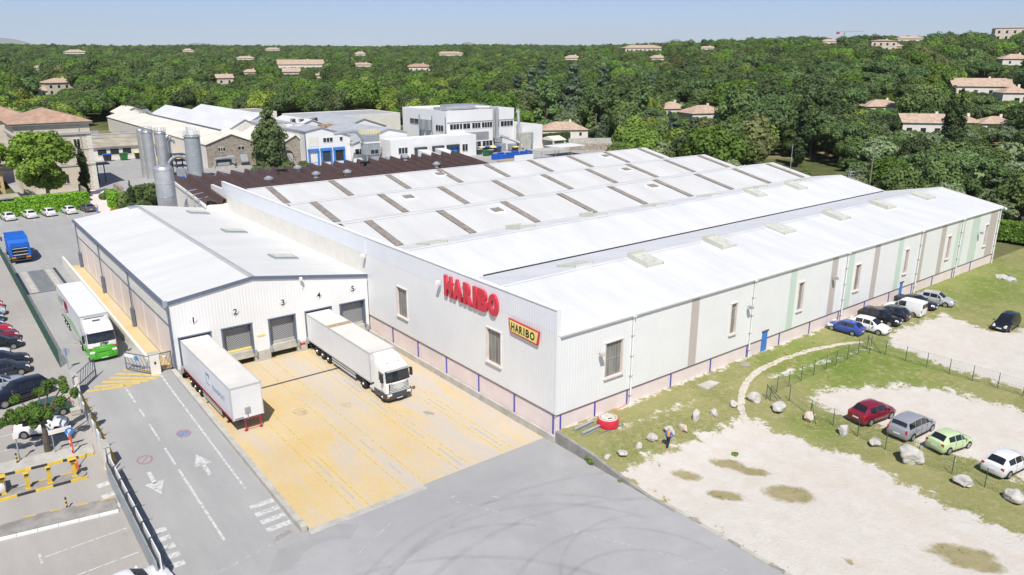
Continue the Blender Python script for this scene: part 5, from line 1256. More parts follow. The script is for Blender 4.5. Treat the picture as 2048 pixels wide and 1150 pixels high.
def foliage_mesh(name, m_, seed, centers, radii, nleaf, leaf, squash=1., core=.78, up=.25, tri=False):
    "leaf cards on the shells of many lobes plus dark rough cores that stop one seeing through"
    rs = np.random.RandomState(seed); centers = np.array(centers, float); radii = np.array(radii, float)
    area = radii**2; per = np.maximum(6, (nleaf*area/area.sum()).astype(int)); P = []; N = []; T = []
    for c, r, k in zip(centers, radii, per):
        d = ico_pts(k, rs); q = c + d*np.array([1, 1, squash])*(r*rs.uniform(.80, 1.08, size=(k, 1)))
        lobe = rs.uniform(0, 1); P.append(q); N.append(d); T.append(np.clip(lobe*.72 + rs.uniform(0, .28, k), 0, 1))
    P = np.vstack(P); N = np.vstack(N); T = np.concatenate(T)
    keep = np.ones(len(P), bool)
    for c, r in zip(centers, radii): keep &= (np.linalg.norm((P-c)/np.array([1, 1, squash]), axis=1) > r*.74)
    P, N, T = P[keep], N[keep], T[keep]; k = len(P)
    nn = N + rs.normal(scale=.36, size=(k, 3)) + np.array([0, 0, up]); nn /= np.linalg.norm(nn, axis=1)[:, None]
    a = np.cross(nn, rs.normal(size=(k, 3))); a /= np.linalg.norm(a, axis=1)[:, None]; b = np.cross(nn, a)
    s = leaf*rs.uniform(.55, 1.25, size=(k, 1))
    V = np.stack([P-a*s-b*s*.6, P+a*s*.9-b*s*.75, P+a*s*.75+b*s*.8, P-a*s*.6+b*s*.65], 1).reshape(-1, 3)
    F = np.arange(4*k).reshape(k, 4).tolist(); tone = np.repeat(T, 4)
    if core > 0:
        for c, r in zip(centers, radii):
            base = len(V); vv = ICO_V*np.array([1, 1, squash])*r*core*rs.uniform(.85, 1.05, size=(len(ICO_V), 1)) + c
            V = np.vstack([V, vv]); F += (ICO_F+base).tolist(); tone = np.concatenate([tone, np.full(len(ICO_V), .4)])
    me = bpy.data.meshes.new(name); me.from_pydata(V.tolist(), [], F)
    at = me.attributes.new('tone', 'FLOAT', 'POINT'); at.data.foreach_set('value', tone.astype(np.float32))
    me.materials.append(MATS[m_]); return me
def trunk_mesh(h, r, limbs, seed, m_='bark', lean=0.):
    rs = random.Random(seed); mb = MB(); p = Vector((0, 0, -.4)); k = 4; pts = [p]
    for i in range(k): pts.append(Vector((lean*h*(i+1)/k + rs.uniform(-.06, .06)*h*.3, rs.uniform(-.05, .05)*h*.3, h*(i+1)/k)))
    for i in range(k): mb.cyl(pts[i], pts[i+1], r*(1-.13*i), r*(1-.13*(i+1)), n=8, cap=False)
    for e in limbs:
        b_ = pts[-1] if e[2] > h else pts[-2]; mid = b_.lerp(Vector(e), .5)+Vector((0, 0, .05*h)); mb.cyl(b_, mid, r*.42, r*.3, n=6, cap=False); mb.cyl(mid, Vector(e), r*.3, r*.12, n=6, cap=False)
    o = mb.build('trunk', m_, smooth=True); me = o.data; bpy.data.objects.remove(o); return me
def crown_shape(kind, seed, R_, H_, base):
    rs = np.random.RandomState(seed); C_ = []; r_ = []
    if kind == 'round':
        for i in range(26):
            d = ico_pts(1, rs)[0]; d[2] = abs(d[2])*1.0-.25; q = rs.uniform(.45, .80); C_.append((d[0]*R_*q, d[1]*R_*q, base+H_*.45+d[2]*H_*.5*q*1.1)); r_.append(R_*rs.uniform(.24, .40))
        C_.append((0, 0, base+H_*.5)); r_.append(R_*.55)
    elif kind == 'cone':
        for i in range(34):
            t = rs.uniform(0, 1)**1.2; a = rs.uniform(0, 6.28); rr_ = R_*(1-t)*rs.uniform(.5, .85); C_.append((rr_*math.cos(a), rr_*math.sin(a), base+H_*t*.96)); r_.append(max(.12*R_, R_*(.34-.22*t)*rs.uniform(.8, 1.2)))
    elif kind == 'ragged':
        for i in range(64):
            t = rs.uniform(0, 1); w_ = R_*(1.0-.12*t if t < .55 else .93*(1-(t-.55)/.62)); a = rs.uniform(0, 6.28); q = rs.uniform(.25, .8); C_.append((w_*q*math.cos(a), w_*q*math.sin(a), base+H_*t*.95)); r_.append(max(.2*R_, w_*rs.uniform(.28, .42)))
    elif kind == 'column':
        for i in range(26):
            t = i/25; w_ = R_*(.55+.55*math.sin(math.pi*min(1, t*.9+.12)))*(1-.75*max(0, t-.75)/.25); a = rs.uniform(0, 6.28); C_.append((w_*.35*math.cos(a), w_*.35*math.sin(a), base+H_*t)); r_.append(max(.25*R_, w_*.62))
    elif kind == 'umbrella':
        for i in range(24):
            a = rs.uniform(0, 6.28); q = math.sqrt(rs.uniform(0, 1))*.82; C_.append((R_*q*math.cos(a), R_*q*math.sin(a), base+H_*(.55-.35*q*q)+rs.uniform(-.1, .1)*H_)); r_.append(R_*rs.uniform(.20, .32))
    elif kind == 'tiered':
        for k in range(10):
            t = k/9; rr_ = R_*(1-.82*t)
            for i in range(9-k//2):
                a = rs.uniform(0, 6.28); q = rs.uniform(.3, .68); C_.append((rr_*q*math.cos(a), rr_*q*math.sin(a), base+H_*t+rs.uniform(-.3, .3))); r_.append(max(.2*R_, rr_*.42))
    elif kind == 'bush':
        for i in range(14):
            a = rs.uniform(0, 6.28); q = math.sqrt(rs.uniform(0, 1))*.7; C_.append((R_*q*math.cos(a), R_*q*math.sin(a), base+H_*rs.uniform(.15, .62)*(1-.4*q))); r_.append(R_*rs.uniform(.25, .4))
    return C_, r_

# ================================================================== FIELD FURNITURE
mat('limestone', (.62, .60, .56), .9, .3, 1.1, bump=.7, bscale=5., detail=8, col2=(.40, .38, .345))
mat('limestone_warm', (.66, .60, .53), .9, .3, 1.1, bump=.7, bscale=5., col2=(.48, .38, .28))
BL = [((1217,918), 18, 'small pale pitted boulder nearest the concrete retaining wall'), ((1247,912), 26, 'flat leaning boulder second from the retaining wall'), ((1280,896), 20, 'squat white boulder third from the retaining wall'), ((1305,882), 28, 'white blocky boulder just left of the walking person'), ((1340,868), 30, 'large grey boulder directly behind the walking person'), ((1368,862), 26, 'grey-brown boulder just right of the walking person'), ((1393,840), 28, 'grey split boulder standing between the walker and the pointed rock'), ((1430,832), 22, 'upright pointed white boulder in the grass row'), ((1468,812), 24, 'rounded brownish boulder left of the trodden path'), ((1508,803), 34, 'broad pale boulder just right of the trodden path'), ((1558,822), 37, 'big round grey boulder beside the fence corner strut'), ((1620,842), 32, 'rust-stained white boulder below the dirt car park'), ((1688,868), 33, 'grey-white wedge boulder below the dark red car'), ((1752,892), 27, 'small white boulder below the silver people carrier'), ((1823,923), 52, 'largest long grey boulder below the pale green car'), ((1928,970), 42, 'flat dark-streaked boulder below the white hatchback'), ((2032,1003), 38, 'boulder cut by the right edge beside a dark car')]
BPOS = [(36.41,34.93,-0.62), (37.66,34.59,-0.65), (39.53,34.66,-0.65), (41.09,34.79,-0.63), (43.05,34.72,-0.64), (44.38,34.41,-0.68), (46.59,34.95,-0.61), (48.47,34.52,-0.66), (51.25,34.68,-0.64), (53.46,34.22,-0.70), (54.01,32.09,-0.94), (54.79,29.64,-1.15), (54.90,26.71,-1.16), (55.01,24.12,-1.16), (54.81,21.29,-1.17), (54.46,17.44,-1.17), (55.02,14.33,-1.16)]
from mathutils import noise as mnoise
for i, ((pp, wpx, lb), pos) in enumerate(zip(BL, BPOS)):
    r = wpx/25.5/2*(math.dist((0, 0, 28), pos)/60.0); bm = bmesh.new(); bmesh.ops.create_icosphere(bm, subdivisions=4, radius=1.)
    rs = random.Random(i*3+1); planes = [(Vector((rs.gauss(0, 1), rs.gauss(0, 1), rs.gauss(0, .8))).normalized(), rs.uniform(.58, .86)) for _ in range(13)]
    sx, sy, sz = rs.uniform(.9, 1.15), rs.uniform(.7, .95), rs.uniform(.62, .8)
    if 'pointed' in lb: sx, sy, sz = .8, .75, 1.25
    if 'flat' in lb: sz *= .75
    for v in bm.verts:
        d = v.co.normalized(); s = 1.
        for n_, h in planes:
            dd = d.dot(n_)
            if dd > 1e-3: s = min(s, h/dd)
        s *= 1 + .12*mnoise.noise(d*2.2+Vector((i*7, 0, 0))) + .05*mnoise.noise(d*6+Vector((0, i*5, 0))); v.co = Vector((d.x*s*sx, d.y*s*sy, d.z*s*sz))*r*.98
    for f in bm.faces: f.smooth = True
    for e in bm.edges: e.smooth = e.calc_face_angle(0) < R(14)
    me = bpy.data.meshes.new('boulder'); bm.to_mesh(me); bm.free()
    o = link('boulder', me, 'limestone_warm' if i in (11, 5) else 'limestone'); o.location = (pos[0], pos[1]+.1, pos[2]+r*.42); o.rotation_euler = (0, 0, rs.uniform(0, 6)); tag(o, lb, 'boulder', 'boulders along the grass verge')
# wire fences with green posts
def post_fence(label, pts, strut=(), h=1.55):
    t = thing('wire_fence', label, 'fence', (pts[0][0], pts[0][1], zg(*pts[0][:2])))
    for p in pts: z = zg(p[0], p[1]); MB().cyl((p[0], p[1], z-.1), (p[0], p[1], z+h), .03, n=6).build('post', 'fence_green', t, world=True)
    for p, q in strut: MB().cyl((q[0], q[1], zg(*q[:2])), (p[0], p[1], zg(*p[:2])+h*.9), .03, n=6).build('strut', 'fence_green', t, world=True)
    wr = MB()
    for a, b_ in zip(pts[:-1], pts[1:]):
        za, zb = zg(*a[:2]), zg(*b_[:2])
        for f in (.05, .5, .97): wr.cyl((a[0], a[1], za+h*f), (b_[0], b_[1], zb+h*f), .006, n=3, cap=False)
        k = 14
        for i in range(k):
            u = i/k; v = (i+1)/k; L_ = lambda w_: (a[0]+(b_[0]-a[0])*w_, a[1]+(b_[1]-a[1])*w_, za+(zb-za)*w_)
            p0, p1 = L_(u), L_(v); wr.cyl((*p0[:2], p0[2]+.05), (*p1[:2], p1[2]+h*.97), .0028, n=3, cap=False); wr.cyl((*p0[:2], p0[2]+h*.97), (*p1[:2], p1[2]+.05), .0028, n=3, cap=False)
    wr.build('wire', 'fence_green', t, world=True, kind='stuff', fix=False); return t
post_fence('green-post wire fence from the path corner to the dirt car park', [(54.6, 33.8), (56.65, 34.1), (58.6, 34.15), (60.6, 34.15), (62.7, 34.15), (64.8, 34.15), (66.5, 34.1), (68.4, 34.0), (70.4, 34.0), (72.1, 34.0)], [((54.6, 33.8), (56.0, 33.2)), ((54.6, 33.8), (54.9, 32.4)), ((72.1, 34), (71.2, 33.2)), ((72.1, 34), (72.1, 32.5))])
post_fence('green-post wire fence between the two gravel car parks on the right', [(72.05, 33.6), (72.05, 32.1), (72.05, 30.1), (72.0, 28.1), (72.1, 26.1), (72.1, 24.1), (72.1, 22.0), (72.1, 20.0)])
post_fence('leaning green-post wire fence behind the boulders and the parked cars', [(54.75, 33.5), (56.3, 32.6), (55.4, 30.0), (55.45, 28.0), (55.3, 25.8), (55.0, 23.4), (55.1, 21.0), (55.2, 18.6), (55.2, 16.4), (55.2, 14.0)], [((55.4, 30), (54.6, 29.0))])
# round red tank with a white lid, steel beams, pipes
tk = thing('round_tank', 'squat round red tank with worn white lid on the grass corner', 'tank', (39.75, 38.35, -.3))
MB().lathe((0, 0, 0), [(.84, 0), (.86, .05), (.86, .62), (.82, .7), (.76, .72)], 32).build('shell', 'red_sign', tk, smooth=True)
mat('lid_white', (.78, .76, .70), .7, .3, 2.5, col2=(.35, .31, .26))
MB().lathe((0, 0, .715), [(.77, 0), (.75, .03), (.3, .045), (.02, .05)], 28).build('lid', 'lid_white', tk, smooth=True)
mbr = MB()
for i in range(32):
    a0, a1 = 2*math.pi*i/32, 2*math.pi*(i+1)/32; mbr.quad((.6*math.cos(a0), .6*math.sin(a0), .755), (.6*math.cos(a1), .6*math.sin(a1), .755), (.64*math.cos(a1), .64*math.sin(a1), .753), (.64*math.cos(a0), .64*math.sin(a0), .753))
mbr.build('lid_ring', 'dark_metal', tk); MB().quad((-.35, -.3, .785), (-.05, -.42, .785), (.1, -.34, .785), (-.2, -.2, .785)).build('lid_stain', 'black', tk)
def ibeam(name, label, a, b_, s=.13, m_='zinc'):
    a = Vector((*a[:2], 0)); b_ = Vector((*b_[:2], 0)); d = b_-a; L_ = d.length; t = thing(name, label, 'beam', (a.x, a.y, zg(a.x, a.y)+.02), math.atan2(d.y, d.x))
    MB().box(0, L_, -s, s, 0, .02).build('flange', m_, t); MB().box(0, L_, -s, s, 2*s-.02, 2*s).build('flange', m_, t); MB().box(0, L_, -.015, .015, .02, 2*s-.02).build('web', m_, t); MB().box(-.02, .0, -s*1.3, s*1.3, -.02, 2*s*1.1).build('end_plate', m_, t)
ibeam('steel_beam', 'galvanised steel beam lying nearest the building, left of the red tank', (36.86,39.09,-0.27), (39.06,39.29,-0.26)); ibeam('steel_beam', 'galvanised steel beam lying in front of the red tank', (36.92,38.30,-0.30), (39.13,38.44,-0.29))
o = MB().cyl((*(37.26,37.80,-0.33)[:2], -.36), (*(40.74,37.64,-0.35)[:2], -.24), .05, n=6).build('metal_rail', 'slate_trim'); tag(o, 'thin dark metal rail lying in the grass before the red tank', 'rail')
o = MB().cyl((*(41.63,39.75,-0.25)[:2], -.22), (*(43.78,39.99,-0.25)[:2], -.2), .035, n=6).build('orange_pipe', 'lamp_amber'); tag(o, 'orange pipe running from the red tank to the wall', 'pipe')
o = MB().prism([(51.38,38.77,-0.28)[:2], (51.39,37.61,-0.35)[:2], (53.42,37.87,-0.33)[:2], (53.18,38.75,-0.28)[:2]], -.4, -.17, 'z').build('concrete_slab', 'concrete'); tag(o, 'flat square concrete slab set in the grass', 'slab')
o = MB().lathe((*(58.83,39.03,-0.27)[:2], -.25), [(.5, 0), (.5, .05), (.4, .07), (.02, .07)], 20).build('manhole_cover', 'concrete_dark'); tag(o, 'round brownish manhole cover in the grass by the downpipe', 'manhole')
for i, (p, lb) in enumerate((((111.10,36.02,-0.25), 'low grey rubble heap on the far grass, left one'), ((110.58,34.93,-0.25), 'low grey rubble heap on the far grass, right one'))):
    Cc, rr_ = crown_shape('bush', 50+i, .7, .5, 0.); bm = bmesh.new(); bmesh.ops.create_icosphere(bm, subdivisions=2, radius=.9)
    for v in bm.verts: v.co = v.co*(1+.3*mnoise.noise(v.co*2+Vector((i*3, 0, 0)))); v.co.z *= .4
    me = bpy.data.meshes.new('rubble_heap'); bm.to_mesh(me); bm.free(); o = link('rubble_heap', me, 'limestone'); o.location = (p[0], p[1], p[2]+.05); tag(o, lb, 'rubble')
o = MB().box(-1.4, 1.4, -.08, .08, .1, .22).build('blue_plank', 'blue_door'); o.location = (111.31,34.96,-0.25); o.rotation_euler = (0, 0, .5); tag(o, 'blue plank lying by the rubble on the far grass', 'plank')
# weeds at the foot of walls
for i, (p, r, lb) in enumerate((((35.80,35.92,-1.10), .6, 'green weeds growing at the foot of the retaining wall'), ((35.83,38.51,-1.07), .25, 'tiny weed tuft at the asphalt edge by the building corner'), ((35.60,32.92,-1.20), .2, 'tiny weed by the end of the retaining wall'), ((45.10,30.03,-1.13), .3, 'low green weed on the gravel'))):
    Cc, rr_ = crown_shape('bush', 70+i, r, r*.7, .0); me = foliage_mesh('weeds', 'leaf_bright', 70+i, Cc, rr_, 420, .06, .8, .6); o = link('weeds', me, None); o.location = p; tag(o, lb, 'weeds')

# ---- people
def skin_obj(name, verts, edges, radii, m_, parent, root=0, sub=2):
    me = bpy.data.meshes.new(name); me.from_pydata(verts, edges, []); me.materials.append(MATS[m_])
    o = bpy.data.objects.new(name, me); COL.objects.link(o); o.parent = parent
    md = o.modifiers.new('skin', 'SKIN'); md.use_smooth_shade = True
    for i, r in enumerate(radii): me.skin_vertices[0].data[i].radius = (r, r*.85) if not isinstance(r, tuple) else r; me.skin_vertices[0].data[i].use_root = (i == root)
    s = o.modifiers.new('sub', 'SUBSURF'); s.levels = sub; s.render_levels = sub
    return o
mat('cloth_blue', (.06, .17, .48), .8); mat('cloth_orange', (.85, .32, .03), .8); mat('cloth_navy', (.015, .02, .06), .85); mat('hair_grey', (.30, .25, .21), .8); mat('cloth_pale', (.60, .60, .58), .8); mat('shoe_pink', (.6, .35, .32), .7); mat('shoe_dark', (.03, .03, .03), .7)
def person(label, pos, rz, shirt, jacket, trousers, shoe, hair='hair_grey', stride=.34, bend=.55):
    t = thing('person', label, 'person', pos, rz)      # faces +x
    s = stride
    J = [(0, 0, .96), (.02, 0, 1.18), (.03, 0, 1.40), (.05, 0, 1.50), (.07, 0, 1.585), (.08, 0, 1.66),
         (s*.55, .10, .50), (s, .10, .09), (s+.13, .10, .04), (-s*.30, -.10, .50), (-s, -.10, .16), (-s+.10, -.10, .045),
         (.02, .19, 1.40), (-.10, .25, 1.14), (.04, .24, .93), (.08, .24, .84), (.02, -.19, 1.40), (.06, -.25, 1.14), (.26, -.20, 1.02), (.34, -.18, 1.02),
         (.02, .10, .90), (.02, -.10, .90)]
    E = [(0, 1), (1, 2), (2, 3), (3, 4), (4, 5), (0, 20), (20, 6), (6, 7), (7, 8), (0, 21), (21, 9), (9, 10), (10, 11), (2, 12), (12, 13), (13, 14), (14, 15), (2, 16), (16, 17), (17, 18), (18, 19)]
    rad = [.13, .13, .14, .055, .09, .085, .065, .04, .035, .065, .04, .035, .06, .042, .032, .03, .06, .042, .032, .03, .09, .09]
    b_ = skin_obj('body', J, E, rad, 'skin', t)
    skin_obj('trousers', [J[0], J[20], J[6], (J[7][0], J[7][1], .12), J[21], J[9], (J[10][0], J[10][1], .2)], [(0, 1), (1, 2), (2, 3), (0, 4), (4, 5), (5, 6)], [.15, .115, .085, .07, .115, .085, .07], trousers, t)
    skin_obj('shirt', [(0, 0, .93), (.03, 0, 1.18), (.035, 0, 1.40), (.05, 0, 1.47)], [(0, 1), (1, 2), (2, 3)], [(.15, .17), (.15, .17), (.14, .17), .08], shirt, t)
    if jacket:
        skin_obj('jacket', [(-.03, 0, .82), (-.02, 0, 1.18), (-.01, 0, 1.40), J[12], J[13], J[14], J[16], J[17], J[18]], [(0, 1), (1, 2), (2, 3), (3, 4), (4, 5), (2, 6), (6, 7), (7, 8)], [(.17, .20), (.155, .19), (.14, .17), .085, .07, .05, .085, .07, .05], jacket, t, 1)
    else: skin_obj('sleeves', [J[2], J[12], J[13], J[16], J[17]], [(0, 1), (1, 2), (0, 3), (3, 4)], [.12, .08, .06, .08, .06], shirt, t)
    skin_obj('hair', [(.035, 0, 1.60), (.05, 0, 1.69)], [(0, 1)], [.10, .085], hair, t, 0, 1)
    for k, (x, y, z) in enumerate((J[8], J[11])): MB().box(x-.2, x+.09, y-.05, y+.05, z-.045, z+.04, .03).build('shoe', shoe, t)
    for k, (h, sgn) in enumerate(((J[15], 1), (J[19], -1))):
        f = MB()
        for q in range(4): f.cyl((h[0]+.01*q-.015, h[1]+.012*(q-1.5), h[2]), (h[0]+.03+.01*q*(1 if k else 0), h[1]+.014*(q-1.5), h[2]-.075+.012*abs(q-1.5)), .009, .007, n=5)
        f.cyl((h[0], h[1]-sgn*.02, h[2]+.02), (h[0]+.05, h[1]-sgn*.045, h[2]-.02), .010, .008, n=5); f.build('fingers', 'skin', t)
    MB().box(.165, .19, -.012, .012, 1.60, 1.625).build('nose', 'skin', t)
    return t
person('person in blue jacket, orange top and dark trousers walking past the boulders', (41.4, 33.5, zg(41.4, 33.5)+.03), R(195), 'cloth_orange', 'cloth_blue', 'cloth_navy', 'shoe_pink')
person('person in pale shirt and blue trousers standing behind the dark grey car', (24.7, 157.2, 0.02), R(80), 'cloth_pale', None, 'cloth_blue', 'shoe_dark', stride=.05)

# ================================================================== CAR PARK ENTRANCE (left)
def kerb_run(label, a, b_, w, h, cols, n_):
    a = Vector((*a, 0)); b_ = Vector((*b_, 0)); d = (b_-a)/n_; s = Vector((-d.y, d.x, 0)).normalized()*(w/2); t = thing('kerb', label, 'kerb', (a.x, a.y, zg(a.x, a.y)))
    for i in range(n_):
        p, q = a+d*i*1.0+d*.01, a+d*(i+.99); z0, z1 = zg(p.x, p.y), zg(q.x, q.y); P = []
        for dz in (-.15, h):
            for v, zz in ((p-s, z0), (q-s, z1), (q+s, z1), (p+s, z0)): P.append((v.x, v.y, zz+dz))
        MB().add(P, [(3,2,1,0),(4,5,6,7),(0,1,5,4),(1,2,6,5),(2,3,7,6),(3,0,4,7)]).build('kerbstone', cols[i % len(cols)], t, world=True)
def slab_on(name, label, P, h, m_, cat='island'):
    k = len(P); mb = MB().add([(x, y, zg(x, y)-.2) for x, y in P]+[(x, y, zg(x, y)+h) for x, y in P], [tuple(range(k))[::-1], tuple(range(k, 2*k))]+[(i, (i+1) % k, k+(i+1) % k, k+i) for i in range(k)])
    return tag(mb.build(name, m_), label, cat)
slab_on('traffic_island', 'narrow rounded island carrying the four yellow ticket machines', [(-3, 56.45), (5.0, 55.95), (5.4, 56.2), (5.5, 56.5), (5.3, 56.85), (-3, 57.35)], .12, 'concrete_dark')
kerb_run('black and yellow kerb along the near side of the ticket machine island', (5.45, 55.85), (-3, 56.35), .16, .13, ['yellow_paint', 'black_paint'], 8)
kerb_run('thin yellow kerb along the far side of the ticket machine island', (5.2, 56.98), (-3, 57.48), .1, .125, ['yellow_paint', 'concrete'], 8)
slab_on('pavement', 'grey pavement under the leafy tree by the car park entrance', [(-4, 60.1), (6.5, 59.15), (6.6, 60.6), (3, 61.2), (-4, 61.7)], .1, 'concrete')
kerb_run('black and yellow kerb before the pavement with the tree', (6.4, 59.0), (-3.5, 59.95), .2, .12, ['yellow_paint', 'black_paint'], 10)
slab_on('traffic_island', 'long weathered island with white lower edge at the bottom left', [(-4, 50.9), (-.4, 51.6), (1, 51.4), (6.3, 50.45), (6.4, 51.9), (1.5, 52.9), (-.2, 52.9), (-4, 51.8)], .11, 'concrete_dark')
kerb_run('white kerb along the lower edge of the weathered island', (6.3, 50.3), (-.5, 51.45), .24, .115, ['white_paint'], 6)
kerb_run('faded yellow kerb along the upper edge of the weathered island', (6.3, 52.0), (1.2, 53.0), .1, .12, ['yellow_paint', 'concrete_dark'], 7)
for k in range(6): mark('hatch_bar', [[(6.6, 57.5-k*.95), (7.15, 57.4-k*.95), (7.15, 57.0-k*.95), (6.6, 57.1-k*.95)]], 'hatch_yellow' if k % 2 else 'tyre_mark', carpark, dz=.006)
def ticket(label, x, y, h, head, rz=0):
    t = thing('ticket_machine', label, 'machine', (x, y, zg(x, y)+.12), rz)
    MB().box(-.17, .17, -.14, .14, 0, .06).build('foot', 'yellow_paint', t); MB().box(-.11, .11, -.09, .09, .06, h-.25, .01).build('column', 'yellow_paint', t)
    MB().box(-head/2, head/2, -head*.42, head*.42, h-.28, h, .03).build('head', 'yellow_paint', t); MB().box(-head*.35, head*.35, -head*.44, -head*.42, h-.22, h-.08).build('screen', 'near_black', t)
ticket('large yellow ticket machine at the rounded end of the island', 4.75, 56.35, 1.45, .55); ticket('slim yellow ticket post second from the rounded end of the island', 3.25, 56.4, 1.3, .32)
ticket('slim yellow ticket post third from the rounded end of the island', 1.95, 56.5, 1.25, .34); ticket('large yellow ticket machine nearest the left edge', .55, 56.7, 1.4, .55)
# raised red and white barrier arm on its cabinet
ba = thing('barrier', 'raised red and white barrier arm beside the blue parking sign', 'barrier', (5.05, 57.6, zg(5, 57.6)))
MB().box(-.14, .14, -.14, .14, 0, .5, .02).build('cabinet', 'orange_plastic', ba)
for k in range(9): MB().cyl((-.02*k, .0, .45+k*.27), (-.02*(k+1), 0, .45+(k+1)*.27), .035, n=6).build('arm_segment', 'red_sign' if k % 2 else 'white_paint', ba)
for x, y, lb in ((1.75, 60.75, 'short black and yellow bollard by the lamp-like sign pole'), (3.65, 52.6, 'short black and yellow bollard on the weathered island')):
    t = thing('bollard', lb, 'bollard', (x, y, zg(x, y)+.1))
    for k in range(5): MB().cyl((0, 0, k*.15), (0, 0, (k+1)*.15), .06, n=10).build('band', 'yellow_paint' if k % 2 else 'black_paint', t)
sp_ = thing('parking_sign', 'round blue parking sign on an orange post', 'sign', (5.2, 59.8, zg(5.2, 59.8)+.1))
MB().cyl((0, 0, 0), (0, 0, 1.7), .075, n=8).build('post', 'orange_plastic', sp_)
dsk = MB().cyl((0, -.06, 1.85), (0, -.03, 1.85), .3, n=24).build('disc', 'blue_door', sp_)
me = text_mesh('P', .42, extrude=.003, offset=.012)
for v in me.vertices: v.co = Vector((v.co.x, -.065-v.co.z, 1.85+v.co.y))
me.name = 'letter'; link('letter', me, 'white_paint', dsk)
wb_ = thing('sign_board', 'long white sign board on two posts behind the blue parking sign', 'sign', (4.7, 60.7, zg(4.7, 60.7)+.1))
MB().box(-.75, .75, -.03, .03, 1.5, 1.85).build('board', 'white_paint', wb_); MB().box(-.72, .72, -.035, -.031, 1.64, 1.68).build('line', 'yellow_sign', wb_)
for x in (-.55, .55): MB().cyl((x, .05, 0), (x, .05, 1.8), .035, n=6).build('post', 'zinc', wb_)
pl_ = thing('sign_pole', 'slim grey pole with a small plate near the left edge', 'sign', (1.95, 61.0, zg(1.95, 61)+.05)); MB().cyl((0, 0, 0), (0, 0, 2.2), .05, n=8).build('post', 'zinc', pl_); MB().box(-.16, .16, -.06, -.04, 1.8, 2.25).build('plate', 'white_paint', pl_)
rs_ = thing('round_sign', 'round grey-backed sign on a post at the end of the green fence', 'sign', (7.6, 77.0, 0)); MB().cyl((0, 0, 0), (0, 0, 1.9), .04, n=8).build('post', 'zinc', rs_); MB().cyl((0, -.02, 1.75), (0, .02, 1.75), .36, n=24).build('disc', 'steel', rs_); MB().box(-.04, .04, -.05, -.02, 1.4, 2.1).build('bracket', 'blue_door', rs_)
hy = thing('hydrant', 'orange-red fire hydrant with hoop guard behind the leafy tree', 'hydrant', (6.1, 68.6, zg(6, 68.6))); MB().lathe((0, 0, 0), [(.16, 0), (.13, .1), (.13, .6), (.16, .65), (.1, .8), (.02, .85)], 14).build('body', 'orange_plastic', hy, smooth=True); MB().tube([(.35, -.2, 0), (.35, -.2, .6), (.35, .5, .6), (.35, .5, 0)], .03).build('guard', 'red_sign', hy)
t = thing('kiosk_block', 'pale concrete block behind the white hoarding', 'block', (6.55, 66.7, zg(6.5, 66.7))); MB().box(-.4, .35, -.3, .3, 0, .5, .05).build('block', 'concrete', t)
t = thing('entrance_post', 'tall dark post at the gap beside the sliding gate', 'post', (6.75, 55.2, zg(6.7, 55.2))); MB().cyl((0, 0, 0), (0, 0, 2.2), .06, n=8).build('shaft', 'grey_metal', t); MB().box(-.12, .12, -.12, .12, 0, .1).build('foot', 'grey_metal', t)
# leafy pollarded tree in the car park
tr_ = thing('plane_tree', 'small pollarded tree with tufts of leaves standing over the white car', 'tree', (3.8, 61.45, zg(3.8, 61.45)))
ends = [(-.2, .2, 3.6), (-1.1, .3, 3.4), (-2.0, .9, 3.3), (-2.6, .1, 2.9), (-1.2, 1.4, 4.1), (.2, 1.3, 4.4), (1.0, 1.6, 4.5), (1.9, .8, 4.2), (2.5, .4, 4.0), (1.3, .2, 3.6), (2.0, 1.5, 4.6), (-.6, -.5, 3.0), (.3, -.3, 3.2), (-3.3, .6, 3.0), (-1.7, -.2, 3.1)]
link('trunk', trunk_mesh(2.3, .26, ends, 3), 'bark', tr_)
Cc = []; rr_ = []; rs = random.Random(4)
for e in ends:
    for k in range(3): Cc.append((e[0]+rs.uniform(-.25, .25), e[1]+rs.uniform(-.25, .25), e[2]+rs.uniform(-.15, .2))); rr_.append(rs.uniform(.22, .38))
for k in range(9): Cc.append((rs.uniform(-1.1, .0), rs.uniform(-.6, .3), rs.uniform(2.4, 3.7))); rr_.append(rs.uniform(.3, .45))
link('crown', foliage_mesh('crown', 'leaf_bright', 21, Cc, rr_, 9000, .068, 1., .45), None, tr_)

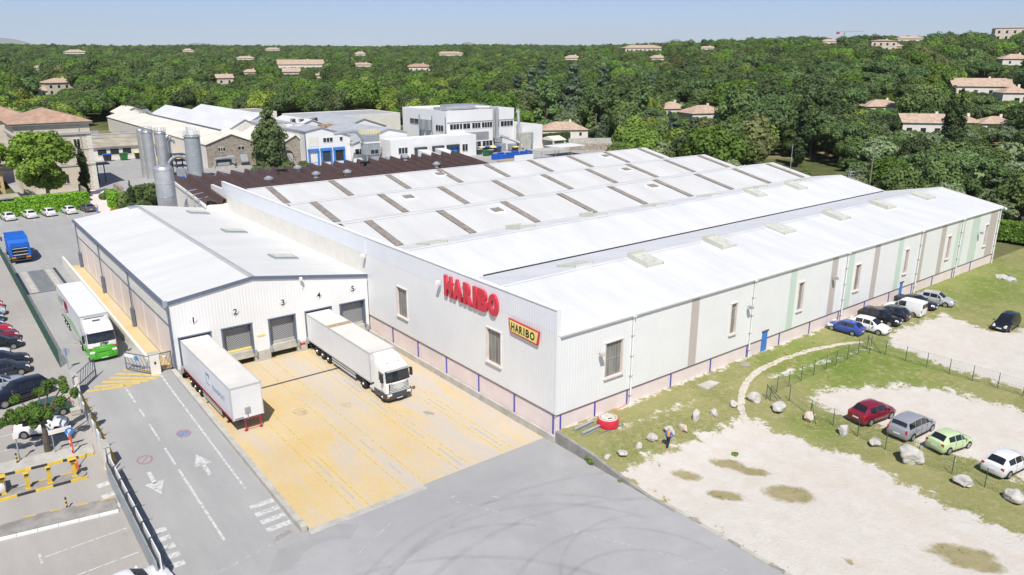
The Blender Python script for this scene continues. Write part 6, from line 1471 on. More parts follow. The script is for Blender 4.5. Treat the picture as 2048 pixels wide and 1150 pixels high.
# ================================================================== FACTORY BEHIND
mat('brown_roof', (.105, .066, .060), .6, .12, .6); mat('roof_cream', (.74, .71, .62), .7, .12, .25, detail=6); mat('roof_slate', (.42, .44, .465), .6, .12, .4)
mat('stone_wall', (.40, .35, .285), .9, .35, 1.6, bump=.6, bscale=4., detail=8); mat('roof_stain', (.52, .47, .36), .8, .45, .35, col2=(.28, .25, .20)); mat('ochre', (.62, .45, .22), .8)
def gable(name, label, x0, x1, y0, y1, eave, ridge, wall, roof, rx=None, cat='building', z0=-.3, ov=.35, ax='y'):
    "gabled building; ridge runs along ax; rx = ridge coordinate across"
    t = thing(name, label, cat, (x0, y0, 0)); e0, e1 = eave if isinstance(eave, tuple) else (eave, eave)
    if ax == 'y':
        rx = (x0+x1)/2 if rx is None else rx
        MB().prism([(x0, z0), (x1, z0), (x1, e1), (rx, ridge), (x0, e0)], y0, y1, 'y').build('wall', wall, t, world=True)
        for (xa, za, xb, zb) in ((x0-ov, e0-ov*(ridge-e0)/(rx-x0+.01), rx, ridge), (rx, ridge, x1+ov, e1-ov*(ridge-e1)/(x1-rx+.01))):
            MB().prism([(xa, za+.03), (xb, zb+.03), (xb, zb+.2), (xa, za+.2)], y0-ov, y1+ov, 'y').build('roof', roof, t, world=True)
    else:
        rx = (y0+y1)/2 if rx is None else rx
        MB().prism([(y0, z0), (y1, z0), (y1, e1), (rx, ridge), (y0, e0)], x0, x1, 'x').build('wall', wall, t, world=True)
        for (ya, za, yb, zb) in ((y0-ov, e0-ov*(ridge-e0)/(rx-y0+.01), rx, ridge), (rx, ridge, y1+ov, e1-ov*(ridge-e1)/(y1-rx+.01))):
            MB().prism([(ya, za+.03), (yb, zb+.03), (yb, zb+.2), (ya, za+.2)], x0-ov, x1+ov, 'x').build('roof', roof, t, world=True)
    return t
def flat(name, label, x0, x1, y0, y1, h, wall, roof='roof_white', par=.4, cat='building'):
    t = thing(name, label, cat, (x0, y0, 0)); MB().box(x0, x1, y0, y1, -.3, h-par).build('wall', wall, t, world=True)
    w_ = .25
    for b_ in ((x0, x1, y0, y0+w_), (x0, x1, y1-w_, y1), (x0, x0+w_, y0+w_, y1-w_), (x1-w_, x1, y0+w_, y1-w_)): MB().box(*b_, h-par, h).build('parapet', wall, t, world=True)
    MB().box(x0+w_, x1-w_, y0+w_, y1-w_, h-par, h-par+.05).build('roof', roof, t, world=True); return t
def fwin(t, x0, x1, y, z0, z1, n_=1, m_='dark_glass', fr='white_paint'):
    w_ = MB().box(x0, x1, y-.04, y-.01, z0, z1).build('window', m_, t, world=True); w_['_w'] = t['_w']
    f = MB().box(x0-.08, x1+.08, y-.1, y-.02, z0-.1, z0).box(x0-.08, x1+.08, y-.09, y-.02, z1, z1+.07)
    for i in range(1, n_): c = x0+(x1-x0)*i/n_; f.box(c-.06, c+.06, y-.07, y-.04, z0, z1)
    f.build('window_frame', fr, w_, world=True)
def swin(t, y0, y1, x, z0, z1, n_=1, m_='dark_glass'):
    w_ = MB().box(x-.04, x-.01, y0, y1, z0, z1).build('window', m_, t, world=True); w_['_w'] = t['_w']
    f = MB().box(x-.1, x-.02, y0-.08, y1+.08, z0-.1, z0)
    for i in range(1, n_): c = y0+(y1-y0)*i/n_; f.box(x-.07, x-.04, c-.06, c+.06, z0, z1)
    f.build('window_frame', 'white_paint', w_, world=True)
# brown zigzag roof
BR = thing('brown_roof_shed', 'long low shed with dark brown zigzag ribbed roof behind the white warehouse', 'building', (32.5, 115.3, 0))
mb = MB(); pitch = 2.4; k = 24
for i in range(k):
    xa = 32.5+i*pitch; pts = [(xa, .0), (xa+.25, .75), (xa+pitch, 0.)]
    for (a, da), (b_, db) in zip(pts[:-1], pts[1:]):
        n_ = 1 if b_-a < .5 else 4
        for q in range(n_):
            u0, u1 = q/n_, (q+1)/n_; A = a+(b_-a)*u0, da+(db-da)*u0; B = a+(b_-a)*u1, da+(db-da)*u1; j = .03 if q % 2 else 0.
            mb.quad((A[0], 115.3, 6.75+A[1]+j), (B[0], 115.3, 6.75+B[1]), (B[0], 133, 8.5+B[1]), (A[0], 133, 8.5+A[1]+j))
mb.build('roof', 'brown_roof', BR, world=True, fix=False)
MB().prism([(115.3, -.3), (133, -.3), (133, 8.45), (115.3, 6.7)], 32.5, 90.1, 'x').build('wall', 'cream_wall', BR, world=True)
MB().prism([(115.2, 6.5), (133.1, 8.2), (133.1, 8.6), (115.2, 6.95)], 32.3, 32.5, 'x').build('verge_trim', 'white_clad', BR, world=True)
for i, (x, y) in enumerate(((45.5, 124.0), (53.0, 129.7), (54.0, 124.2), (59.5, 123.4), (75.5, 130.5), (77.7, 122.7))):
    z = 6.9+(y-115.3)/17.7*1.75
    v_ = MB().lathe((x, y, z), [(.55, 0), (.55, .55), (.78, .6), (.78, .85), (.4, 1.05), (.3, 1.15), (.02, 1.2)], 16).build('roof_vent', 'steel', BR, world=True, smooth=True)
for x, y in ((49.8, 129.2), (66.0, 129.3)):
    z = 7.4+(y-115.3)/17.7*1.75; MB().box(x-.9, x+.9, y-.12, y+.12, z, z+.3).box(x-.1, x+1.0, y-.5, y+.5, z, z+.22).build('roof_fan', 'black', BR, world=True)
pp = thing('vent_pipes', 'white bent vent pipes on a small platform before the brown roof', 'pipes', (30.6, 117.6, 5.8))
for x, h in ((0, 3.0), (.9, 2.4), (1.6, 1.7)): MB().tube([(x, 0, -5.5), (x, 0, h), (x+1.5, .3, h+.1)], .07, 8).build('pipe', 'zinc', pp)
MB().tube([(-.8, -.5, .2), (-.8, -.5, 1.0), (2.2, -.5, 1.0), (2.2, -.5, .2)], .04).tube([(-.8, -.5, .6), (2.2, -.5, .6)], .03).build('rail', 'zinc', pp); MB().box(-.9, 2.3, -.6, .6, .1, .2).build('platform', 'zinc', pp)
# tanks and silos
def tank(label, x, y, r, h, m_='steel', top='dome', legs=False, cage=False):
    t = thing('storage_tank', label, 'tank', (x, y, 0))
    MB().lathe((0, 0, 0), [(r, -.2), (r, h)], 28).build('shell', m_, t, smooth=True)
    MB().lathe((0, 0, h), [(r*1.01, 0), (r*.9, .18*r), (r*.5, .32*r), (.05, .38*r)], 28).build('dome', m_, t, smooth=True)
    for z in np.arange(1.6, h, 2.0): MB().lathe((0, 0, z), [(r+.002, 0), (r+.03, .03), (r+.03, .09), (r+.002, .12)], 28).build('hoop', 'zinc', t, smooth=True)
    if cage:
        c = MB()
        for a in range(12):
            an = a*math.pi/6; c.cyl((r*1.05*math.cos(an), r*1.05*math.sin(an), h), (r*1.05*math.cos(an), r*1.05*math.sin(an), h+1.1), .035, n=5)
            for zz in (.55, 1.1): c.cyl((r*1.05*math.cos(an), r*1.05*math.sin(an), h+zz), (r*1.05*math.cos(an+math.pi/6), r*1.05*math.sin(an+math.pi/6), h+zz), .03, n=5)
        c.build('guard_rail', 'zinc', t); MB().lathe((0, 0, h-.05), [(r*1.12, 0), (r*1.12, .08), (r, .09)], 28).build('walkway', 'zinc', t)
    lad = MB()
    for dx in (-.2, .2): lad.cyl((r*.75+dx*.5, -r*.8-.1+dx*.5, 0), (r*.75+dx*.5, -r*.8-.1+dx*.5, h), .03, n=5)
    lad.build('ladder', 'zinc', t); return t
tank('tall pale steel tank rising behind the loading hall roof', 28.8, 122, 1.36, 11.9); tank('left silvery silo of the pair behind the bins', 43.5, 195, 1.2, 11.0, cage=True); tank('right silvery silo of the pair behind the bins', 46.2, 194.2, 1.25, 10.7, cage=True); tank('third slimmer silo at the left rear of the pair', 42.9, 197.8, 1.0, 11.3)
S4 = tank('big grey silo with rooftop cage before the stone gable', 51.6, 188, 1.75, 10.0, 'grey_metal', cage=True); MB().box(-.9, .9, -.9, .9, 10.3, 12.3, .05).build('filter_box', 'white_paint', S4)
for k, (x, y, r, h) in enumerate(((48.3, 199, .25, 9.0), (48.9, 199.5, .25, 8.5), (49.5, 200, .25, 8.0))):
    o = MB().tube([(x, y, 0), (x, y, h), (x+.8, y, h+.5), (x+1.2, y, h-.6)], r, 10).build('exhaust_duct', 'steel'); tag(o, ('tall', 'middle', 'short')[k]+' vertical steel duct beside the silo pair', 'duct')
pk = thing('pipe_rack', 'dark steel pipe rack with a big curved duct between the silos', 'pipe rack', (49.5, 192, 0))
for x in (-1, 1.4): 
    for y in (0, 4): MB().box(x-.12, x+.12, y-.12, y+.12, 0, 5.4).build('column', 'dark_metal', pk)
for z in (2.6, 3.9, 5.3): MB().box(-1.2, 1.6, -.1, 4.1, z, z+.18).build('deck', 'dark_metal', pk)
arcp = [(-2.2+2.3*math.cos(a)+1.5, -.6, 3.0+2.2*math.sin(a)) for a in np.linspace(0, math.pi, 10)]
MB().tube(arcp, .35, 10).build('curved_duct', 'grey_metal', pk); MB().box(-1.4, .6, -1.2, -.4, .0, 2.4, .05).build('machine', 'grey_metal', pk); MB().box(.7, 1.8, -1.4, -.6, 0, 1.6, .05).build('machine', 'zinc', pk)
for k in range(3):
    o = MB().box(-.55, .55, -.5, .5, .12, 1.1, .05).build('blue_crate', 'blue_plastic'); o.location = (45.5+k*1.25, 186.5, 0); tag(o, ('leftmost', 'middle', 'rightmost')[k]+' blue crate at the foot of the silos', 'crate', 'blue crates below the silos')
# stone gabled hall
ST = gable('stone_hall', 'long stone hall with cream roof and grey shutters in its gable', 59.6, 72.2, 205, 325, (6.0, 5.9), 8.3, 'stone_wall', 'roof_cream', rx=66.2)
MB().box(59.45, 59.58, 205.3, 325, -.3, 5.7).build('side_render', 'cream_wall', ST, world=True); fwin(ST, 62.6, 64.3, 205, 4.1, 5.0, 3); fwin(ST, 67.8, 69.3, 205, 4.1, 5.0, 2)
for x in (64.6, 68.0): MB().prism([(204.98, 2.9), (204.0, 1.2), (204.0, .9), (204.98, .6)], x, x+1.9, 'x').build('awning_shutter', 'grey_metal', ST, world=True)
MB().tube([(66, 300, 7.9), (66, 300, 9.0), (68.5, 302, 9.2), (70, 303, 8)], .6, 10).build('roof_duct', 'steel', ST, world=True)
mc = thing('condenser_unit', 'big silver pipe loop and condenser before the stone gable', 'machine', (60.2, 201, 0))
MB().tube([(0, 0, 1.0), (0, 0, 2.7), (4.6, 0, 2.9), (5.0, 0, 1.2)], .3, 10).build('pipe_loop', 'steel', mc); MB().box(.3, 4.4, .3, 1.6, .8, 2.3, .05).build('cabinet', 'dark_metal', mc); MB().box(.6, 3.6, -.2, .3, .9, 1.6, .05).build('coil_box', 'skylight_blue', mc); MB().box(0, 4.8, -.2, 1.8, 0, .8).build('base', 'concrete', mc)
gable('stone_hall', 'white-roofed hall with pale gable left of the dark conifer', 76.5, 88, 240, 330, 6.2, 9.2, 'cream_wall', 'roof_white'); gable('stone_hall', 'second white-roofed hall further back by the dark conifer', 90, 102, 262, 330, 6.0, 9.0, 'cream_wall', 'roof_white')
gable('stone_hall', 'low cream-roofed hall between the white roofs and the conifer', 72.4, 80, 214, 240, 5.0, 6.6, 'cream_wall', 'roof_cream'); gable('stone_hall', 'cream-roofed hall peeping out behind the white roofs', 66, 76, 333, 352, 6.2, 8.6, 'cream_wall', 'roof_cream')
AR = gable('arched_hall', 'stone hall with a big arched doorway right of the dark conifer', 74.2, 81.2, 196, 228, (4.9, 6.8), 7.9, 'stone_wall', 'roof_cream', rx=80.2)
arv = MB()
for i in range(12):
    a0, a1 = math.pi*i/12, math.pi*(i+1)/12; P = lambda a, r, y: (77.3+r*math.cos(a), y, 2.6+r*math.sin(a)); arv.quad(P(a0, 1.9, 195.2), P(a1, 1.9, 195.2), P(a1, 1.9, 196), P(a0, 1.9, 196)); arv.quad(P(a0, 1.9, 195.2), P(a1, 1.9, 195.2), P(a1, 1.7, 195.2), P(a0, 1.7, 195.2))
arv.build('arch_hood', 'zinc', AR, world=True); dm = MB(); dm.prism([(75.6, 0), (79.0, 0), (79.0, 2.6)] + [(77.3+1.7*math.cos(a), 2.6+1.7*math.sin(a)) for a in np.linspace(0, math.pi, 9)][1:-1] + [(75.6, 2.6)], 195.9, 195.99, 'y'); dm.build('doorway', 'concrete_dark', AR, world=True); MB().box(77.4, 78.9, 195.6, 195.85, 0, 3.4).build('door', 'concrete', AR, world=True)
# hall with blue dock doors
BD = gable('dock_hall', 'white hall with three bright blue dock doors', 81.3, 94.0, 192, 232, (9.1, 7.3), 9.9, 'white_clad', 'roof_slate', rx=85.8)
for i, (a, b_) in enumerate(((81.7, 84.6), (85.2, 88.3), (88.9, 92.1))):
    f = MB().box(a, a+.4, 191.6, 192, 0, 4.3).box(b_-.4, b_, 191.6, 192, 0, 4.3).box(a, b_, 191.5, 192, 3.75, 4.5).build('dock_seal', 'blue_door', BD, world=True); f['_w'] = BD['_w']
    MB().box(a+.4, b_-.4, 191.85, 191.99, .9, 3.75).build('dock_opening', 'near_black' if i != 0 else 'cream_wall', f, world=True)
    if i == 1:
        for q in range(5): MB().box(a+.45, b_-.45, 191.78, 191.86, 1.0+q*.55, 1.4+q*.55).build('door_slat', 'dark_metal', f, world=True)
fwin(BD, 86.2, 88.9, 192, 6.0, 7.1, 3); fwin(BD, 91.0, 91.8, 192, 6.1, 7.1); MB().box(82, 84.8, 191.95, 192.0, 5.0, 7.6).build('plain_panel', 'stucco_white', BD, world=True); MB().cyl((81.1, 191.9, 0), (81.1, 191.9, 9), .12, n=8).build('downpipe', 'slate_trim', BD, world=True)
for x, y in ((83.0, 214), (84.6, 211), (82.5, 206), (84.3, 203)): MB().box(x-.9, x+.9, y-1, y+1, 9.4, 10.0).build('rooflight', 'wood' if y > 208 else 'white_paint', BD, world=True)
SH = gable('workshop', 'low white workshop with grey roof and brown rooflights', 94.1, 111, 190.5, 226, (5.2, 7.4), 8.6, 'white_clad', 'roof_slate', rx=105.0)
for k in range(5): MB().box(98.2+k*1.5, 99.3+k*1.5, 219, 222, 7.4, 8.1).build('rooflight', 'wood', SH, world=True)
fwin(SH, 94.6, 97.0, 190.5, 2.3, 3.7, 2)
HP = thing('dust_hopper', 'grey hopper tower with yellow railing and a long elbow duct', 'hopper', (97.7, 187.5, 0))
MB().box(-2.1, 2.1, -1.6, 1.6, 2.4, 7.6, .05).build('housing', 'zinc', HP); MB().box(-2.2, 2.2, -1.7, 1.7, 5.5, 5.9).build('band', 'white_paint', HP)
for x in (-1.8, 1.8): MB().box(x-.15, x+.15, -1.5, -1.2, 0, 2.4).build('leg', 'zinc', HP)
ry = MB()
for x in np.linspace(-2.1, 2.1, 6): ry.cyl((x, -1.6, 7.6), (x, -1.6, 8.8), .06, n=5).cyl((x, 1.6, 7.6), (x, 1.6, 8.8), .06, n=5)
for z in (8.2, 8.8):
    for y in (-1.6, 1.6): ry.cyl((-2.1, y, z), (2.1, y, z), .06, n=5)
    for x in (-2.1, 2.1): ry.cyl((x, -1.6, z), (x, 1.6, z), .06, n=5)
ry.build('railing', 'yellow_sign', HP); MB().tube([(-10.8, -1, 8.6), (-4.6, -1, 8.9), (-2.4, -.5, 6.8)], .42, 10).build('elbow_duct', 'steel', HP)
for x in (-.2, 1.0): MB().cyl((x, -1.66, 3.2), (x, -1.6, 3.2), .45, n=16).box(x-.5, x+.5, -1.64, -1.6, 2.7, 3.7).build('fan_grille', 'near_black', HP)
MB().box(-1.0, 1.2, -2.6, -1.7, 0, 2.0, .04).build('motor_box', 'zinc', HP); MB().box(2.3, 5.2, -2.6, -1.2, .3, 1.7, .04).build('panel_crate', 'skylight_blue', HP)
# loading annexe with dark dock openings and docked white trailers
LB = flat('loading_annexe', 'flat-roofed white annexe with three dark dock openings', 102.0, 130.5, 184, 189.8, 6.1, 'white_clad')
fwin(LB, 104.4, 107.2, 184, 2.3, 3.9, 3); fwin(LB, 125.6, 127.4, 184, 1.5, 3.5, 2)
for i, (a, b_) in enumerate(((109.4, 113.2), (115.2, 118.9), (120.1, 124.2))):
    f = MB().box(a, a+.5, 183.4, 184, .2, 3.4).box(b_-.5, b_, 183.4, 184, .2, 3.4).box(a, b_, 183.3, 184, 3.1, 3.7).build('dock_seal', 'dark_metal', LB, world=True); f['_w'] = LB['_w']
    MB().box(a+.5, b_-.5, 183.9, 183.99, .8, 3.1).build('dock_door', 'blue_door' if i == 2 else 'near_black', f, world=True)
for x, lb in ((111.3, 'left white trailer docked at the annexe behind the brown roof'), (117.0, 'right white trailer docked at the annexe behind the brown roof')):
    tt = thing('docked_trailer', lb, 'trailer', (x, 183.2, 0), R(-14)); MB().box(-1.25, 1.25, -12.5, 0, .9, 3.1, .03).build('body', 'truck_white', tt); MB().box(-1.1, 1.1, -12, -.5, .4, .9).build('chassis', 'chassis', tt)
    for y in (-2, -3.3): 
        for s in (-1, 1): o = MB().cyl((s*1.0-.15, y, .45), (s*1.0+.15, y, .45), .45, n=14).build('wheel', 'tyre', tt)
# office block
AD = flat('office_block', 'two-storey flat-roofed white block with ribbon windows and roof plant', 124.3, 149.4, 190, 215.5, 12.6, 'white_clad', 'roof_shed', .7)
for a, b_, n_ in ((125.4, 128.6, 3), (128.9, 129.7, 1), (130.1, 132.6, 2), (133.4, 136.4, 3), (137.0, 140.8, 4), (141.2, 143.6, 2), (144.2, 148.9, 4)): fwin(AD, a, b_, 190, 7.2, 8.75, n_)
for a, b_, n_ in ((133.6, 136.5, 2), (137.2, 140.8, 3), (141.4, 144.4, 2)): fwin(AD, a, b_, 190, 1.6, 3.2, n_)
MB().box(130.5, 139.5, 189.93, 189.98, 3.6, 6.0).build('louvre_panel', 'zinc', AD, world=True); MB().box(124.4, 149.3, 189.94, 189.99, 9.0, 9.3).build('band', 'zinc', AD, world=True)
swin(AD, 206, 211, 124.3, 7.8, 9.4, 2); swin(AD, 192, 196, 124.3, 6.6, 8.3, 3)
for y in (199.5, 203.0): MB().prism([(y-1.1, 6.5), (y+1.1, 6.5), (y+1.1, 9.6), (y-1.1, 9.6)], 123.2, 124.25, 'x').build('wall_fan', 'grey_metal', AD, world=True)
for y in (190.6, 198.0, 205.2): MB().cyl((124.15, y, 2), (124.15, y, 10.8), .12, n=8).build('downpipe', 'slate_trim', AD, world=True)
MB().tube([(128, 196, 12.9), (138, 195, 13.1), (141.5, 192, 13.0), (142.2, 189.3, 12.6), (142.2, 189.3, 4.0)], .55, 10).build('roof_duct', 'steel', AD, world=True)
MB().tube([(141.0, 189.2, 12.6), (141.0, 189.2, 4.0)], .4, 10).build('wall_duct', 'zinc', AD, world=True)
for b_ in ((133, 143, 200, 207, 12.2, 13.4), (128, 131, 199, 203, 12.2, 13.0), (145, 147.5, 203, 206, 12.2, 13.0)): MB().box(*b_, .05).build('roof_plant', 'zinc', AD, world=True)
rg = MB()
for x in np.linspace(132, 144, 7): rg.cyl((x, 199, 12.2), (x, 199, 13.8), .05, n=5)
for z in (13.2, 13.8): rg.cyl((132, 199, z), (144, 199, z), .05, n=5)
rg.build('railing', 'skylight_blue', AD, world=True)
AX = flat('office_annexe', 'lower pale annexe with grey roof right of the office block', 149.5, 157.5, 185.8, 201, 7.4, 'white_clad', 'roof_shed', .3); fwin(AX, 152.8, 153.8, 185.8, 3.4, 4.6); MB().box(146.8, 150.8, 183.2, 185.7, 0, 5.5, .03).build('plant_room', 'concrete', AX, world=True); MB().box(150.9, 152.2, 183.8, 185.7, 2.2, 5.4, .03).build('cabinet', 'skylight_blue', AX, world=True)
MB().tube([(149, 188, 11.5), (148.6, 187, 12.2), (147.6, 185.6, 11.6), (147.0, 184.4, 5.2), (147.4, 183.2, 1.0)], .45, 10).build('swan_neck_duct', 'steel', AX, world=True)
MB().tube([(142.2, 187.5, 4.6), (144.5, 186.5, 3.8), (147, 184, 2.4)], .4, 10).build('low_duct', 'zinc', AX, world=True)
for b_ in ((141, 143.6, 186.6, 189, 0, 2.4), (144.2, 146.4, 184.6, 186.6, .4, 2.2), (141.2, 142.8, 187.4, 189.4, 2.6, 4.2)): MB().box(*b_, .05).build('machine_box', 'grey_metal', AX, world=True)
# grey roofs and the flat canopy behind
flat('rear_hall', 'grey flat rear hall with long dark canopy before the woods', 112, 150, 262, 285, 7.2, 'stucco_white', 'roof_slate', .3); gable('rear_hall', 'wide grey-roofed rear hall left of the office block', 108, 123.8, 226, 258, 6.0, 8.6, 'white_clad', 'roof_slate')
gable('rear_hall', 'white low hall with roof fans behind the blue-door hall', 94.3, 107.5, 232.5, 256, 6.2, 8.6, 'white_clad', 'roof_white')
for k, (x, y) in enumerate(((97, 238), (99, 236), (102.6, 236), (105, 239))):
    t = thing('roof_fan', ('first', 'second', 'third', 'fourth')[k]+' from left of the dark roof fans on the white low hall', 'fan', (x, y, 8.0)); MB().box(-.7, .7, -.6, .6, -1, .9, .05).build('housing', 'grey_metal', t); MB().box(-.55, .55, -.64, -.6, -.3, .7).build('opening', 'near_black', t)
flat('canopy_hall', 'dark flat roof with a white edge behind the conifer', 98, 112, 290, 312, 7.8, 'stucco_white', 'concrete_dark', .3)
# bins and crates
def bin_(x, y, body, lid, lb, grp, rz=0., s=1.):
    t = thing('wheelie_bin', lb, 'bin', (x, y, 0), rz, grp); t.scale = (s, s, s)
    P = [(-.55, -.4, .2), (.55, -.4, .2), (.55, .4, .2), (-.55, .4, .2), (-.68, -.52, 1.2), (.68, -.52, 1.2), (.68, .5, 1.2), (-.68, .5, 1.2)]
    MB().add(P, [(3,2,1,0),(4,5,6,7),(0,1,5,4),(1,2,6,5),(2,3,7,6),(3,0,4,7)]).build('body', body, t); MB().prism([(-.58, 1.2), (.54, 1.2), (.54, 1.3), (-.1, 1.42), (-.58, 1.28)], -.72, .72, 'x').build('lid', lid, t)
    for x_ in (-.5, .5): MB().cyl((x_-.05, .3, .12), (x_+.05, .3, .12), .12, n=10).build('wheel', 'tyre', t)
bin_(41.7, 236.2, 'near_black', 'blue_plastic', 'dark bin with blue lid by the garage wall', None, s=1.5); bin_(45.8, 235.8, 'green_plastic', 'green_plastic', 'green bin by the garage wall', None, s=1.5); bin_(49.8, 236.2, 'near_black', 'yellow_sign', 'dark bin with yellow lid by the garage wall', None, s=1.5)
for k, (x, y, b_, ld, lb) in enumerate(((131.5, 180.6, 'green_plastic', 'green_plastic', 'green bin nearest the annexe corner'), (133.4, 181.0, 'dark_metal', 'grey_metal', 'dark grey bin right of the green bin'), (133.2, 188.6, 'dark_metal', 'blue_plastic', 'blue-lidded bin at the foot of the office wall'), (135.2, 188.0, 'near_black', 'yellow_sign', 'yellow-lidded bin at the foot of the office wall, first'), (137.2, 188.2, 'near_black', 'blue_plastic', 'blue-lidded bin among the yellow-lidded ones'), (138.2, 186.0, 'near_black', 'yellow_sign', 'yellow-lidded bin standing forward of the others'), (139.4, 188.3, 'dark_metal', 'yellow_sign', 'yellow-lidded bin at the foot of the office wall, second'), (140.4, 186.4, 'dark_metal', 'blue_plastic', 'blue-lidded bin standing forward at the right'), (144.0, 182.6, 'near_black', 'yellow_sign', 'yellow-lidded bin alone before the ducts'), (132.0, 184.6, 'dark_metal', 'skylight_blue', 'grey-blue bin behind the green bin'))):
    bin_(x, y, b_, ld, lb, 'bins in the factory yard', s=1.25)
k = 0
for j, y in enumerate((172.2, 174.0)):
    for i in range(8):
        x = 128.6+i*1.75+j*1.6; h = 1.2+.45*((i*5+j) % 3 == 0); od = ('first', 'second', 'third', 'fourth', 'fifth', 'sixth', 'seventh', 'eighth')[i]
        t = thing('blue_crate', od+' blue plastic crate from the left in the '+('front', 'back')[j]+' row before the canopies', 'crate', (x, y, 0), 0, 'pile of blue plastic crates'); MB().box(-.8, .8, -.75, .75, .12, h, .06).build('box', 'blue_plastic', t); MB().box(-.84, .84, -.79, .79, h-.12, h-.02, .03).build('rim', 'blue_plastic', t); MB().box(-.75, .75, -.7, .7, 0, .12).build('pallet', 'wood', t)
for k, (x, y) in enumerate(((140.6, 163.0), (150.8, 167.5))):
    t = thing('canopy', ('grey', 'white')[k]+' flat canopy roof on thin posts right of the blue crates', 'canopy', (x, y, 0)); MB().box(-5.2, 5.2, -3.2, 3.2, 2.75, 2.95).build('roof', ('concrete', 'white_clad')[k], t)
    for px_ in (-5, 0, 5):
        for py_ in (-3, 3): MB().cyl((px_, py_, 0), (px_, py_, 2.75), .06, n=6).build('post', 'zinc', t)
o = MB().box(127.6, 134.2, 162.0, 162.2, 0, 2.2).build('screen_wall', 'white_clad'); tag(o, 'low white screen wall below the blue crates', 'wall')
o = MB().box(126, 132, 165, 168, 0, .35).build('pallet_stack', 'wood'); tag(o, 'brown pallet stack just behind the warehouse roof edge', 'pallets')
o = MB().prism([(155.5, 178.5), (176, 163.5), (176.2, 164), (155.7, 179)], -.2, 2.1, 'z').build('stone_wall', 'stone_wall'); tag(o, 'long grey stone wall running to the right behind the warehouse', 'wall')
o = MB().prism([(165, 181.5), (186, 170), (186.2, 170.5), (165.2, 182)], -.2, 2.8, 'z').build('stone_wall', 'concrete'); tag(o, 'second pale wall behind the long grey stone wall', 'wall')
t = thing('small_shed', 'small cream-roofed open shed left of the stone wall', 'shed', (160.5, 184, 0)); MB().prism([(-3.5, 2.6), (3.5, 2.6), (3.5, 2.75), (0, 3.8), (-3.5, 2.75)], -2.6, 2.6, 'x').build('roof', 'roof_cream', t)
for x in (-2.4, 2.2): MB().box(x-.2, x+.2, -3.2, -2.8, 0, 2.6).build('pillar', 'cream_wall', t)
MB().box(-2.4, 2.4, 2.8, 3.1, 0, 2.6).build('back_wall', 'cream_wall', t)
# garage row
GA = thing('garage_row', 'low cream garage row with stained flat roof behind the villa', 'building', (37, 239, 0)); MB().box(33, 58, 239, 275, -.3, 3.7).build('wall', 'cream_wall', GA, world=True)
MB().prism([(238.4, 3.75), (256, 5.6), (275.2, 4.0), (275.2, 3.6), (238.4, 3.55)], 32.6, 58.4, 'x').build('roof', 'roof_stain', GA, world=True)
for x in (40, 43.2, 46.4): fwin(GA, x, x+2.2, 239, 1.4, 3.0, 1, 'near_black')
fwin(GA, 50.8, 54.2, 239, .1, 3.1, 1, 'blue_door'); MB().box(55, 56.2, 238.95, 239, .1, 2.6).build('door', 'slate_trim', GA, world=True); MB().cyl((32.6, 250, 6.2), (58, 249, 6.2), .25, n=8).build('roof_pipe', 'zinc', GA, world=True)
for x, y in ((38, 256), (45, 268), (52, 262), (40, 262)): MB().box(x-.8, x+.8, y-.8, y+.8, 4.6, 5.8).build('roof_dome', 'skylight_blue', GA, world=True)
mk = MB().quad((52, 228, .004), (60, 226, .004), (60, 236, .004), (53, 236, .004)); mk.build('ochre_ground', 'ochre', bpy.data.objects['factory_yard'])
# villa
VI = thing('villa', 'tall cream villa with low hipped brown tile roof on the left', 'house', (16.5, 188, 0))
MB().box(16.5, 30.6, 188, 203, -.3, 14.2).build('wall', 'stucco', VI, world=True)
ra = [(15.7, 187.2, 14.6), (31.4, 187.2, 14.6), (31.4, 203.8, 14.6), (15.7, 203.8, 14.6), (23.4, 193.5, 17.3), (23.4, 197.5, 17.3)]
MB().add(ra, [(0, 1, 4), (1, 2, 5, 4), (2, 3, 5), (3, 0, 4, 5), (3, 2, 1, 0)]).build('roof', 'tile_roof', VI, world=True)
MB().box(15.9, 31.2, 187.4, 203.6, 14.2, 14.58).build('eaves', 'trim_grey', VI, world=True); MB().box(16.2, 30.9, 187.7, 203.3, 11.9, 12.4).build('cornice', 'trim_grey', VI, world=True); MB().box(16.35, 30.75, 187.85, 203.15, 5.2, 5.55).build('string_course', 'trim_grey', VI, world=True); MB().box(16.4, 30.7, 187.9, 203.1, 8.6, 8.8).build('string_course', 'trim_grey', VI, world=True)
for z in np.arange(0, 11.8, .55): MB().box(29.6 if int(z/.55) % 2 else 29.8, 30.68, 187.93, 188, z+.02, z+.53).build('quoin', 'stucco_white', VI, world=True)
for x in (18.4, 21.2, 24.0, 27.2):
    for z in (1.6, 5.9, 9.2):
        fwin(VI, x, x+1.1, 188, z, z+1.9 if z < 9 else z+1.7, 2, 'dark_glass', 'stucco_white')
MB().cyl((28.9, 187.9, 0), (28.5, 187.9, 14.3), .08, n=6).build('downpipe', 'zinc', VI, world=True)
for k, (x0, x1, y0, y1, h, rz2) in enumerate(((-10, 14, 205, 225, 12.6, 16.2), (-8, 26, 232, 255, 12.5, 17.5))):
    t = thing('villa', ('rear wing with mottled tile roof behind the villa', 'long farther house with dark red tile roof behind the villa')[k], 'house', (x0, y0, 0)); MB().box(x0, x1, y0, y1, -.3, h).build('wall', 'stucco', t, world=True)
    ym = (y0+y1)/2; d_ = (y1-y0)/2
    MB().add([(x0-.6, y0-.6, h), (x1+.6, y0-.6, h), (x1+.6, y1+.6, h), (x0-.6, y1+.6, h), (x0+d_, ym, rz2), (x1-d_, ym, rz2)], [(0, 1, 5, 4), (1, 2, 5), (2, 3, 4, 5), (3, 0, 4), (3, 2, 1, 0)]).build('roof', 'tile_roof', t, world=True)
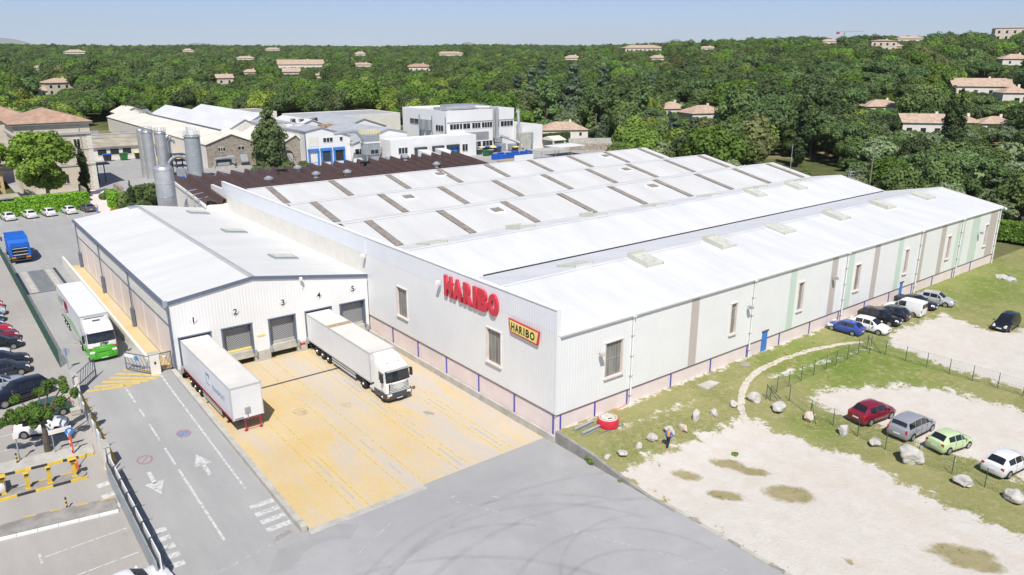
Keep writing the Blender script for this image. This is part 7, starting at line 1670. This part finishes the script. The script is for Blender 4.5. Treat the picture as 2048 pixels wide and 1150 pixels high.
t = thing('terrace_house', 'ochre house with grey awning on the left edge beside the villa', 'house', (4, 178, 0)); MB().box(-2, 8.5, 0, 10, 0, 7.2).build('wall', 'ochre', t); MB().box(-2.3, 8.8, -.4, 10.2, 7.2, 7.5).build('roof', 'concrete', t); MB().box(3.2, 7.4, -2.4, 0, 3.0, 3.6, .05).build('awning', 'grey_metal', t)
for x, z in ((1, 4.4), (5, .6)): MB().box(x, x+1.4, -.05, 0, z, z+1.8).build('window', 'dark_glass', t)
t = thing('stone_outbuilding', 'low stone outbuildings with flat brownish roofs behind the hedge', 'outbuilding', (4, 166, 0)); MB().box(0, 9.5, 0, 5, 0, 2.8).build('wall', 'stone_wall', t); MB().box(-.3, 9.8, -.3, 5.3, 2.8, 3.0).build('roof', 'roof_stain', t); MB().box(10.2, 19, 1, 6, 0, 2.2).build('low_wall', 'stone_wall', t); MB().box(3, 4.2, -.05, 0, .3, 2.2).build('door', 'near_black', t)
o = MB().box(25.2, 25.6, 171, 178, 0, 2.6).build('stone_wall', 'stone_wall'); tag(o, 'short stone wall at the corner of the villa', 'wall')
o = MB().box(31.5, 32.2, 170.5, 177, 0, 2.4).build('stone_wall', 'stone_wall'); tag(o, 'short stone wall opposite the villa beside the lane', 'wall')
struct('lane', MB().quad((24.6, 152, .004), (31, 152, .004), (31.4, 186, .004), (26.2, 186, .004)), 'pink')
t = thing('flower_trough', 'small red trough on the pink lane', 'trough', (27.2, 156, 0)); MB().box(-.6, .6, -.25, .25, 0, .4, .04).build('trough', 'concrete', t); MB().box(-.55, .55, -.2, .2, .4, .6, .05).build('flowers', 'red_sign', t)
t = thing('bus_shelter', 'small dark canopy on two posts beside the villa wall', 'shelter', (33.0, 196, 0)); MB().box(-1.6, 1.6, -1.5, 1.5, 4.2, 4.5).build('roof', 'dark_metal', t); MB().cyl((-.8, 0, 0), (-.8, 0, 4.2), .12, n=8).build('post', 'dark_metal', t); MB().cyl((.6, 0, 0), (.6, 0, 4.2), .12, n=8).build('post', 'dark_metal', t)
# hedges
def hedge(label, x0, x1, y0, y1, h, seed, m_='leaf_hedge', leaf=.16):
    rs = np.random.RandomState(seed); t = thing('hedge', label, 'hedge', ((x0+x1)/2, (y0+y1)/2, 0)); wx, wy = (x1-x0)/2, (y1-y0)/2
    bm = MB().box(-wx+.12, wx-.12, -wy+.12, wy-.12, 0, h-.12); o = bm.build('core', m_, t)
    k = int(55*(wx*wy*4+2*h*(wx+wy)*2)); P = []; N = []
    for i in range(k):
        f = rs.uniform()*(wx*wy*4+h*4*(wx+wy)); 
        if f < wx*wy*4: P.append((rs.uniform(-wx, wx), rs.uniform(-wy, wy), h+rs.normal()*.05)); N.append((0, 0, 1))
        elif rs.uniform() < wx/(wx+wy): s = rs.choice([-1, 1], p=[.75, .25]); P.append((rs.uniform(-wx, wx), s*wy+rs.normal()*.05, rs.uniform(0, h))); N.append((0, s, 0))
        else: s = rs.choice([-1, 1]); P.append((s*wx+rs.normal()*.05, rs.uniform(-wy, wy), rs.uniform(0, h))); N.append((s, 0, 0))
    P = np.array(P); N = np.array(N, float)+rs.normal(scale=.5, size=(k, 3)); N /= np.linalg.norm(N, axis=1)[:, None]; a = np.cross(N, rs.normal(size=(k, 3))); a /= np.linalg.norm(a, axis=1)[:, None]; b_ = np.cross(N, a); s = leaf*rs.uniform(.6, 1.3, size=(k, 1))
    V = np.stack([P-a*s-b_*s, P+a*s-b_*s*.8, P+a*s*.8+b_*s, P-a*s*.7+b_*s*.8], 1).reshape(-1, 3); me = bpy.data.meshes.new('leaves'); me.from_pydata(V.tolist(), [], np.arange(4*k).reshape(k, 4).tolist()); at = me.attributes.new('tone', 'FLOAT', 'POINT'); at.data.foreach_set('value', np.repeat(rs.uniform(0, 1, k), 4).astype(np.float32)); me.materials.append(MATS[m_])
    link('leaves', me, None, t)
hedge('tall clipped bright green hedge behind the white cars', 12.8, 24.4, 162.4, 164.6, 3.1, 1); hedge('lower clipped green hedge at the left edge behind the white cars', 2, 12.6, 162.6, 164.4, 2.5, 2); hedge('small bright clipped hedge block beside the lane', 27.6, 29.6, 158, 163, 3.0, 3); hedge('low rounded dark hedge in front of the tall steel tank', 27.6, 32.0, 147, 150, 2.3, 4, 'leaf_oak')
hedge('clipped dark hedge left of the pink-roofed house', 160, 176, 193, 195, 3.2, 5, 'leaf_oak'); hedge('long dark clipped hedge beyond the far end of the long wall', 134, 136.6, 30, 58, 2.7, 6, 'leaf_bright')

# ================================================================== TREES
KINDS = {}
def kind(name, shape, m_, seed, R_, H_, base, nleaf, leaf, th, tr, sq=1., core=.78):
    C_, r_ = crown_shape(shape, seed, R_, H_, base); crown = foliage_mesh('crown', m_, seed, C_, r_, nleaf, leaf, sq, core)
    limbs = [C_[i] for i in range(0, len(C_), max(1, len(C_)//5))][:5]; KINDS[name] = (crown, trunk_mesh(th, tr, limbs, seed), R_, base+H_)
kind('oak_a', 'round', 'leaf_oak', 1, 4.6, 8.0, 1.6, 4400, 0.252, 3.0, .32); kind('oak_b', 'round', 'leaf_oak', 2, 5.4, 7.4, 1.4, 4400, 0.266, 2.8, .35, .85); kind('oak_c', 'round', 'leaf_dark', 3, 4.2, 8.4, 1.5, 4400, 0.237, 3.0, .3)
kind('bright_a', 'round', 'leaf_bright', 4, 4.8, 8.6, 1.6, 4400, 0.252, 3.2, .3); kind('bright_b', 'round', 'leaf_lime', 5, 3.8, 7.0, 1.3, 4400, 0.222, 2.6, .25); kind('olive_a', 'round', 'leaf_olive', 6, 3.2, 4.6, .9, 2200, .24, 1.6, .25, .9); kind('olive_b', 'bush', 'leaf_olive', 7, 3.6, 4.2, .3, 2200, .25, 1.2, .2)
kind('pine_a', 'umbrella', 'leaf_pine', 8, 5.0, 5.0, 5.2, 4400, 0.222, 6.5, .32, .75); kind('pine_b', 'round', 'leaf_pine', 9, 4.4, 9.4, 2.0, 4400, 0.222, 4., .32); kind('cedar', 'tiered', 'leaf_cedar', 10, 4.4, 10.5, 1.4, 4200, .24, 9., .3, .8); kind('cypress', 'column', 'leaf_cypress', 11, 1.25, 11.5, .5, 2200, .2, 3., .2); kind('conifer', 'ragged', 'leaf_dark', 12, 4.3, 14.2, .8, 6500, .26, 12., .4); kind('brown_oak', 'round', 'leaf_brown', 13, 4.4, 7.6, 1.4, 4400, 0.244, 2.8, .3); kind('bush', 'bush', 'leaf_oak', 14, 2.6, 3.2, .0, 1400, .24, .8, .14); kind('fir', 'cone', 'leaf_pine', 15, 3.6, 11., .6, 2600, .28, 8., .3)
WORD = {'oak_a': 'broad mid-green oak', 'oak_b': 'wide flat-topped oak', 'oak_c': 'dark dense evergreen oak', 'bright_a': 'fresh green leafy tree', 'bright_b': 'yellow-green leafy tree', 'olive_a': 'silvery olive tree', 'olive_b': 'low silvery olive', 'pine_a': 'umbrella pine', 'pine_b': 'tall round pine', 'cedar': 'blue-grey tiered cedar', 'cypress': 'slim dark cypress', 'conifer': 'dark cone-shaped conifer', 'brown_oak': 'brownish green oak', 'bush': 'low green bush', 'fir': 'pointed green fir'}
def plant(kd, pos, label, scale=1., rz=0., group=None, name=None, sxy=1.):
    crown, trunk, R_, H_ = KINDS[kd]; nm = name or {'cypress': 'cypress_tree', 'bush': 'bush', 'olive_a': 'olive_tree', 'olive_b': 'olive_tree', 'cedar': 'cedar_tree', 'pine_a': 'pine_tree', 'pine_b': 'pine_tree', 'conifer': 'conifer_tree', 'fir': 'fir_tree'}.get(kd, 'broadleaf_tree')
    t = thing(nm, label, 'bush' if kd == 'bush' else 'tree', pos, rz, group); t.scale = (scale*sxy, scale*sxy, scale)
    link('crown', crown, None, t); link('trunk', trunk, None, t); return t
# big plane tree before the villa: own dense crown
PT = thing('plane_tree', 'large bright green clipped plane tree before the villa', 'tree', (19.4, 176, 0)); rs = np.random.RandomState(44); Cc = []; rr_ = []
for i in range(60):
    d = ico_pts(1, rs)[0]; Cc.append((d[0]*4.9, d[1]*3.8, 9.0+d[2]*4.2-(.9 if d[2] < 0 else 0)*abs(d[2]))); rr_.append(rs.uniform(.95, 1.5))
for i in range(10): Cc.append((rs.uniform(-1, 2.2), rs.uniform(-1, 1), rs.uniform(3.2, 6))); rr_.append(1.2)
link('crown', foliage_mesh('crown', 'leaf_plane', 45, Cc, rr_, 9000, .26, 1., .7), None, PT); link('trunk', trunk_mesh(4.2, .45, Cc[:6], 5, 'bark_pale'), None, PT)
PT2 = copy_tree(PT); PT2['label'] = 'bright green plane tree cut off by the left edge beside the villa'; PT2.location = (8.6, 180, 0.5); PT2.scale = (.95, .95, .95)
plant('conifer', (71.0, 191.5, 0), 'tall dark ragged conifer standing before the stone halls', 1.08, name='conifer_tree', sxy=1.0)
plant('bush', (73.5, 186, 0), 'round green shrub at the foot of the dark conifer', 1.0, 1.); plant('bush', (79.3, 190, 0), 'small bright shrub before the arched doorway', .75, 2.); plant('olive_b', (66.5, 188, 0), 'grey-green shrub before the stone gable, left', .55, .4); plant('olive_b', (69.2, 187, 0), 'grey-green shrub before the stone gable, right', .5, 2.2)
plant('cypress', (26.8, 180, 0), 'clipped column cypress at the corner of the villa', .92, 0); plant('bush', (31.4, 155, 0), 'large rounded dark green shrub beside the tall steel tank', 1.9, 0, sxy=.8); plant('bush', (34.0, 158, 0), 'second rounded green shrub behind the tall steel tank', 1.8, 2, sxy=.8)
plant('cypress', (29.9, 152.5, 0), 'slim dark cypress before the rounded shrub by the tank', .5, 1); plant('bush', (29.8, 172, 0), 'green shrub beside the stone wall at the lane', .8, 1)
plant('cypress', (186, 113, 0), 'tall lone cypress behind the right part of the warehouse roof', 1.7, 0, sxy=1.05)
for k, (x, y, zt) in enumerate(((218.19,89.93,20.50), (220.86,88.67,19.71))): plant('cypress', (x, y, terrain(x, y)), ('left', 'right')[k]+' of two tall cypresses beside the cream house on the right', (zt-terrain(x, y))/12.2, k, sxy=1.0)
for k, (x, y) in enumerate(((203, 222), (214, 232))): plant('cedar', (x, y, 0), ('left', 'right')[k]+' blue-grey cedar right of the office block', .95, k)
# telegraph poles
def pole(label, p, h): 
    t = thing('utility_pole', label, 'pole', p); MB().cyl((0, 0, -.5), (0, 0, h), .17, .11, n=8).build('shaft', 'bark_pale', t); MB().box(-.5, .5, -.06, .06, h-.5, h-.38).build('crossarm', 'bark_pale', t)
    for x in (-.4, .4): MB().cyl((x, 0, h-.38), (x, 0, h-.2), .05, n=6).build('insulator', 'concrete', t)
pole('wooden utility pole behind the far end of the white roofs', (152, 76, 0), 11.5); pole('slim grey pole right of the wooden utility pole', (172, 74, 0), 7.5); pole('utility pole in front of the woods right of the office block', (188, 193, 0), 9.0); pole('utility pole by the pale wall behind the warehouse', (178, 172, 0), 10.0)

# ---- houses among the trees, standing on the slope
HOUSES = []
def d_far(p): return math.hypot(p[0], p[1]) > 500
def house(pos, wdt, dep, hwall, hroof, rz, label, roof='tile_pale', wall='stucco_white', nwin=3, storeys=1, hip=True):
    x, y, ztop = pos; tz = terrain(x, y); base = ztop-hwall-hroof; f = hwall/(2.9*storeys+.6)
    t = thing('house', label, 'house', (x, y, base), R(rz)); HOUSES.append((x, y, base, wdt, ztop, hwall*(.8 if d_far(pos) else .95 if 'only its' in label or 'low tile' in label or 'small tile' in label else .62))); w2, d2 = wdt/2, dep/2
    MB().box(-w2, w2, -d2, d2, min(-1, tz-base-1), hwall).build('wall', wall, t); o = .5
    if hip: MB().add([(-w2-o, -d2-o, hwall-.1), (w2+o, -d2-o, hwall-.1), (w2+o, d2+o, hwall-.1), (-w2-o, d2+o, hwall-.1), (-w2+d2*.9, 0, hwall+hroof), (w2-d2*.9, 0, hwall+hroof)], [(0, 1, 5, 4), (1, 2, 5), (2, 3, 4, 5), (3, 0, 4), (3, 2, 1, 0)]).build('roof', roof, t)
    else: MB().prism([(-d2-o, hwall-.15), (d2+o, hwall-.15), (0, hwall+hroof)], -w2-o, w2+o, 'x').build('roof', roof, t)
    MB().box(w2*.3, w2*.3+.8, .3, 1.0, hwall, hwall+hroof+.6).build('chimney', wall, t)
    for s in range(storeys):
        for i in range(nwin):
            c = -w2+wdt*(i+.5)/nwin; z = (.9+s*2.8)*f; wd = MB().box(c-.55*f, c+.55*f, -d2-.06, -d2-.01, z, z+1.4*f).build('window', 'dark_glass', t)
    MB().box(-w2-.06, -w2-.01, -.6, .6, .9, 2.3).build('window', 'dark_glass', t)
    return t
house((246.4, 193.8, 9.66), 15.4, 12.1, 3.74, 2.64, -20, 'white villa with hipped terracotta roof in the woods, right of a twin', nwin=4); house((246.8, 210.1, 10.26), 11.1, 10.0, 3.77, 2.44, -20, 'white villa with terracotta roof, left of its twin in the woods', nwin=2)
house((183.5, 205.4, 5.72), 16.2, 10.8, 2.81, 2.38, -30, 'low pink-roofed bungalow right of the office block', nwin=3); house((264.5, 116.3, 9.95), 16.8, 11.2, 5.15, 2.46, -50, 'cream house with terracotta roof left of the two cypresses', nwin=4, storeys=1, hip=False); house((300.5, 150.4, 11.80), 14.6, 11.2, 3.36, 2.24, -40, 'low house showing only its pale tile roof in the trees', nwin=2)
house((358.2, 138.5, 19.19), 23.0, 12.8, 4.61, 3.07, -50, 'large house with pale roof and white gable on the right hill', nwin=4, hip=False); house((341.7, 119.4, 16.86), 10.2, 10.2, 5.71, 2.29, -50, 'white house end cut by trees at the right edge', nwin=1); house((447.3, 158.6, 29.03), 13.6, 10.2, 5.65, 2.26, -50, 'cream house at the right edge high on the hill', nwin=2, storeys=2)
house((279.9, 111.6, 9.04), 10.3, 9.2, 3.45, 2.07, -50, 'small tile-roofed house right of the two cypresses', nwin=1); house((283.2, 102.9, 9.07), 10.3, 9.2, 3.45, 2.07, -50, 'low tile roof farther right of the two cypresses', nwin=1); pass
house((303.8, 499.7, 22.79), 20.4, 15.0, 7.07, 2.18, -15, 'long white house with red roof above the office block', 'tile_roof', nwin=5, storeys=2); house((251.3, 592.1, 25.45), 34.8, 21.4, 7.37, 3.48, -20, 'long pale hall with terracotta roof in the middle distance', wall='cream_wall', nwin=5, hip=False); house((212.4, 516.9, 20.23), 11.4, 11.4, 5.71, 2.29, -20, 'small stone house below the long pale hall', wall='stucco', nwin=2, hip=False); house((207.0, 463.2, 17.58), 5.9, 5.9, 5.31, 0.94, -20, 'ruined stone tower below the long pale hall', wall='stucco', nwin=1)
house((61.6, 442.6, 17.68), 14.2, 10.9, 6.10, 1.96, 10, 'tall cream house with terracotta roof left of the woods', wall='stucco', nwin=4, storeys=2); house((55.7, 440.5, 13.59), 10.0, 7.8, 2.89, 1.55, 10, 'low white annexe below the tall cream house', nwin=2); house((142.4, 442.0, 18.51), 8.6, 7.6, 6.48, 1.94, -10, 'narrow stone house with tall gable in the woods', wall='stucco', nwin=2, storeys=2, hip=False); house((201.9, 566.7, 19.07), 12.8, 10.2, 3.84, 2.05, -10, 'low tile roof right of the narrow stone house', nwin=2); house((86.2, 711.6, 21.01), 7.7, 7.7, 6.40, 1.54, 0, 'small white cube house on the left slope', nwin=1); house((181.3, 1129.5, 35.99), 25.7, 17.2, 6.43, 3.15, 0, 'wide white house near the left skyline', nwin=4)
house((469.8, 915.7, 33.64), 16.6, 13.3, 4.98, 2.99, -20, 'tile-roofed house left of the middle ridge'); pass; house((312.3, 605.4, 22.81), 18.3, 10.5, 4.19, 1.57, -20, 'flat white house below the middle ridge'); pass; house((516.4, 778.7, 33.20), 32.1, 13.1, 6.57, 2.34, -20, 'long ochre building near the middle skyline', wall='stucco', nwin=5); pass; house((473.8, 1220.2, 41.03), 24.6, 13.9, 5.24, 2.77, -20, 'row house with terracotta roof near the skyline'); house((328.2, 1163.0, 38.27), 15.9, 12.7, 4.77, 2.86, -10, 'house with pale gable on the left ridge'); house((326.8, 930.1, 28.13), 22.3, 12.7, 4.77, 2.54, -10, 'tile-roofed house on the left slope, half hidden')
house((541.5, 498.5, 37.73), 36.8, 16.1, 6.90, 2.53, -30, 'long institutional building with terracotta roofs on the skyline', wall='stucco', nwin=9, storeys=2); house((452.7, 401.1, 28.80), 13.0, 9.7, 4.10, 1.94, -30, 'white house below the long institutional building'); house((455.9, 499.2, 28.91), 15.6, 11.7, 4.42, 2.34, -30, 'pale house among grey-green trees, centre right'); house((627.7, 492.7, 37.45), 16.8, 9.5, 3.15, 1.68, -30, 'low house on the skyline right of centre'); pass
house((533.9, 271.9, 38.85), 16.1, 12.8, 10.17, 0.86, -50, 'tall pale stone mansion on the right hill', wall='stucco', nwin=4, storeys=3); house((592.8, 291.9, 36.68), 14.2, 10.6, 4.13, 1.65, -50, 'low wing beside the tall stone mansion', wall='stucco'); pass; house((687.8, 399.9, 43.20), 16.4, 10.5, 3.51, 2.11, -40, 'tile-roofed house left on the right hill'); house((728.4, 346.1, 45.43), 22.7, 11.3, 3.78, 2.27, -50, 'tile-roofed row right of the stone mansion'); house((785.4, 286.4, 53.15), 24.2, 17.6, 11.00, 1.32, -60, 'pale castle-like building on the right hilltop', wall='stucco', nwin=4, storeys=2); house((788.2, 290.4, 46.96), 12.0, 10.8, 4.20, 2.16, -55, 'white house below the hilltop castle')
# tower crane on the right skyline
cx, cy, cz = (784.76,440.62,53.01); cr = thing('tower_crane', 'distant pale tower crane on the right skyline', 'crane', (cx, cy, cz-30), R(-38)); MB().box(-.5, .5, -.5, .5, -10, 30).build('mast', 'concrete', cr); MB().box(-9, 20, -.4, .4, 29, 30).build('jib', 'concrete', cr); MB().box(-8.5, -5.5, -.6, .6, 27, 29).build('counterweight', 'red_sign', cr)

# ---- woods
CAMYAW = R(38.028); FW = (math.sin(CAMYAW), math.cos(CAMYAW)); RT = (math.cos(CAMYAW), -math.sin(CAMYAW))
SITE = [(-60, -40), (125, -40), (125, 62), (140, 66), (140, 110), (150, 150), (182, 165), (186, 178), (186, 215), (176, 225), (152, 288), (104, 333), (58, 352), (30, 262), (28, 258), (-60, 262)]
MEADOW = [((180, 109), 12), ((191, 119), 13), ((158, 97), 13), ((168, 102), 11), ((168, 84), 14), ((230, 70), 22), ((132, 36), 20), ((246, 92), 11), ((226, 60), 18), ((170, 168), 6)]
rng = random.Random(2024); SPOTS = []; GRID = {}
def free(x, y, r):
    gx, gy = int(x//12), int(y//12)
    for i in (-1, 0, 1):
        for j in (-1, 0, 1):
            for (a, b_, q) in GRID.get((gx+i, gy+j), ()):
                if (a-x)**2+(b_-y)**2 < ((q+r)*.62)**2: return False
    return True
HS = []
for (hx, hy, hb, hw, ht, hh) in HOUSES:
    d = math.hypot(hx, hy); HS.append((d, math.atan2(hx, hy), (hw/2+1.0)/d, hb+hh, ht))
def blocks(x, y, top, r):
    d = math.hypot(x, y); a = math.atan2(x, y)
    for hd, ha, hwid, hb, ht in HS:
        if d < hd+7 and abs(a-ha) < hwid+.35*r/d:
            if d > hd-7: return True
            zsee = 28+(hb-28)*d/hd     # line of sight to the lower wall
            if top > zsee: return True
    return False
PICK = {'near': ['oak_a', 'oak_b', 'oak_c', 'oak_a', 'bright_a', 'pine_b', 'oak_b', 'brown_oak', 'bright_b', 'fir', 'cedar', 'olive_a', 'bright_a', 'pine_a', 'oak_b'], 'left': ['bright_a', 'oak_a', 'bright_a', 'bright_b', 'oak_b', 'oak_c', 'bright_b', 'oak_a'], 'right': ['oak_b', 'oak_a', 'oak_c', 'pine_a', 'bright_a', 'pine_b', 'oak_a', 'pine_a', 'oak_b', 'olive_a', 'oak_c', 'bright_b'], 'olive': ['olive_a', 'olive_b', 'olive_a', 'bush', 'olive_b', 'oak_a'], 'far': ['oak_a', 'oak_b', 'oak_c', 'bright_a', 'pine_b', 'oak_b', 'oak_a', 'oak_b', 'pine_b', 'olive_a', 'oak_a', 'brown_oak', 'bright_a', 'oak_b', 'oak_a', 'oak_b', 'oak_a', 'bright_b', 'oak_b', 'bright_a']}
def scatter(n_, d0, d1, tries_scale, smin, smax, spacing=1.):
    for _ in range(n_):
        d = math.sqrt(rng.uniform(d0*d0, d1*d1)); an = CAMYAW+rng.uniform(-.66, .66); x, y = d*math.sin(an), d*math.cos(an)
        if (128 < x < 140 and 24 < y < 62) or inside(SITE, x, y) or (x < 60 and y < 262) or (y < 44 and x < 150): continue
        if any((x-c[0])**2+(y-c[1])**2 < r*r for c, r in MEADOW): continue
        px = RT[0]*x+RT[1]*y
        pk_ = 'olive' if (x < 265 and y < 104 and rng.random() < .86) else ('right' if px > 60 and d < 420 else ('left' if px < 0 and d < 420 else ('near' if d < 420 else 'far')))
        kd = rng.choice(PICK[pk_]); s = rng.uniform(smin, smax); R_, H_ = KINDS[kd][2], KINDS[kd][3]
        if x < 265 and y < 104: s *= .62 if kd not in ('olive_a', 'olive_b', 'bush') else .95
        if blocks(x, y, terrain(x, y)+H_*s, R_*s):
            for s2 in (s*.75, s*.58, s*.44, s*.32):
                if not blocks(x, y, terrain(x, y)+H_*s2, R_*s2): break
            else: continue
            s = s2
        r = R_*s*spacing
        if not free(x, y, r): continue
        GRID.setdefault((int(x//12), int(y//12)), []).append((x, y, r)); SPOTS.append((x, y, kd, s, rng.uniform(0, 6.28), d, pk_))
scatter(5000, 140, 330, 1, 1.25, 1.95, .84); scatter(7000, 140, 330, 1, .6, 1.1, .84); scatter(9000, 330, 650, 1, 1.1, 1.6, .86); scatter(18000, 330, 650, 1, .7, 1.1, .86); scatter(36000, 650, 1500, 1, .8, 1.25, 1.0)
scatter(1500, 1500, 2100, 1, 1., 1.3, 1.3)
for _ in range(70):
    d = rng.uniform(300, 1100); an = CAMYAW+rng.uniform(-.6, .6); x, y = d*math.sin(an), d*math.cos(an); sc_ = rng.uniform(.7, 1.0)
    if not inside(SITE, x, y) and not blocks(x, y, terrain(x, y)+12*sc_, 1.3): SPOTS.append((x, y, 'cypress', sc_, 0., d, 'far'))
def vis(s):
    x, y, kd, sc, rz, d, pk_ = s; H_ = KINDS[kd][3]*sc; return H_/d
SPOTS.sort(key=vis, reverse=True)
LMK = [(560, 265, 'the dark conifer'), (915, 240, 'the office block'), (1405, 222, 'the twin white villas'), (1125, 255, 'the pink-roofed bungalow'), (1598, 270, 'the tall lone cypress'), (1915, 210, 'the two tall cypresses'), (1960, 165, 'the large pale-roofed house'), (1855, 240, 'the cream house'), (1750, 330, 'the wooden utility pole'), (838, 138, 'the red-roofed white house'), (600, 128, 'the long pale hall'), (115, 165, 'the tall cream house'), (90, 220, 'the villa'), (447, 160, 'the narrow stone house'), (370, 240, 'the stone hall'), (240, 270, 'the garage row'), (1770, 88, 'the stone mansion'), (1300, 95, 'the institutional building'), (1940, 470, 'the far long hedge'), (1220, 290, 'the long stone wall'), (1765, 205, 'the half-hidden tile roof'), (1190, 215, 'the blue-grey cedars')]
ORD = ['first', 'second', 'third', 'fourth', 'fifth', 'sixth', 'seventh', 'eighth', 'ninth', 'tenth', 'eleventh', 'twelfth', 'thirteenth', 'fourteenth', 'fifteenth', 'sixteenth', 'seventeenth', 'eighteenth', 'nineteenth', 'twentieth']
def where(x, y, z):
    f = FW[0]*x+FW[1]*y; r = RT[0]*x+RT[1]*y; cp, sp = math.cos(R(17.024)), math.sin(R(17.024)); dz = z-28
    dep = f*cp-dz*sp; return 1024+1511.35*r/dep, 575+1511.35*(-(dz*cp+f*sp))/dep
near = SPOTS[:290]; rest = SPOTS[290:]; DESC = {}
for i, (x, y, kd, s, rz, d, pk_) in enumerate(near):
    u, v = where(x, y, terrain(x, y)+KINDS[kd][3]*s*.6); lx, ly, ln = min(LMK, key=lambda q: (q[0]-u)**2+((q[1]-v)*1.6)**2); du, dv = u-lx, v-ly
    rel = ('right of' if du > 0 else 'left of') if abs(du) > abs(dv)*1.3 else ('just above' if dv < 0 else 'just below')
    DESC.setdefault((WORD[kd], rel+' '+ln), []).append((u, i))
LAB = {}
for (wd, pl), L_ in DESC.items():
    L_.sort()
    for k, (u, i) in enumerate(L_): LAB[i] = wd+' '+pl if len(L_) == 1 else (ORD[k]+' ' if k < 20 else 'last ')+wd+' from the left, '+pl
for i, (x, y, kd, s, rz, d, pk_) in enumerate(near):
    plant(kd, (x, y, terrain(x, y)-.15), LAB[i], s, rz, WORD[kd]+'s of the woods')
# the rest of the woods: instanced on points, one object
names = sorted({s[2] for s in rest}); hid = bpy.data.collections.new('wood_crowns')
wm_ = bpy.data.meshes.new('distant_woods'); wm_.from_pydata([(s[0], s[1], terrain(s[0], s[1])-.1) for s in rest], [], [])
for nm, vals_, ty in (('kd', [names.index(s[2]) for s in rest], 'INT'), ('sc', [s[3] for s in rest], 'FLOAT'), ('rz', [s[4] for s in rest], 'FLOAT')):
    a = wm_.attributes.new(nm, ty, 'POINT'); a.data.foreach_set('value', vals_)
wo = bpy.data.objects.new('distant_woods', wm_); COL.objects.link(wo); wo['kind'] = 'stuff'; tag(wo, 'dense green woods covering the slopes to the skyline', 'woods')
ng = bpy.data.node_groups.new('woods', 'GeometryNodeTree'); ng.interface.new_socket('Geometry', in_out='INPUT', socket_type='NodeSocketGeometry'); ng.interface.new_socket('Geometry', in_out='OUTPUT', socket_type='NodeSocketGeometry')
gi = ng.nodes.new('NodeGroupInput'); go = ng.nodes.new('NodeGroupOutput'); jn = ng.nodes.new('GeometryNodeJoinGeometry')
def named(nm, ty):
    q = ng.nodes.new('GeometryNodeInputNamedAttribute'); q.data_type = ty; q.inputs[0].default_value = nm; return q.outputs[0]
for i, nm in enumerate(names):
    src = bpy.data.objects.new('wood_crown', KINDS[nm][0]); hid.objects.link(src)
    oi = ng.nodes.new('GeometryNodeObjectInfo'); oi.inputs['Object'].default_value = src
    ip = ng.nodes.new('GeometryNodeInstanceOnPoints'); cmp = ng.nodes.new('FunctionNodeCompare'); cmp.data_type = 'INT'; cmp.operation = 'EQUAL'
    ng.links.new(named('kd', 'INT'), cmp.inputs[2]); cmp.inputs[3].default_value = i
    ng.links.new(gi.outputs[0], ip.inputs['Points']); ng.links.new(cmp.outputs[0], ip.inputs['Selection']); ng.links.new(oi.outputs['Geometry'], ip.inputs['Instance'])
    cx_ = ng.nodes.new('ShaderNodeCombineXYZ'); ng.links.new(named('rz', 'FLOAT'), cx_.inputs[2]); ng.links.new(cx_.outputs[0], ip.inputs['Rotation']); ng.links.new(named('sc', 'FLOAT'), ip.inputs['Scale']); ng.links.new(ip.outputs[0], jn.inputs[0])
ng.links.new(jn.outputs[0], go.inputs[0]); md = wo.modifiers.new('woods', 'NODES'); md.node_group = ng

# ================================================================== FAR HILLS
mat('far_hill', (.10, .125, .075), .95, .3, .0008, col2=(.16, .16, .10))
def ridge(name, dist, a0, a1, prof, n_=60):
    mb = MB()
    for i in range(n_+1):
        a = a0+(a1-a0)*i/n_; h = prof(i/n_); s, c = math.sin(CAMYAW+a), math.cos(CAMYAW+a)
        for dd, hh in ((0, -40), (.04, h*.55), (.10, h), (.2, h*.5), (.3, -40)): mb.v.append((dist*(1+dd)*s, dist*(1+dd)*c, hh))
    for i in range(n_):
        for j in range(4): mb.f.append((i*5+j, (i+1)*5+j, (i+1)*5+j+1, i*5+j+1))
    return struct(name, mb, 'far_hill', smooth=80)
ridge('hills', 20000, -.62, -.30, lambda t: 28+ 1.33*max(0, 210+110*math.sin(t*7+1.2)+55*math.sin(t*17)+25*math.sin(t*37))*min(1, t*9+.3)*min(1, (1-t)*4))
ridge('hills', 16000, .055, .26, lambda t: 28+1.05*(190*math.exp(-((t-.62)/.22)**2)+230*math.exp(-((t-.74)/.07)**2)*.6+30*math.exp(-((t-.93)/.03)**2)+70*math.sin(t*math.pi)))
ridge('hills', 14000, -.10, -.02, lambda t: 28+260*math.exp(-((t-.55)/.25)**2))
# ================================================================== HAZE
hz_ = MB().box(-14000, 28000, -9500, 29000, -45, 1150); m = bpy.data.materials.new('haze'); m.use_nodes = True; m.node_tree.nodes.clear()
out = m.node_tree.nodes.new('ShaderNodeOutputMaterial'); pv = m.node_tree.nodes.new('ShaderNodeVolumePrincipled'); pv.inputs['Color'].default_value = (.92, .96, 1., 1); pv.inputs['Density'].default_value = 4.5e-5; pv.inputs['Anisotropy'].default_value = -.1
m.node_tree.links.new(pv.outputs[0], out.inputs['Volume']); ho = hz_.build('haze', m, kind='stuff')

# tidy helper properties
for o in bpy.data.objects:
    if '_w' in o: del o['_w']
